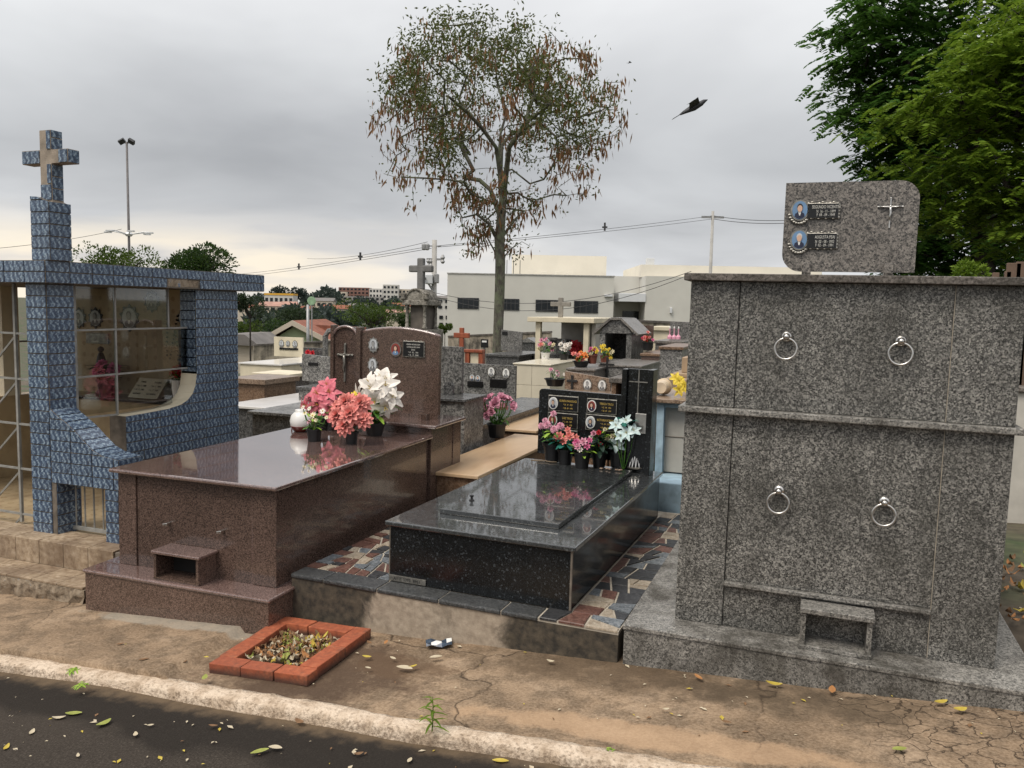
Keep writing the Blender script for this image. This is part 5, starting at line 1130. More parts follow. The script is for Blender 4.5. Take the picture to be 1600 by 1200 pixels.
q = Vector((at(1035, 621, Yb + .25).x, Yb + .25, A.z)); cp = thing('toppled_pot_of_lilies', 'cream pot lying on its side with yellow lilies on the blue-framed tomb', 'flower pot', q)
m = MB(); m.lathe([(.048, 0), (.064, .13), (.072, .132), (.074, .15), (.062, .15), (.060, .14), (.001, .135)], (0, 0, 0), 20); m.v = [(v[0] - .01 * v[2], v[2] - .10, v[1] + .074) for v in m.v]; m.v = [(v[0], v[1], v[2]) for v in m.v]; m.build('pot', plain('cream_plastic', (.62, .50, .36), .5), cp)
for (x_, y_, z_) in ((.14, 0, .13), (.19, -.02, .09), (.10, .05, .15), (.22, .03, .05), (.15, -.05, .06)):
    mb = MB(); bloom('lily', (0, 0, 0), (x_, -.3, z_), .05, mb); mb.build('bloom', [FM['yellow'], FM['pollen']], cp, loc=(x_, y_, z_))
# stepped tan monument, grey tall tomb, brown tombs
Yv = 8.4; A = at(1040, 592, Yv); gz = H(A.x, Yv) - .1; sm = thing('stepped_tan_monument', 'tan stepped stone monument half hidden by the grey vault', 'tomb', (A.x, Yv, gz)); 
M['tan_plain'] = plain('tan_stone_block', (.33, .235, .15), .55, .2, 5)
zz0 = lambda py: at(1050, py, Yv).z - gz
box('step', M['tan_plain'], sm, -.02, .5, 0, 1.2, 0, zz0(592), .008); box('step', M['tan_plain'], sm, .03, .5, .2, 1.1, zz0(592) + .001, zz0(585), .008); box('shaft', M['tan_plain'], sm, .11, .45, .3, .9, zz0(585) + .001, zz0(560), .008); box('pillar', M['tan_plain'], sm, .16, .4, .4, .8, zz0(560) + .001, zz0(528), .008)
tomb('grey_block_tomb', 'tall plain grey granite tomb with a brown top by the grey vault', 1029, 1068, 541, 10.6, 1.3, ('grey_far', 'tan_dark'), over=.02, lid=.04)
tomb('brown_low_tomb', 'brown granite tomb with a pot of red flowers on its lid, right of the shrine', 1000, 1032, 552, 12.6, 2.0, ('brown', 'tan_dark'), hs=(992, 1021, 508, 'brown', 0, 1.8), over=.02, lid=.04)
small('red_flower_pot', 'dark pot of small red flowers on the brown tomb right of the shrine', 1012, 547, 13.0, (.16, .09, .11), ['red', 'magenta', 'coral'], 10, .09, .06, 'dark')
Yp = 16.5; A = at(1020, 510, Yp); gz = H(A.x, Yp) - .1; nn_ = thing('cream_niche_tomb', 'cream niche tomb with an open shelf behind the brown tomb', 'tomb', (A.x, Yp, gz)); w_ = at(1062, 510, Yp).x - A.x; z1 = A.z - gz
box('top', M['cream'], nn_, -.05, w_ + .05, -.05, 1, z1 - .08, z1, .01); box('upper', M['cream'], nn_, 0, w_, .0, .9, z1 - .32, z1 - .081); box('side', M['cream'], nn_, 0, .08, 0, .9, 0, z1 - .321); box('back', M['cream'], nn_, .081, w_, .5, .9, 0, z1 - .321); box('shelf', M['grey_far'], nn_, .081, w_, -.1, .499, 0, at(1040, 532, Yp).z - gz)
tomb('grey_platform_tomb', 'grey topped tomb carrying pink candles by the grey vault', 1022, 1070, 532, 14.2, 1.2, ('grey_far', 'grey_b'), hs=(1047, 1078, 503, 'grey_far', 0, 1.1), lid=.05)
q = at(1053, 530, 14.5); cn = thing('pink_candle_group', 'row of three pink and white candle holders on the grey topped tomb', 'candles', q)
for i in (-1, 0, 1):
    m = MB(); m.lathe([(.04, 0), (.042, .04), (.022, .07), (.009, .08), (.009, .16), (.014, .17), (.014, .18)], (i * .075, 0, 0), 10); m.build('candle', FM['rose'], cn); m = MB(); m.ball((i * .075, 0, .2), .014, .014, .024, 8, 6); m.build('candle_tip', M['white'], cn)
# old stone monument with a cross on a barrel roof
Yo = 24; A = at(634, 470, Yo); Cc = at(664, 470, Yo); cx = (A.x + Cc.x) / 2; w_ = Cc.x - A.x; gz = H(cx, Yo) - .1
M['old_stone'] = granite('lichened_stone', [(.10, .09, .075), (.19, .175, .15), (.28, .26, .225), (.34, .315, .27)], 14, .8, .4, .3, stain_col=(.06, .052, .042))
M['old_dark'] = plain('dark_old_stone', (.10, .085, .072), .85, .4, 3)  # darker stone tone for the chamber behind the columns
om = thing('old_stone_monument', 'old weathered monument with pillars, rounded pediment and a tall stone cross', 'monument', (cx, Yo, gz)); zb = lambda py: at(650, py, Yo).z - gz
hw_ = w_ / 2 + .05
box('base', M['old_stone'], om, -hw_ - .1, hw_ + .1, -.1, 1.1, 0, zb(515), .02)
for sx in (-1, 1):
    for yy in (.05, .85):
        m = MB(); m.lathe([(.085, 0), (.085, .08), (.06, .1), (.05, zb(477) - zb(515) - .1), (.08, zb(477) - zb(515) - .04), (.08, zb(477) - zb(515))], (sx * (hw_ - .08), yy, zb(515) + .001), 12); m.build('column', M['old_stone'], om, sm=True)
box('chamber', M['old_dark'], om, -hw_ + .16, hw_ - .16, .12, .95, zb(515) + .001, zb(477), .01)
box('entablature', M['old_stone'], om, -hw_ - .06, hw_ + .06, -.06, 1.0, zb(477) + .001, zb(469), .02)
arcp = [((hw_ - .04) * math.cos(math.pi * i / 16), zb(469) + .001 + (zb(451) - zb(469)) * math.sin(math.pi * i / 16)) for i in range(17)]
MB().prism(arcp, (0, .0, 0), X_, Z_, (0, .95, 0)).build('barrel_roof', M['old_stone'], om)
m = MB(); m.tube([(p[0] * .97, -.01, p[1] * .995) for p in arcp], .035, 6); m.build('pediment_rim', M['old_stone'], om)
for sx in (-1, 1): m = MB(); m.lathe([(.07, 0), (.11, .06), (.06, .12), (.12, .2), (.02, .24)], (sx * (hw_ + .02), -.02, zb(469) + .001), 10); m.build('acroterion', M['old_stone'], om, sm=True)
zc0, zc1 = zb(451) - .02, zb(402); ac = zb(419)
m = MB(); m.box(-.115, .115, .3, .5, zc0, zc1, .04); m.box(-.42, .42, .298, .502, ac - .11, ac + .11, .04); m.build('cross', plain('grey_cross_stone', (.17, .165, .16), .8, .25, 4), om)
# ------------------------------------------------------------------ boundary walls
t = NT('stained_wall'); n = t.noise(1.2, 7, .65, .4); st = t.noise(3, 5, .6, sc=(1.5, 1.5, .18)); c0 = t.mix(t.ramp(t.math('MULTIPLY', n, t.math('ADD', st, .45)), [(.38, 0.), (.6, .9)]), (.42, .36, .28), (.05, .045, .038)); M['wall'] = t.fin(c0, .9)
def wall(label, pa, pb, Da, Db, pbase=560):
    a, c = atd(*pa, Da), atd(*pb, Db); d = (c - a); d.z = 0; L = d.length; gz = min(H(a.x, a.y), H(c.x, c.y)) - .3; o = thing('boundary_wall', label, 'wall', (a.x, a.y, gz), (0, 0, math.atan2(d.y, d.x)))
    za, zc_ = a.z - gz, c.z - gz
    MB().prism([(0, 0), (L, 0), (L, zc_), (0, za)], (0, 0, 0), X_, Z_, (0, .18, 0)).build('wall_face', M['wall'], o)
    MB().prism([(0, za + .001), (L, zc_ + .001), (L, zc_ + .09), (0, za + .09)], (0, -.04, 0), X_, Z_, (0, .26, 0)).build('coping', M['cap'], o); return o
wall('long stained cemetery wall below the white building', (700, 527), (860, 520), 45, 42)
wall('stained cream wall below the green gabled house', (396, 541), (560, 533), 38, 40)
wall('stained wall stretch behind the graves right of the shelter', (965, 502), (1180, 512), 34, 28)
# ------------------------------------------------------------------ big pale building
M['bwall'] = plain('grey_white_render', (.56, .545, .495), .8, .05, .6); M['bwall2'] = plain('cream_white_render', (.72, .67, .57), .8, .05, .6); M['galv2'] = plain('grey_flashing', (.36, .35, .33), .6); M['bglass'] = plain('dark_window_glass', (.012, .015, .018), .12, .2, 2); M['bframe'] = plain('dark_frame', (.03, .03, .032), .5); M['canopy'] = plain('white_metal_panel', (.62, .63, .64), .35, .04, 3)
DB = 72.; base = atd(698, 535, DB); gz = H(base.x, base.y) - 1.0
bd = thing('pale_building', 'large pale flat-roofed building with dark strip windows behind the graves', 'building', (base.x, base.y, gz), (0, 0, YAW)); bM = mat_of((base.x, base.y, gz), (0, 0, YAW))
def bp(px, py, off=0.): d = ray(px, py); q = O + d * ((DB + off) / d.dot(FWD)); return bM.inverted() @ q
x1 = bp(960, 430).x; zt2 = bp(830, 430).z
box('main_wall', M['bwall'], bd, 0, x1, 0, 16, 0, zt2); box('parapet', M['galv2'], bd, -.05, x1 + .05, -.06, .25, zt2 + .001, zt2 + .09)
for i, (a, c) in enumerate(((715, 748), (785, 811), (837, 873), (897, 934))):
    A, C = bp(a, 465 + i * 1.6), bp(c, 483 + i * 2.2); wn_ = box('window', M['bframe'], bd, A.x, C.x, -.06, .02, C.z, A.z); k = 4
    for j in range(k): box('pane', M['bglass'], wn_, A.x + (C.x - A.x) * j / k + .06, A.x + (C.x - A.x) * (j + 1) / k - .03, -.075, -.0605, C.z + .08, A.z - .08)
ub = [bp(838, 410, 14), bp(925, 400, 14), bp(948, 405, 18)]; zu = bp(880, 397, 14).z
ox_ = bp(838, 400, 16.2).x; box('upper_hall', M['bwall2'], bd, bp(800, 400, 16.2).x, bp(948, 400, 16.2).x, 16.2, 30, 0, zu)
for px in (828, 850, 872, 891): q = bp(px, 430, 2); box('roof_vent', M['bwall2'], bd, q.x - .25, q.x + .25, 2, 2.5, zt2 + .001, zt2 + .45, .02)
m = MB(); q = bp(797, 428, 4)
for i in range(4): m.tube([(q.x - .9 + i * .6, 4, zt2), (q.x - .9 + i * .6, 4, zt2 + 1.5)], .03, 5)
m.build('aerial_rod', M['bframe'], bd)
# recess with canopy and the right block
xr0, xr1 = bp(976, 450).x, bp(1008, 450).x
box('recess_wall', M['bwall'], bd, x1 + .001, xr1 - .01, 3.2, 15, 0, zt2 + .2); ca = bp(967, 458), bp(1008, 472); box('canopy', M['canopy'], bd, ca[0].x, ca[1].x - .02, -.4, 3.19, ca[1].z, ca[0].z, .03)
dq = bp(973, 486, 3), bp(1006, 505, 3); box('doorway', M['bglass'], bd, dq[0].x, dq[1].x, 3.12, 3.19, dq[1].z, dq[0].z)
zr_ = bp(1040, 432).z; box('right_block', M['bwall'], bd, xr1, xr1 + 16, -.3, 15, 0, zr_); box('roof_edge', M['bwall2'], bd, xr1 - .1, xr1 + 16, 2, 14, zr_ + .001, zr_ + 1.1)
q = bp(1012, 415, 3); box('roof_unit', M['canopy'], bd, q.x - .1, q.x + .6, 3, 3.6, zr_ + 1.102, zr_ + 1.75, .03); q = bp(1047, 485, 0); box('wall_lamp', M['canopy'], bd, q.x - .1, q.x + .1, -.5, -.302, q.z - .25, q.z + .25, .03)
q = bp(953, 462); box('wall_lamp', M['canopy'], bd, q.x - .5, q.x + .2, -.2, -.001, q.z - .1, q.z + .1, .03)
# ------------------------------------------------------------------ poles and cables
M['concrete_pole'] = plain('concrete_pole', (.40, .385, .36), .85, .15, 2); M['wire'] = plain('black_cable', (.03, .03, .032), .6); M['galv'] = plain('galvanised', (.33, .33, .33), .5, .2, 5, metal=.4); M['mast'] = plain('dull_mast_steel', (.13, .12, .12), .6, .2, 3)
def pole_thing(name, label, px, ptop, D, r0, r1, cat='utility pole', mat='concrete_pole'):
    q = atd(px, ptop, D); gz = H(q.x, q.y) - .3; o = thing(name, label, cat, (q.x, q.y, gz), (0, 0, YAW)); h = q.z - gz
    m = MB(); m.lathe([(r0, 0), (r1, h)], (0, 0, 0), 10); m.build('pole', M[mat], o, sm=True); return o, h, q
up, h, uq = pole_thing('utility_pole', 'concrete utility pole with transformer and street lamp beside the stone monument', 679, 375, 42, .17, .12)
s = 42 / F_PX
box('crossarm', M['galv'], up, -12 * s, 14 * s, -.06, .06, h - 31 * s, h - 28 * s); box('top_arm', M['galv'], up, -18 * s, 10 * s, -.07, .07, h - 10 * s, h - 8.5 * s)
for dx_ in (-16, -11): m = MB(); m.lathe([(.06, 0), (.12, .06), (.12, .28), (.05, .34)], (dx_ * s, -.05, h - 16 * s), 10); m.build('fuse', M['galv'], up)
for dx_ in (-9, -5, 13): m = MB(); m.lathe([(.05, 0), (.12, .1), (.06, .2), (.12, .3), (.05, .45)], (dx_ * s, 0, h - 42 * s if dx_ < 5 else h - 36 * s), 8); m.build('insulator', M['galv'], up)
box('transformer', M['canopy'], up, -13 * s, -1 * s, -.45, .35, h - 68 * s, h - 53 * s, .05); box('transformer_fins', M['galv'], up, 1 * s, 7 * s, -.35, .3, h - 66 * s, h - 52 * s, .03)
m = MB(); m.tube([(0, -.1, h - 80 * s), (-6 * s, -.3, h - 70 * s), (-12 * s, -.4, h - 60 * s)], .06, 6); m.box(-20 * s, -11 * s, -.6, -.25, h - 60 * s, h - 57.5 * s, .03); m.build('street_lamp', M['galv'], up)
up2, h2, uq2 = pole_thing('utility_pole', 'slim pole rising behind the grey vault, carrying two cables', 1114, 330, 60, .16, .10); box('crossarm', M['galv'], up2, -.8, .8, -.05, .05, h2 - .5, h2 - .35)
up3, h3, uq3 = pole_thing('utility_pole', 'thin dark pole in front of the green gabled house', 481, 476, 60, .14, .10, mat='galv')
q = atd(487, 470, 58); disc = thing('round_green_sign', 'round green disc sign on a post among the far trees', 'sign', (q.x, q.y, H(q.x, q.y)), (0, 0, YAW)); zs = q.z - H(q.x, q.y)
m = MB(); m.lathe([(.30, 0), (.30, .05)], (0, 0, 0), 20); m.v = [(v[0], -v[2], v[1] + zs) for v in m.v]; m.build('disc', plain('faded_green', (.28, .42, .26), .5), disc); m = MB(); m.tube([(0, .03, 0), (0, .03, zs - .25)], .05, 6); m.build('post', M['galv'], disc)
mast, h4, mq = pole_thing('floodlight_mast', 'tall mast with two floodlights and a ring of arms, left of the dry tree', 198, 222, 80, .15, .10, 'floodlight', 'mast'); s = 80 / F_PX
for sx in (-1, 1): o = MB().box(sx * 3 * s - .3, sx * 3 * s + .3, -.15, .15, -.2, .25, .03).build('floodlight', M['bframe'], mast, loc=(sx * 4.5 * s, 0, h4 + 2 * s), rot=(R(40), sx * .5, 0)); 
box('head_bar', M['bframe'], mast, -8 * s, 8 * s, -.06, .06, h4 - .12, h4 + .02)
m = MB(); zr2 = h4 - 136 * s
for i in range(6): a = i * math.pi / 3; m.tube([(.15 * math.cos(a), .15 * math.sin(a), zr2 - .2), (1.5 * math.cos(a), 1.5 * math.sin(a), zr2 + .05), (2 * math.cos(a), 2 * math.sin(a), zr2)], .05, 5); m.box(2 * math.cos(a) - .3, 2 * math.cos(a) + .3, 2 * math.sin(a) - .2, 2 * math.sin(a) + .2, zr2 - .1, zr2 + .02)
m.lathe([(.25, zr2 - .4), (.4, zr2 - .2), (.25, zr2)], (0, 0, 0), 10); m.build('lamp_ring', M['canopy'], mast)
def cable(label, a, c, sag, r=.02):
    pts = [a + (c - a) * (i / 16) - Vector((0, 0, sag * 4 * (i / 16) * (1 - i / 16))) for i in range(17)]
    m = MB(); ctr_ = (a + c) / 2; m.tube([p - ctr_ for p in pts], r, 5); return tag(m.build('cable', M['wire'], loc=ctr_), label, 'cable')
for i, (pa, pb, Da, Db, sg_, lb) in enumerate((((672, 385), (330, 432), 42, 90, 0.2, 'upper cable running left from the transformer pole'), ((674, 388), (330, 436), 42, 90, .2, 'lower cable running left from the transformer pole'), ((668, 378), (480, 404), 42, 80, .3, 'thin cable running left from the pole top'),
    ((684, 384), (1114, 337), 42, 60, .1, 'upper cable from transformer pole to the slim pole'), ((684, 386), (1114, 342), 42, 60, .1, 'lower cable from transformer pole to the slim pole'), ((1114, 337), (1300, 338), 60, 50, .3, 'upper cable going right from the slim pole'), ((1114, 342), (1300, 342), 60, 50, .3, 'lower cable going right from the slim pole'),
    ((682, 458), (1080, 424), 42, 36, .9, 'thick cable crossing the front of the pale building'), ((682, 464), (1080, 428), 42, 36, 1.1, 'thinner cable crossing the front of the pale building'), ((-60, 392), (190, 358), 70, 80, .3, 'cable crossing behind the chapel cross'))):
    cable(lb, atd(*pa, Da), atd(*pb, Db), sg_, .013 if Da < 60 else .02)
for px, py, D in ((467, 417, 68), (563, 401, 55), (945, 355, 52)):
    q = atd(px, py, D); m = MB(); m.box(-.05, .05, -.05, .05, -.22, .28); m.box(-.16, .16, -.04, .04, -.05, .05); tag(m.build('cable_spacer', M['wire'], loc=q), {467: 'spacer on the left cable above the far town', 563: 'spacer on the left cable nearer the pole', 945: 'spacer on the cable right of the dry tree'}[px], 'spacer')

# ------------------------------------------------------------------ trees
def leafmat(name, a, c, rough=.5):
    t = NT(name); n = t.noise(1.4, 4); n2 = t.n('ShaderNodeNewGeometry'); col = t.mix(n2.outputs['Random Per Island'], a, c); col = t.mix(t.ramp(n, [(.35, 0.), (.65, .45)]), col, tuple(x * .55 for x in a))
    t.b.inputs['Roughness'].default_value = rough; t.l(col, t.b.inputs['Base Color']); t.b.inputs['Specular IOR Level'].default_value = .25
    tl = t.n('ShaderNodeBsdfTranslucent'); t.l(col, tl.inputs[0]); mx = t.n('ShaderNodeMixShader'); mx.inputs[0].default_value = .42; t.l(t.b.outputs[0], mx.inputs[1]); t.l(tl.outputs[0], mx.inputs[2]); t.l(mx.outputs[0], t.t.nodes['Material Output'].inputs[0]); return t.m
LM = {'dark': leafmat('dark_leaf_mass', (.045, .115, .018), (.11, .22, .04)), 'light': leafmat('light_leaf_mass', (.10, .18, .015), (.24, .34, .04)), 'olive': leafmat('olive_leaf', (.07, .095, .022), (.15, .16, .05)), 'mid': leafmat('mid_leaf', (.022, .052, .012), (.06, .10, .02)),
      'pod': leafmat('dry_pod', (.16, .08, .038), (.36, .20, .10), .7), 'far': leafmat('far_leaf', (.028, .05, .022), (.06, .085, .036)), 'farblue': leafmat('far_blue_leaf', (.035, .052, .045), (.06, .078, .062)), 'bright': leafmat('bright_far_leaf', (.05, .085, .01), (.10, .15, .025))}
t = NT('lichened_bark'); n = t.noise(7, 7, .7, .8, sc=(1, 1, .35)); n2_ = t.noise(4, 5, .6)
c0 = t.ramp(n, [(.3, (.03, .026, .021)), (.5, (.105, .093, .075)), (.68, (.21, .20, .16))]); c0 = t.mix(t.ramp(n2_, [(.46, 0.), (.62, .8)]), c0, (.17, .195, .115)); t.bump(n, .8, .05); M['bark'] = t.fin(c0, .9)
M['bark_dark'] = plain('dark_bark', (.035, .028, .022), .9, .4, 6)
def leaf_mesh(name, mat, C, D, L, W, parent, seedn=None):
    n = len(C); D = D / (np.linalg.norm(D, axis=1, keepdims=True) + 1e-9); r = RNG.normal(size=(n, 3)); S = np.cross(D, r); S /= (np.linalg.norm(S, axis=1, keepdims=True) + 1e-9)
    L = np.asarray(L).reshape(-1, 1) * np.ones((n, 1)); W = np.asarray(W).reshape(-1, 1) * np.ones((n, 1))
    V = np.stack([C, C + D * L * .45 + S * W / 2, C + D * L, C + D * L * .45 - S * W / 2], 1).reshape(-1, 3)
    me = bpy.data.meshes.new(name); me.vertices.add(4 * n); me.vertices.foreach_set('co', V.ravel()); me.loops.add(4 * n); me.loops.foreach_set('vertex_index', np.arange(4 * n)); me.polygons.add(n)
    me.polygons.foreach_set('loop_start', np.arange(0, 4 * n, 4)); me.materials.append(mat); me.update(calc_edges=True); return link(name, me, parent)
def skeleton(trunk, limbs, att, seg=.5, jit=.12, sag=.0):
    P = []; par = []
    def chain(pts, start):
        last = start
        for p in pts: P.append(np.array(p, float)); par.append(last); last = len(P) - 1
        return last
    ends = chain(trunk, -1); roots = [i for i in range(len(P))]
    for k0, pts in limbs: chain(pts, k0)
    chains = []
    fork = np.array(trunk[-1]); att = sorted(att, key=lambda a: np.linalg.norm(a - fork)); tips = []
    for a in att:
        A = np.array(P[1:]); d = np.linalg.norm(A - a, axis=1) + .25 * np.maximum(0, A[:, 2] - a[2]); i = int(np.argmin(d)) + 1; s_ = P[i]; L = np.linalg.norm(a - s_); k = max(1, int(L / seg)); last = i
        out_ = (P[i] - P[par[i]]) if par[i] >= 0 else np.array([0, 0, 1.]); out_ = out_ / (np.linalg.norm(out_) + 1e-6) * L * .3
        for j in range(1, k + 1):
            u = j / k; p = s_ + (a - s_) * u + out_ * (u * (1 - u)) * 1.3 + (RNG.normal(size=3) * jit * seg if j < k else 0) + np.array([0, 0, sag * u * (1 - u)]); P.append(p); par.append(last); last = len(P) - 1
        tips.append(last)
    return P, par, tips
def branches(P, par, tips, r_tip, r_base, expo=.5):
    n = len(P); cnt = np.zeros(n); ch_ = [[] for _ in range(n)]
    for i in range(n):
        if par[i] >= 0: ch_[par[i]].append(i)
    for i in range(n - 1, -1, -1): cnt[i] = max(1, sum(cnt[c] for c in ch_[i]))
    tot = cnt[0]; rad = r_tip + (r_base - r_tip) * (cnt / tot) ** expo; rad = np.where(cnt <= 1, r_tip, rad)
    mb = MB(); st = [(0, None)]; done = set()
    def run(i, pv):
        path = [] if pv is None else [P[pv]]; rs_ = [] if pv is None else [min(rad[pv], rad[i] * 1.3)]; cur = i; more = []
        while True:
            path.append(P[cur]); rs_.append(rad[cur]); kids = sorted(ch_[cur], key=lambda c: -cnt[c])
            for c in kids[1:]: more.append((c, cur))
            if not kids: break
            cur = kids[0]
        if len(path) > 1: mb.tube(path, rs_, 9 if rs_[0] > .1 else 5 if rs_[0] > .02 else 3, caps=False)
        return more
    while st:
        i, pv = st.pop(); st += run(i, pv)
    return mb
# --- the dry tree in the middle
DT = 30.; tb = atd(778, 552, DT); gz = H(tb.x, tb.y) - .2; s = DT / F_PX
tr = thing('dry_pod_tree', 'tall tree with lichened trunk, sparse green leaves and hanging brown pods', 'tree', (tb.x, tb.y, gz), (0, 0, YAW)); zt0 = tb.z - gz
def tp(px, py, dd=0.): return np.array([(px - 778) * s, dd, zt0 + (552 - py) * s])
trunk = [np.array([0, 0, 0.]), tp(777, 548), tp(778, 500), tp(779, 450), tp(779, 410), tp(777, 380), tp(779, 345), tp(782, 310), tp(777, 275), tp(774, 250)]
limbs = [(8, [tp(770, 240, -.3), tp(748, 215, -.8), tp(725, 195, -1.2), tp(700, 178, -1.5)]), (8, [tp(778, 230, .5), tp(790, 210, 1), tp(810, 195, 1.4), tp(835, 182, 1.8)]), (9, [tp(776, 215, .2), tp(785, 180, .4), tp(770, 140, .6), tp(765, 105, .5)]),
         (7, [tp(790, 245, -1), tp(815, 215, -1.8), tp(850, 195, -2.4)]), (6, [tp(762, 300, .2), tp(745, 285, .3), tp(720, 280, .5)]), (5, [tp(760, 352, -.2), tp(742, 340, -.3), tp(720, 345, -.2)]), (4, [tp(765, 385, -.1), tp(755, 368, -.3), tp(735, 362, -.2)]), (4, [tp(795, 390, .1), tp(812, 378, .2), tp(825, 385, .2)]), (5, [tp(800, 345, .2), tp(815, 330, .4)])]
att = []
while len(att) < 400:
    u = RNG.uniform(-1, 1, 3); L = np.linalg.norm(u)
    if L > 1 or L < .35: continue
    px, py = 768 + 206 * u[0], 180 + 128 * u[2] * -1
    if py > 235 and abs(px - 775) < 70: continue
    if u[2] < -.2 and RNG.random() < .35: continue
    att.append(tp(px, py, u[1] * 185 * s))
for _ in range(60): att.append(tp(RNG.uniform(705, 838), RNG.uniform(300, 395), RNG.uniform(-1.4, 1.4)))
for _ in range(34): att.append(tp(RNG.uniform(620, 930), RNG.uniform(255, 315), RNG.uniform(-3, 3)))
for _ in range(14): att.append(tp(RNG.uniform(585, 690), RNG.uniform(215, 290), RNG.uniform(-2, 2)))
P, par, tips = skeleton(trunk, limbs, att, .55, .16)
branches(P, par, tips, .011, .185, .55).build('trunk', M['bark'], tr, sm=True)
patch = [(640, 155, 38), (610, 140, 26), (700, 95, 50), (745, 80, 52), (775, 70, 42), (820, 110, 30), (690, 190, 34), (868, 165, 42), (900, 200, 34), (840, 215, 36), (690, 245, 30), (800, 150, 30), (770, 120, 36), (655, 100, 30), (740, 130, 30)]
GC, PC, PD = [], [], []
allp = [P[i] for i in tips] + [P[i] for i in range(12, len(P), 3)]
for p in allp:
    px, py = p[0] / s + 778, 552 - (p[2] - zt0) / s; dn = max([0] + [1.25 - math.hypot(px - a, py - c) / r for a, c, r in patch]); low = py > 290
    for _ in range(int(4 + 50 * min(1, dn)) if not low else 9): GC.append(p + RNG.normal(size=3) * (.26 if dn > 0 else .19))
    if (RNG.random() < (.78 if dn < .3 else .3)):
        for _ in range(RNG.integers(4, 11)):
            PC.append(p + RNG.normal(size=3) * np.array([.17, .17, .12])); PD.append([RNG.normal() * .22, RNG.normal() * .22, -1])
GC = np.array(GC); PC = np.array(PC)
leaf_mesh('leaves', LM['olive'], GC, RNG.normal(size=GC.shape) + np.array([0, 0, -.3]), RNG.uniform(.10, .19, len(GC)), .065, tr)
leaf_mesh('pods', LM['pod'], PC, np.array(PD), RNG.uniform(.2, .46, len(PC)), .075, tr)
# --- leafy trees at the right
def frond_tree(name, label, D, base_px, blobs, nat, mat, r_base, frl, trunk_px, nfr=9, seed=0):
    q = atd(*base_px, D); gz = H(q.x, q.y) - .2; o = thing(name, label, 'tree', (q.x, q.y, gz), (0, 0, YAW)); s = D / F_PX; z0 = q.z - gz
    def tpp(px, py, dd=0.): return np.array([(px - base_px[0]) * s, dd, z0 + (base_px[1] - py) * s])
    trunk = [np.array([0, 0, 0.])] + [tpp(*a) for a in trunk_px]; att = []; W_ = [b[2] * b[3] for b in blobs]; W_ = np.array(W_) / sum(W_)
    while len(att) < nat:
        b_ = blobs[RNG.choice(len(blobs), p=W_)]; u = RNG.uniform(-1, 1, 3)
        if np.linalg.norm(u) > 1 or np.linalg.norm(u) < .3: continue
        att.append(tpp(b_[0] + u[0] * b_[2], b_[1] + u[2] * b_[3], b_[4] + u[1] * b_[5]))
    P, par, tips = skeleton(trunk, [], att, .45, .14)
    branches(P, par, tips, .006, r_base, .6).build('trunk', M['bark_dark'], o, sm=True)
    C, Dd, Ls = [], [], []
    src = [P[i] for i in tips] * nfr + [P[i] for i in range(len(trunk), len(P), 2)] * 3
    src = np.array(src) + RNG.normal(size=(len(src), 3)) * np.array([.2, .2, .1])
    for p in src:
        an = RNG.uniform(0, 6.283); d = np.array([math.cos(an), math.sin(an), RNG.uniform(-.55, .12)]); d /= np.linalg.norm(d); sd = np.cross(d, [0, 0, 1]); sd /= np.linalg.norm(sd); L = frl * RNG.uniform(.7, 1.25)
        for k in range(7):
            u = (k + .6) / 7
            base_ = p + d * L * u - np.array([0, 0, .28 * L * u * u])
            for sg_ in (-1, 1): C.append(base_); Dd.append(sd * sg_ + d * .45 + np.array([0, 0, -.28 + RNG.normal() * .1])); Ls.append(L * .40 * (1 - .45 * abs(u - .45)))
    C = np.array(C); Ls = np.array(Ls); Dd = np.array(Dd)
    n = len(C); S = np.cross(Dd, np.array([0, 0, 1.]) + RNG.normal(size=(n, 3)) * .25)
    S /= np.linalg.norm(S, axis=1, keepdims=True); Dn = Dd / np.linalg.norm(Dd, axis=1, keepdims=True); L_ = Ls[:, None]; Wd = L_ * .58
    V = np.stack([C, C + Dn * L_ * .45 + S * Wd / 2, C + Dn * L_, C + Dn * L_ * .45 - S * Wd / 2], 1).reshape(-1, 3)
    me = bpy.data.meshes.new('leaves'); me.vertices.add(4 * n); me.vertices.foreach_set('co', V.ravel()); me.loops.add(4 * n); me.loops.foreach_set('vertex_index', np.arange(4 * n)); me.polygons.add(n); me.polygons.foreach_set('loop_start', np.arange(0, 4 * n, 4)); me.materials.append(mat); me.update(calc_edges=True)
    link('leaves', me, o); return o
frond_tree('dark_leafy_tree', 'big dark green leafy tree rising behind the grey vault', 15., (1530, 520), [(1470, 10, 190, 100, 0, 2), (1332, 70, 68, 80, 0, 1.2), (1345, 150, 55, 60, 0, 1.0), (1385, 215, 70, 55, 0, 1.2), (1390, 285, 55, 45, 0, 1), (1430, 130, 135, 95, .5, 2), (1395, 205, 88, 52, 0, 1.3), (1420, 270, 76, 60, 0, 1.3), (1560, 180, 150, 130, 1, 2), (1490, 350, 110, 95, 1, 1.6), (1590, 380, 120, 90, 1, 1.5), (1700, 80, 170, 150, 0, 2), (1468, 420, 55, 50, 1, 1), (1455, 345, 60, 60, .5, 1)],
           760, LM['dark'], .20, .32, [(1530, 440), (1525, 360), (1520, 290), (1515, 230)], 8)
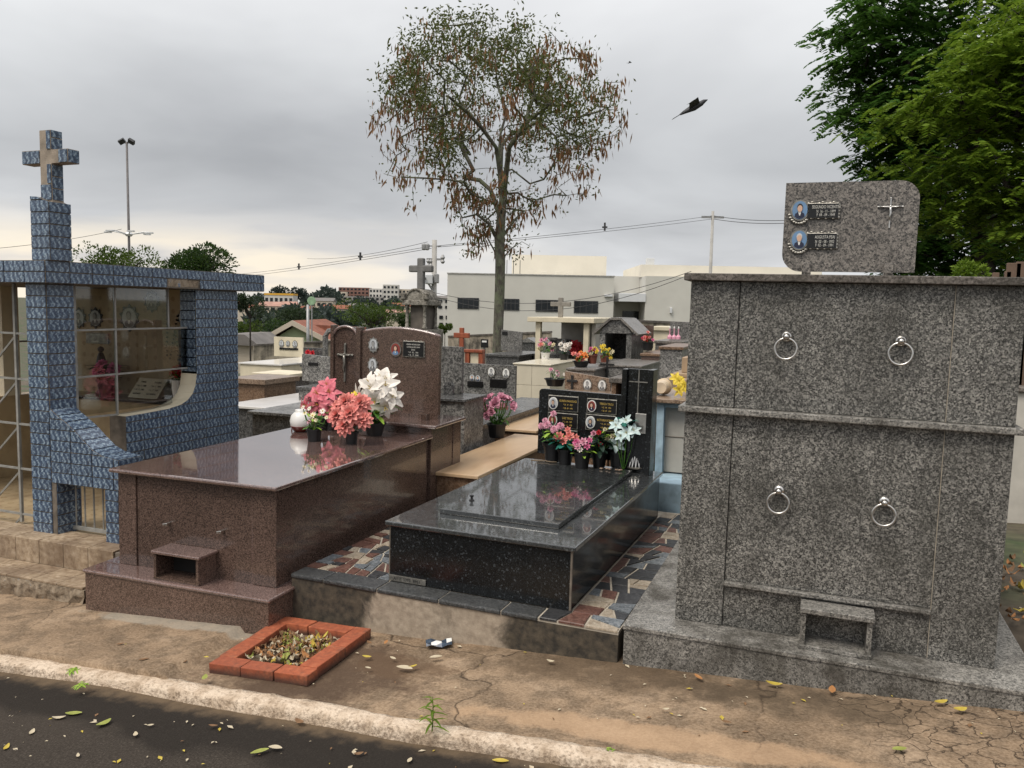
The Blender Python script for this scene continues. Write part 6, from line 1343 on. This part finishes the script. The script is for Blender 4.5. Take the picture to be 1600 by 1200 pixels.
frond_tree('light_leafy_tree', 'yellow-green leafy tree with layered boughs at the right edge', 10.5, (1690, 560), [(1600, 60, 120, 50, 0, 1), (1525, 120, 95, 30, -.3, .9), (1470, 185, 105, 30, 0, .9), (1560, 205, 110, 40, -.4, .9), (1450, 262, 80, 28, 0, .8), (1540, 290, 105, 40, -.3, .9), (1620, 150, 90, 50, 0, 1), (1640, 300, 100, 70, 0, 1), (1500, 340, 70, 30, 0, .7), (1590, 380, 70, 30, 0, .7), (1720, 180, 120, 150, 0, 1.5), (1395, 190, 40, 16, 0, .4)],
           480, LM['light'], .15, .23, [(1690, 480), (1680, 400), (1672, 330), (1660, 270)], 7)
def puff(name, label, px0, px1, ptop, pbot, D, mat, n=1500, lobes=9, trunk=True, group=None, flat=1.0, leafpx=3.2, cat='tree'):
    cx, s = (px0 + px1) / 2, D / F_PX; q = atd(cx, pbot, D); gz = min(H(q.x, q.y), q.z) - .3; o = thing(name, label, cat, (q.x, q.y, gz), (0, 0, YAW), group); hw_ = (px1 - px0) / 2 * s; h = (pbot - ptop) * s; z0 = q.z - gz
    C = []; Dn = []
    cen = [(RNG.uniform(-.62, .62) * hw_, RNG.uniform(-.5, .5) * hw_, z0 + h * RNG.uniform(.42, .72), RNG.uniform(.28, .46)) for _ in range(lobes)]
    for _ in range(n):
        c = cen[RNG.integers(lobes)]; u = RNG.normal(size=3); u /= np.linalg.norm(u); r = RNG.uniform(.75, 1.08); C.append([c[0] + u[0] * r * c[3] * hw_, c[1] + u[1] * r * c[3] * hw_, c[2] + u[2] * r * min(c[3] * hw_ * flat, h * .32)]); Dn.append(u + RNG.normal(size=3) * .5)
    lp = leafpx * s; leaf_mesh('crown', mat, np.array(C), np.array(Dn), RNG.uniform(.7, 1.4, n) * lp, lp * .6, o)
    m = MB(); m.tube([(0, 0, 0), (0, 0, z0 + h * .35), (.05 * hw_, 0, z0 + h * .6)], [hw_ * .07, hw_ * .05, hw_ * .02], 6)
    for c in cen: m.tube([(0, 0, z0 + h * .3), (c[0] * .6, c[1] * .6, c[2] - .1 * h), (c[0], c[1], c[2])], [hw_ * .035, hw_ * .025, hw_ * .01], 4)
    m.build('trunk', M['bark_dark'], o); return o
puff('umbrella_tree', 'spreading dark tree whose top shows over the chapel roof', 235, 372, 366, 470, 45, LM['mid'], 5200, 13, leafpx=4.6, flat=.7)
puff('olive_tree', 'pale olive tree left of the umbrella tree behind the chapel roof', 128, 262, 378, 470, 50, LM['bright'], 3400, 11, leafpx=4.4, flat=.8)
puff('dark_conifer_tree', 'dark tree at the end of the chapel roof', 366, 416, 448, 520, 52, LM['far'], 1900, 8)
puff('valley_tree', 'broad bright green tree in the valley left of the stone monument', 520, 640, 466, 528, 120, LM['bright'], 3000, 12, flat=.6)
puff('valley_tree', 'dark spreading tree in the valley below the yellow-topped house', 418, 512, 470, 520, 150, LM['far'], 2300, 10, flat=.6)
puff('valley_tree', 'bushy green tree behind the green gabled house', 395, 462, 494, 545, 85, LM['mid'], 1600, 8)
puff('valley_tree', 'bright shrubby tree at the chapel corner under the conifer', 362, 412, 492, 548, 60, LM['bright'], 1400, 8)
puff('valley_tree', 'small green tree below the white town blocks', 612, 652, 484, 525, 110, LM['mid'], 900, 6)
puff('shrub', 'green shrub between the utility pole and the pale building', 684, 706, 500, 532, 55, LM['bright'], 700, 5, cat='shrub')
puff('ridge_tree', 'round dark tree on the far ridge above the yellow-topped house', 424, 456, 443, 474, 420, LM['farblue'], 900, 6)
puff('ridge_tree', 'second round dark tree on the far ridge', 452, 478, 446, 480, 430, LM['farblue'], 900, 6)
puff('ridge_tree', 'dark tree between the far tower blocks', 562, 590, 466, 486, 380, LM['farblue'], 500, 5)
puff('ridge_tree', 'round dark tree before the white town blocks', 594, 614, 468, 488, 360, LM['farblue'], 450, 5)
puff('shrub', 'yellow-green shrub beside the fence posts behind the grey vault', 1480, 1545, 405, 450, 9.5, LM['light'], 800, 7, cat='shrub', leafpx=6)
# wood along the far ridge
C, Dn = [], []
for px0, px1, py, D, n in ((470, 535, 460, 480, 1500), (340, 430, 470, 460, 1600), (480, 660, 476, 420, 2600), (380, 560, 500, 200, 2600), (640, 720, 478, 420, 1200), (420, 640, 488, 300, 2600)):
    for _ in range(n):
        px = RNG.uniform(px0, px1); q = atd(px, py + 6 * math.sin(px * .12) + RNG.uniform(-5, 12), D + RNG.uniform(-25, 25)); C.append(q); Dn.append(RNG.normal(size=3))
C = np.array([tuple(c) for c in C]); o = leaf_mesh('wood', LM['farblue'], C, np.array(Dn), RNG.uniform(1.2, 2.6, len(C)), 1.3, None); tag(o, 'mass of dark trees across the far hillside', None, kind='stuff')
# ------------------------------------------------------------------ houses and the far town
RC = {'red': plain('clay_roof_tiles', (.24, .085, .05), .85, .35, 2.5), 'pink': plain('faded_roof', (.40, .23, .18), .85, .2, .3), 'grey': plain('grey_roof', (.17, .155, .145), .8, .25, 1), 'white': plain('town_white', (.55, .53, .49), .8, .08, .1), 'cream': plain('town_cream', (.52, .45, .36), .8, .1, .1), 'brick': plain('raw_brick_town', (.21, .115, .09), .9, .2, .3), 'yellow': plain('yellow_band', (.66, .36, .04), .7, .08, .1), 'green': plain('pale_green_wall', (.40, .47, .28), .8, .06, 1), 'tgrey': plain('town_grey', (.30, .285, .27), .85, .12, .2)}
def block(name, label, px0, px1, pt, pb, D, wallm, rows, cols, group=None, roof=None, depth=None, ang=0., band=None):
    a, c = atd(px0, pt, D), atd(px1, pb, D); s = D / F_PX; w_ = (px1 - px0) * s; h = (pb - pt) * s; q = atd(px0, pb, D); o = thing(name, label, 'building', (q.x, q.y, q.z - 4), (0, 0, YAW + ang), group); dp = depth or w_ * .6; h += 4
    box('wall', RC[wallm], o, 0, w_, 0, dp, 0, h)
    hv = h - 4
    for r in range(rows):
        for k in range(cols):
            x0 = w_ * (k + .22) / cols; x1 = w_ * (k + .78) / cols; z0 = 4 + hv * (r + .25) / rows; z1 = 4 + hv * (r + .72) / rows; box('window', M['bglass'], o, x0, x1, -.12, -.01, z0, z1)
    if band: box('band', RC[band], o, -.1, w_ + .1, -.15, dp, h + .01, h + 3 * s)
    if roof:
        rh = roof[1] * s; MB().prism([(-.3, 0), (dp + .3, 0), (dp / 2, rh)], (-.4, 0, h + .01), Y_, Z_, (w_ + .8, 0, 0)).build('roof', RC[roof[0]], o)
    return o
block('apartment_block', 'unfinished brick-coloured block with open floors on the far ridge', 529, 576, 449, 476, 520, 'brick', 5, 8)
block('apartment_block', 'grey lower wing joined to the unfinished block', 536, 600, 463, 482, 500, 'tgrey', 3, 9)
block('apartment_block', 'white block beside the unfinished one', 577, 597, 451, 480, 515, 'white', 4, 4)
block('apartment_block', 'tall white block with a stair tower in the far town', 598, 622, 445, 482, 500, 'white', 5, 4)
block('apartment_block', 'lower pale block right of the tall white one', 622, 640, 452, 484, 505, 'cream', 4, 3)
block('apartment_block', 'small white block at the left foot of the unfinished one', 520, 541, 456, 478, 510, 'cream', 3, 3)
block('town_house', 'white house with a bright yellow roof band', 413, 458, 461, 476, 380, 'white', 1, 6, band='yellow')
block('town_house', 'pink-roofed low house below the yellow-topped one', 404, 450, 478, 486, 340, 'cream', 1, 5, roof=('pink', 7))
block('town_house', 'second pink-roofed house farther right on the slope', 440, 462, 476, 490, 330, 'white', 1, 3, roof=('pink', 5))
block('town_house', 'grey-roofed white house in the middle of the slope', 485, 520, 470, 480, 360, 'cream', 1, 4, roof=('grey', 5))
block('town_house', 'red-roofed house under the grey town wing', 505, 545, 482, 492, 300, 'cream', 1, 4, roof=('red', 6))
block('town_house', 'cream house with faded roof left of the stone monument', 604, 636, 488, 498, 240, 'cream', 1, 4, roof=('pink', 4))
block('town_house', 'red-roofed house right below the tall white block', 612, 642, 478, 486, 330, 'cream', 1, 3, roof=('red', 5))
block('town_house', 'cream cottage low on the left slope', 405, 428, 498, 506, 200, 'cream', 1, 2, roof=('pink', 4))
block('town_house', 'white stacked houses between the pole and the pale building', 682, 704, 466, 484, 160, 'white', 2, 2, roof=('grey', 4))
block('town_house', 'lower white house between the pole and the pale building', 684, 704, 490, 512, 120, 'white', 2, 2)
for (px0, px1, pt, pb, D, wm, rf, lb) in ((350, 372, 474, 484, 380, 'white', 'red', 'small white house at the left end of the slope'), (372, 398, 480, 490, 330, 'cream', 'red', 'small cream house under the conifer on the slope'), (462, 486, 482, 490, 310, 'white', 'red', 'small white house beside the green disc sign'), (545, 570, 478, 487, 340, 'white', 'grey', 'small white house under the unfinished block'), (640, 660, 470, 482, 380, 'white', 'red', 'small house just right of the far apartment blocks')):
    block('town_house', lb, px0, px1, pt, pb, D, wm, 1, 3, roof=(rf, 4))
# green gabled house
DG = 62.; q = atd(412, 548, DG); gz = H(q.x, q.y) - .5; gh = thing('green_gabled_house', 'pale green gabled house with a red tiled roof beyond the wall', 'house', (q.x, q.y, gz), (0, 0, YAW)); s = DG / F_PX; zz_ = lambda py: q.z - gz + (548 - py) * s; xx_ = lambda px: (px - 412) * s
MB().prism([(xx_(424), 0), (xx_(506), 0), (xx_(506), zz_(532)), (xx_(460), zz_(509)), (xx_(424), zz_(532))], (0, 0, 0), X_, Z_, (.2, 9, 0)).build('wall', RC['green'], gh)
for (a, c) in (((xx_(408), zz_(535)), (xx_(460), zz_(505))), ((xx_(460), zz_(505)), (xx_(524), zz_(537)))):
    MB().prism([a, c, (c[0], c[1] + .25), (a[0], a[1] + .25)], (0, -.5, 0), X_, Z_, (.22, 10, 0)).build('roof', RC['red'], gh)
    MB().prism([(a[0], a[1] - .12), (c[0], c[1] - .12), (c[0], c[1] + .27), (a[0], a[1] + .27)], (0, -.62, 0), X_, Z_, (0, .11, 0)).build('barge_board', RC['cream'], gh)
MB().prism([(xx_(460), zz_(507)), (xx_(560), zz_(510)), (xx_(560), zz_(540)), (xx_(512), zz_(536))], (0, 3, 0), X_, Z_, (0, .3, 0)).build('side_roof', RC['red'], gh)
q = atd(365, 530, 55); ho = thing('grey_roofed_house', 'low house with a dark brown roof at the chapel corner', 'house', (q.x, q.y, H(q.x, q.y)), (0, 0, YAW)); s = 55 / F_PX; h = q.z - H(q.x, q.y)
box('wall', RC['cream'], ho, 0, 38 * s, 0, 5, -.5, h - 8 * s); MB().prism([(-8 * s, h - 8 * s), (44 * s, h - 10 * s), (20 * s, h + 8 * s), (-8 * s, h + 8 * s)], (0, -.4, 0), X_, Z_, (0, 6, 0)).build('roof', RC['grey'], ho)
# ------------------------------------------------------------------ right of the vault: wall, fence posts
gz = H(3, 9) - .2; wo = thing('cream_side_wall', 'low pale cream wall beyond the right side of the vault', 'wall', (1.6, 8.9, gz)); zt2 = 1.06 - gz
MB().box(0, 6, 0, .2, 0, zt2, .01).build('wall_face', M['palewall'], wo); box('coping', M['cap'], wo, -.03, 6.03, -.04, .24, zt2 + .001, zt2 + .05, .01)
M['post_wood'] = plain('grey_brown_wood', (.13, .085, .06), .9, .35, 6)
for i, (px, pt) in enumerate(((1556, 426), (1575, 424), (1585, 411), (1600, 409), (1615, 412))):
    q = at(px, pt, 9.3); gz = H(q.x, 9.3) - .1; o = thing('fence_post', ('short brown stake' if pt > 420 else 'tall brown board') + ' of the fence above the vault, ' + ['first from its left end', 'second from its left end', 'third from its left end', 'fourth from its left end', 'last at its right end'][i], 'fence post', (q.x, 9.3, gz)); box('post', M['post_wood'], o, -.03 - .035 * (pt < 420), .03 + .03 * (pt < 420), -.02, .02, 0, q.z - gz, .006)
# ------------------------------------------------------------------ birds
M['feather'] = plain('dark_feathers', (.035, .036, .04), .6, .3, 20)
def bird(label, px, py, D, L, ang):
    q = atd(px, py, D); o = thing('bird', label, 'bird', q, (0, -ang, YAW)); m = MB()
    m.tube([(-L * .5, 0, -.01 * L), (-L * .3, 0, 0), (0, 0, 0), (L * .28, 0, .01 * L), (L * .40, 0, .03 * L), (L * .52, 0, .02 * L)], [L * .02, L * .06, L * .11, L * .085, L * .06, L * .01], 8)
    m.build('body', M['feather'], o, sm=True)
    for sg_ in (-1, 1):
        w_ = MB(); w_.add([(L * .22, sg_ * L * .06, .02 * L), (-L * .18, sg_ * L * .06, .0), (L * .12, sg_ * L * .5, .16 * L), (-L * .22, sg_ * L * .48, .12 * L), (-L * .20, sg_ * L * .98, .10 * L), (-L * .42, sg_ * L * .85, .08 * L), (L * .22, sg_ * L * .06, .045 * L), (L * .12, sg_ * L * .5, .18 * L)], [(0, 1, 3, 2), (2, 3, 5, 4), (6, 7, 3, 1), (0, 2, 7, 6)]); w_.build('wing', M['feather'], o)
    t_ = MB(); t_.add([(-L * .42, -.05 * L, 0), (-L * .42, .05 * L, 0), (-L * .8, .12 * L, -.02 * L), (-L * .8, -.12 * L, -.02 * L), (-L * .42, 0, .02 * L)], [(0, 1, 2, 3), (0, 4, 1), (4, 2, 1), (0, 3, 4), (4, 3, 2)]); t_.build('tail', M['feather'], o); return o
bird('dark bird gliding past right of the dry tree', 1084, 168, 14., .50, R(28)); bird('tiny far bird high above the slim pole', 984, 98, 60., .3, R(5))
# ------------------------------------------------------------------ litter, leaves, weeds
def lf(name, a, c): return fmat(name, a, c, .7)
LFM = [lf('fallen_orange', (.34, .15, .055), (.46, .23, .09)), lf('fallen_yellow', (.42, .30, .04), (.52, .42, .09)), lf('fallen_brown', (.14, .075, .035), (.26, .15, .08)), lf('fallen_green', (.22, .24, .05), (.34, .36, .10)), lf('fallen_pale', (.45, .38, .26), (.56, .48, .36))]
def leaf_shape(L, W, curl):
    m = MB(); n = 5; L_, Rr, Cc = [], [], []
    for i in range(n + 1):
        u = i / n; w_ = W * math.sin(math.pi * (u * .92 + .04)) ** .8 / 2; x = L * (u - .5); z = .004 + curl * L * (u - .5) ** 2 * 2 + .002
        m.v += [(x, -w_, z + w_ * .22), (x, 0, z), (x, w_, z + w_ * .28)]
    for i in range(n): a = i * 3; m.add([], []); m.f += [(a, a + 1, a + 4, a + 3), (a + 1, a + 2, a + 5, a + 4)]; m.m += [0, 0]
    return m
def fallen(px, py, L, ci, where):
    L *= .82
    p = on_road(px, py, .004) if where == 'road' else on_ground(px, py, .012 if px > 400 else .026)
    col_ = ['orange', 'yellow', 'brown', 'yellow-green', 'pale'][ci]; size_ = 'tiny ' if L < .038 else 'small ' if L < .062 else ''
    if where == 'road': spots = ((60, 'near the left picture edge'), (100, 'left of the kerb grass tuft'), (140, 'below the kerb grass tuft'), (190, 'right of the kerb grass tuft'), (230, 'below the raised pavement slab'), (300, 'left of the brick bed'), (420, 'below the brick bed'), (520, 'right of the brick bed'), (620, 'left of the tall kerb weed'), (700, 'at the tall kerb weed'), (760, 'right of the tall kerb weed'), (9999, 'at the bottom edge'))
    else: spots = ((200, 'before the brown tomb'), (280, 'on the raised slab edge'), (400, 'before the brick bed'), (576, 'beside the brick bed corner'), (610, 'right of the brick bed'), (640, 'left of the torn wrapper'), (660, 'below the torn wrapper'), (760, 'touching the wrapper patch'), (900, 'before the black tomb'), (1060, 'left of the grey vault niche'), (1120, 'at the grey vault plinth'), (1180, 'on the open pavement'), (1250, 'under the grey vault niche'), (1350, 'right of the vault niche'), (1450, 'low before the vault'), (1480, 'by the cracked corner'), (9999, 'on the cracked corner'))
    sp_ = next(b_ for a_, b_ in spots if px < a_)
    o = leaf_shape(L, L * rs.uniform(.38, .52), rs.uniform(.0, .3)).build('fallen_leaf', LFM[ci], loc=p, rot=(rs.uniform(-.06, .06), rs.uniform(-.06, .06), rs.uniform(0, 6.28)), sm=True)
    tag(o, size_ + col_ + ' fallen leaf on the ' + ('asphalt ' if where == 'road' else 'pavement ') + sp_, 'leaf', 'fallen leaves on the ' + ('road' if where == 'road' else 'pavement'))
for a in ((92, 1124, .07, 4), (115, 1117, .09, 3), (162, 1133, .09, 3), (333, 1136, .05, 2), (406, 1176, .09, 3), (430, 1170, .07, 4), (50, 1146, .055, 4), (468, 1130, .07, 2), (680, 1156, .10, 1), (742, 1168, .08, 2), (782, 1191, .08, 1), (235, 1135, .035, 4), (122, 1183, .04, 4), (212, 1150, .05, 4), (560, 1180, .05, 2), (640, 1190, .045, 4), (10, 1170, .06, 1)): fallen(*a, 'road')
for a in ((632, 1045, .11, 4), (645, 1043, .06, 1), (681, 1028, .08, 4), (603, 1005, .06, 0), (577, 1006, .06, 2), (573, 1028, .06, 1), (614, 1030, .05, 4), (1091, 1060, .075, 0), (1209, 1071, .09, 1), (1300, 1080, .09, 0), (1500, 1111, .08, 1), (1470, 1099, .08, 1), (1405, 1173, .08, 3), (320, 1061, .07, 3), (225, 1032, .06, 2), (188, 1008, .05, 2), (575, 1045, .04, 4), (1135, 1130, .05, 2), (860, 1035, .05, 4), (1040, 1110, .04, 4)): fallen(*a, 'pave')
# leaf litter inside the brick bed
rl_ = random.Random(5); m = MB(); mats_ = LFM
for i in range(170):
    a, c = rl_.uniform(.2, .8), rl_.uniform(.2, .8); p = lerp(lerp(pc[0], pc[1], a), lerp(pc[3], pc[2], a), c); sub = leaf_shape(rl_.uniform(.03, .085), rl_.uniform(.015, .035), rl_.uniform(.1, .7)); an = rl_.uniform(0, 6.28); tx = rl_.uniform(-.6, .6)
    Rm = Euler((tx * .45, rl_.uniform(-.22, .22), an)).to_matrix(); m.mat(rl_.choices(range(5), (.14, .12, .48, .1, .16))[0]); m.add([Rm @ Vector(v) + p + Vector((0, 0, rl_.uniform(.004, .03))) for v in sub.v], sub.f)
tag(m.build('leaf_litter', mats_), 'heap of dead leaves filling the brick bed', None, kind='stuff')
# petals and crumbs scattered on the road and pavement
m = MB()
for i in range(330):
    if i < 170: px, py = RNG.uniform(0, 1100), RNG.uniform(1055, 1200); p = on_road(px, py, .003)
    else: px, py = RNG.uniform(0, 1600), RNG.uniform(985, 1150); p = on_ground(px, py, .004 if px > 400 else .024)
    if (i < 170 and p.y > 2.92) or (i >= 170 and (p.y < 3.08 or p.y > 4)): continue
    r = RNG.uniform(.004, .012) if RNG.random() < .85 else RNG.uniform(.014, .022); a = RNG.uniform(0, 6.28); m.mat(int(RNG.choice([4, 4, 4, 2, 1])))
    m.poly([(p.x + r * math.cos(a), p.y + r * math.sin(a), p.z + .002), (p.x - r * .5 * math.sin(a), p.y + r * .5 * math.cos(a), p.z + .004), (p.x - r * math.cos(a), p.y - r * math.sin(a), p.z + .001), (p.x + r * .45 * math.sin(a), p.y - r * .45 * math.cos(a), p.z + .003)])
tag(m.build('petal_litter', LFM), 'small pale petals and crumbs strewn over road and pavement', None, kind='stuff')
# dry leaves beside the vault, left and right
m = MB()
for i in range(520):
    if i < 200: x, y = RNG.uniform(-1.05, -.55), RNG.uniform(5.6, 6.9)
    else: x, y = RNG.uniform(.95, 2.6), RNG.uniform(3.9, 7.5)
    z = H(x, y) - .02 if y > 5.5 else G(x, y) if y < 4.6 else H(x, y) - .02 - .2 * (1 - smooth(4.3, 5.5, y))
    p = Vector((x, y, z + (.012 if i >= 200 else .02))); sub = leaf_shape(rl_.uniform(.04, .10), rl_.uniform(.02, .045), rl_.uniform(.2, 1.4)); Rm = Euler((rl_.uniform(-.2, .2), rl_.uniform(-.2, .2), rl_.uniform(0, 6.28))).to_matrix(); m.mat(rl_.choices(range(5), (.26, .1, .5, .06, .08))[0]); m.add([Rm @ Vector(v) + p + Vector((0, 0, rl_.uniform(.0, .015))) for v in sub.v], sub.f)
tag(m.build('dead_leaf_drift', LFM), 'drifts of dry brown leaves on both sides of the grey vault', None, kind='stuff')
# weeds
def weed(label, px, py, h, n, sp, where='pave', leafy=False):
    p = on_road(px, py, 0) if where == 'road' else on_ground(px, py, .004); o = thing('weed', label, 'weed', p); m = MB()
    if leafy:
        m.tube([(0, 0, 0), (.005, 0, h * .5), (.0, .004, h)], [.003, .0025, .001], 4)
        for i in range(n): u = .15 + .85 * i / n; a = i * 2.4; petal(m, (0, 0, h * u), (math.cos(a), math.sin(a), .35), (0, 0, 1), sp * (1.1 - .5 * u), sp * .16, .5, .1)
    else:
        for i in range(n): a = rs.uniform(0, 6.28); petal(m, (rs.uniform(-.02, .02), rs.uniform(-.015, .015), 0), (math.cos(a) * sp, math.sin(a) * sp, h), (math.cos(a), math.sin(a), .3), h * rs.uniform(.6, 1.2), .008, .3, .1)
    m.build('blade', FM['lime'] if not leafy else LM['light'], o); return o
weed('leafy weed sprouting tall from the kerb', 675, 1143, .15, 18, .07, leafy=True); weed('low green tuft at the kerb foot right of the tall weed', 721, 1160, .04, 22, .9, 'road'); weed('grass tuft on the kerb top at the left', 116, 1046, .04, 30, 1.2); weed('small grass tuft at the kerb face at the left', 128, 1069, .04, 16, .8); weed('tiny green sprout at the kerb below the black tomb', 955, 1172, .02, 10, 1.2); weed('green sprout at the foot of the grey vault plinth', 1580, 1100, .04, 16, .8)
# torn wrapper
p = on_ground(686, 1006, .012); m = MB(); gx = [(-.07 + .028 * i) for i in range(6)]; gy = [-.045 + .03 * j for j in range(4)]
for j, y in enumerate(gy):
    for i, x in enumerate(gx): m.v.append((x, y, .008 * math.sin(i * 1.7 + j * 2.1) + .006))
for j in range(3):
    for i in range(5): m.f.append((j * 6 + i, j * 6 + i + 1, (j + 1) * 6 + i + 1, (j + 1) * 6 + i)); m.m.append(1 if (i in (1, 2) and j == 1) or (i == 4 and j == 2) else 2 if j == 0 and i < 3 else 0)
tag(m.build('torn_wrapper', [plain('dark_blue_foil', (.035, .055, .085), .3, .4, 30), M['white'], plain('grey_foil', (.20, .22, .26), .3, .3, 30)], loc=p, rot=(0, 0, .5)), 'crumpled dark blue and white wrapper on the pavement', 'litter')
finish_texts()
for o in bpy.data.objects:
    if '_z' in o.keys(): del o['_z']
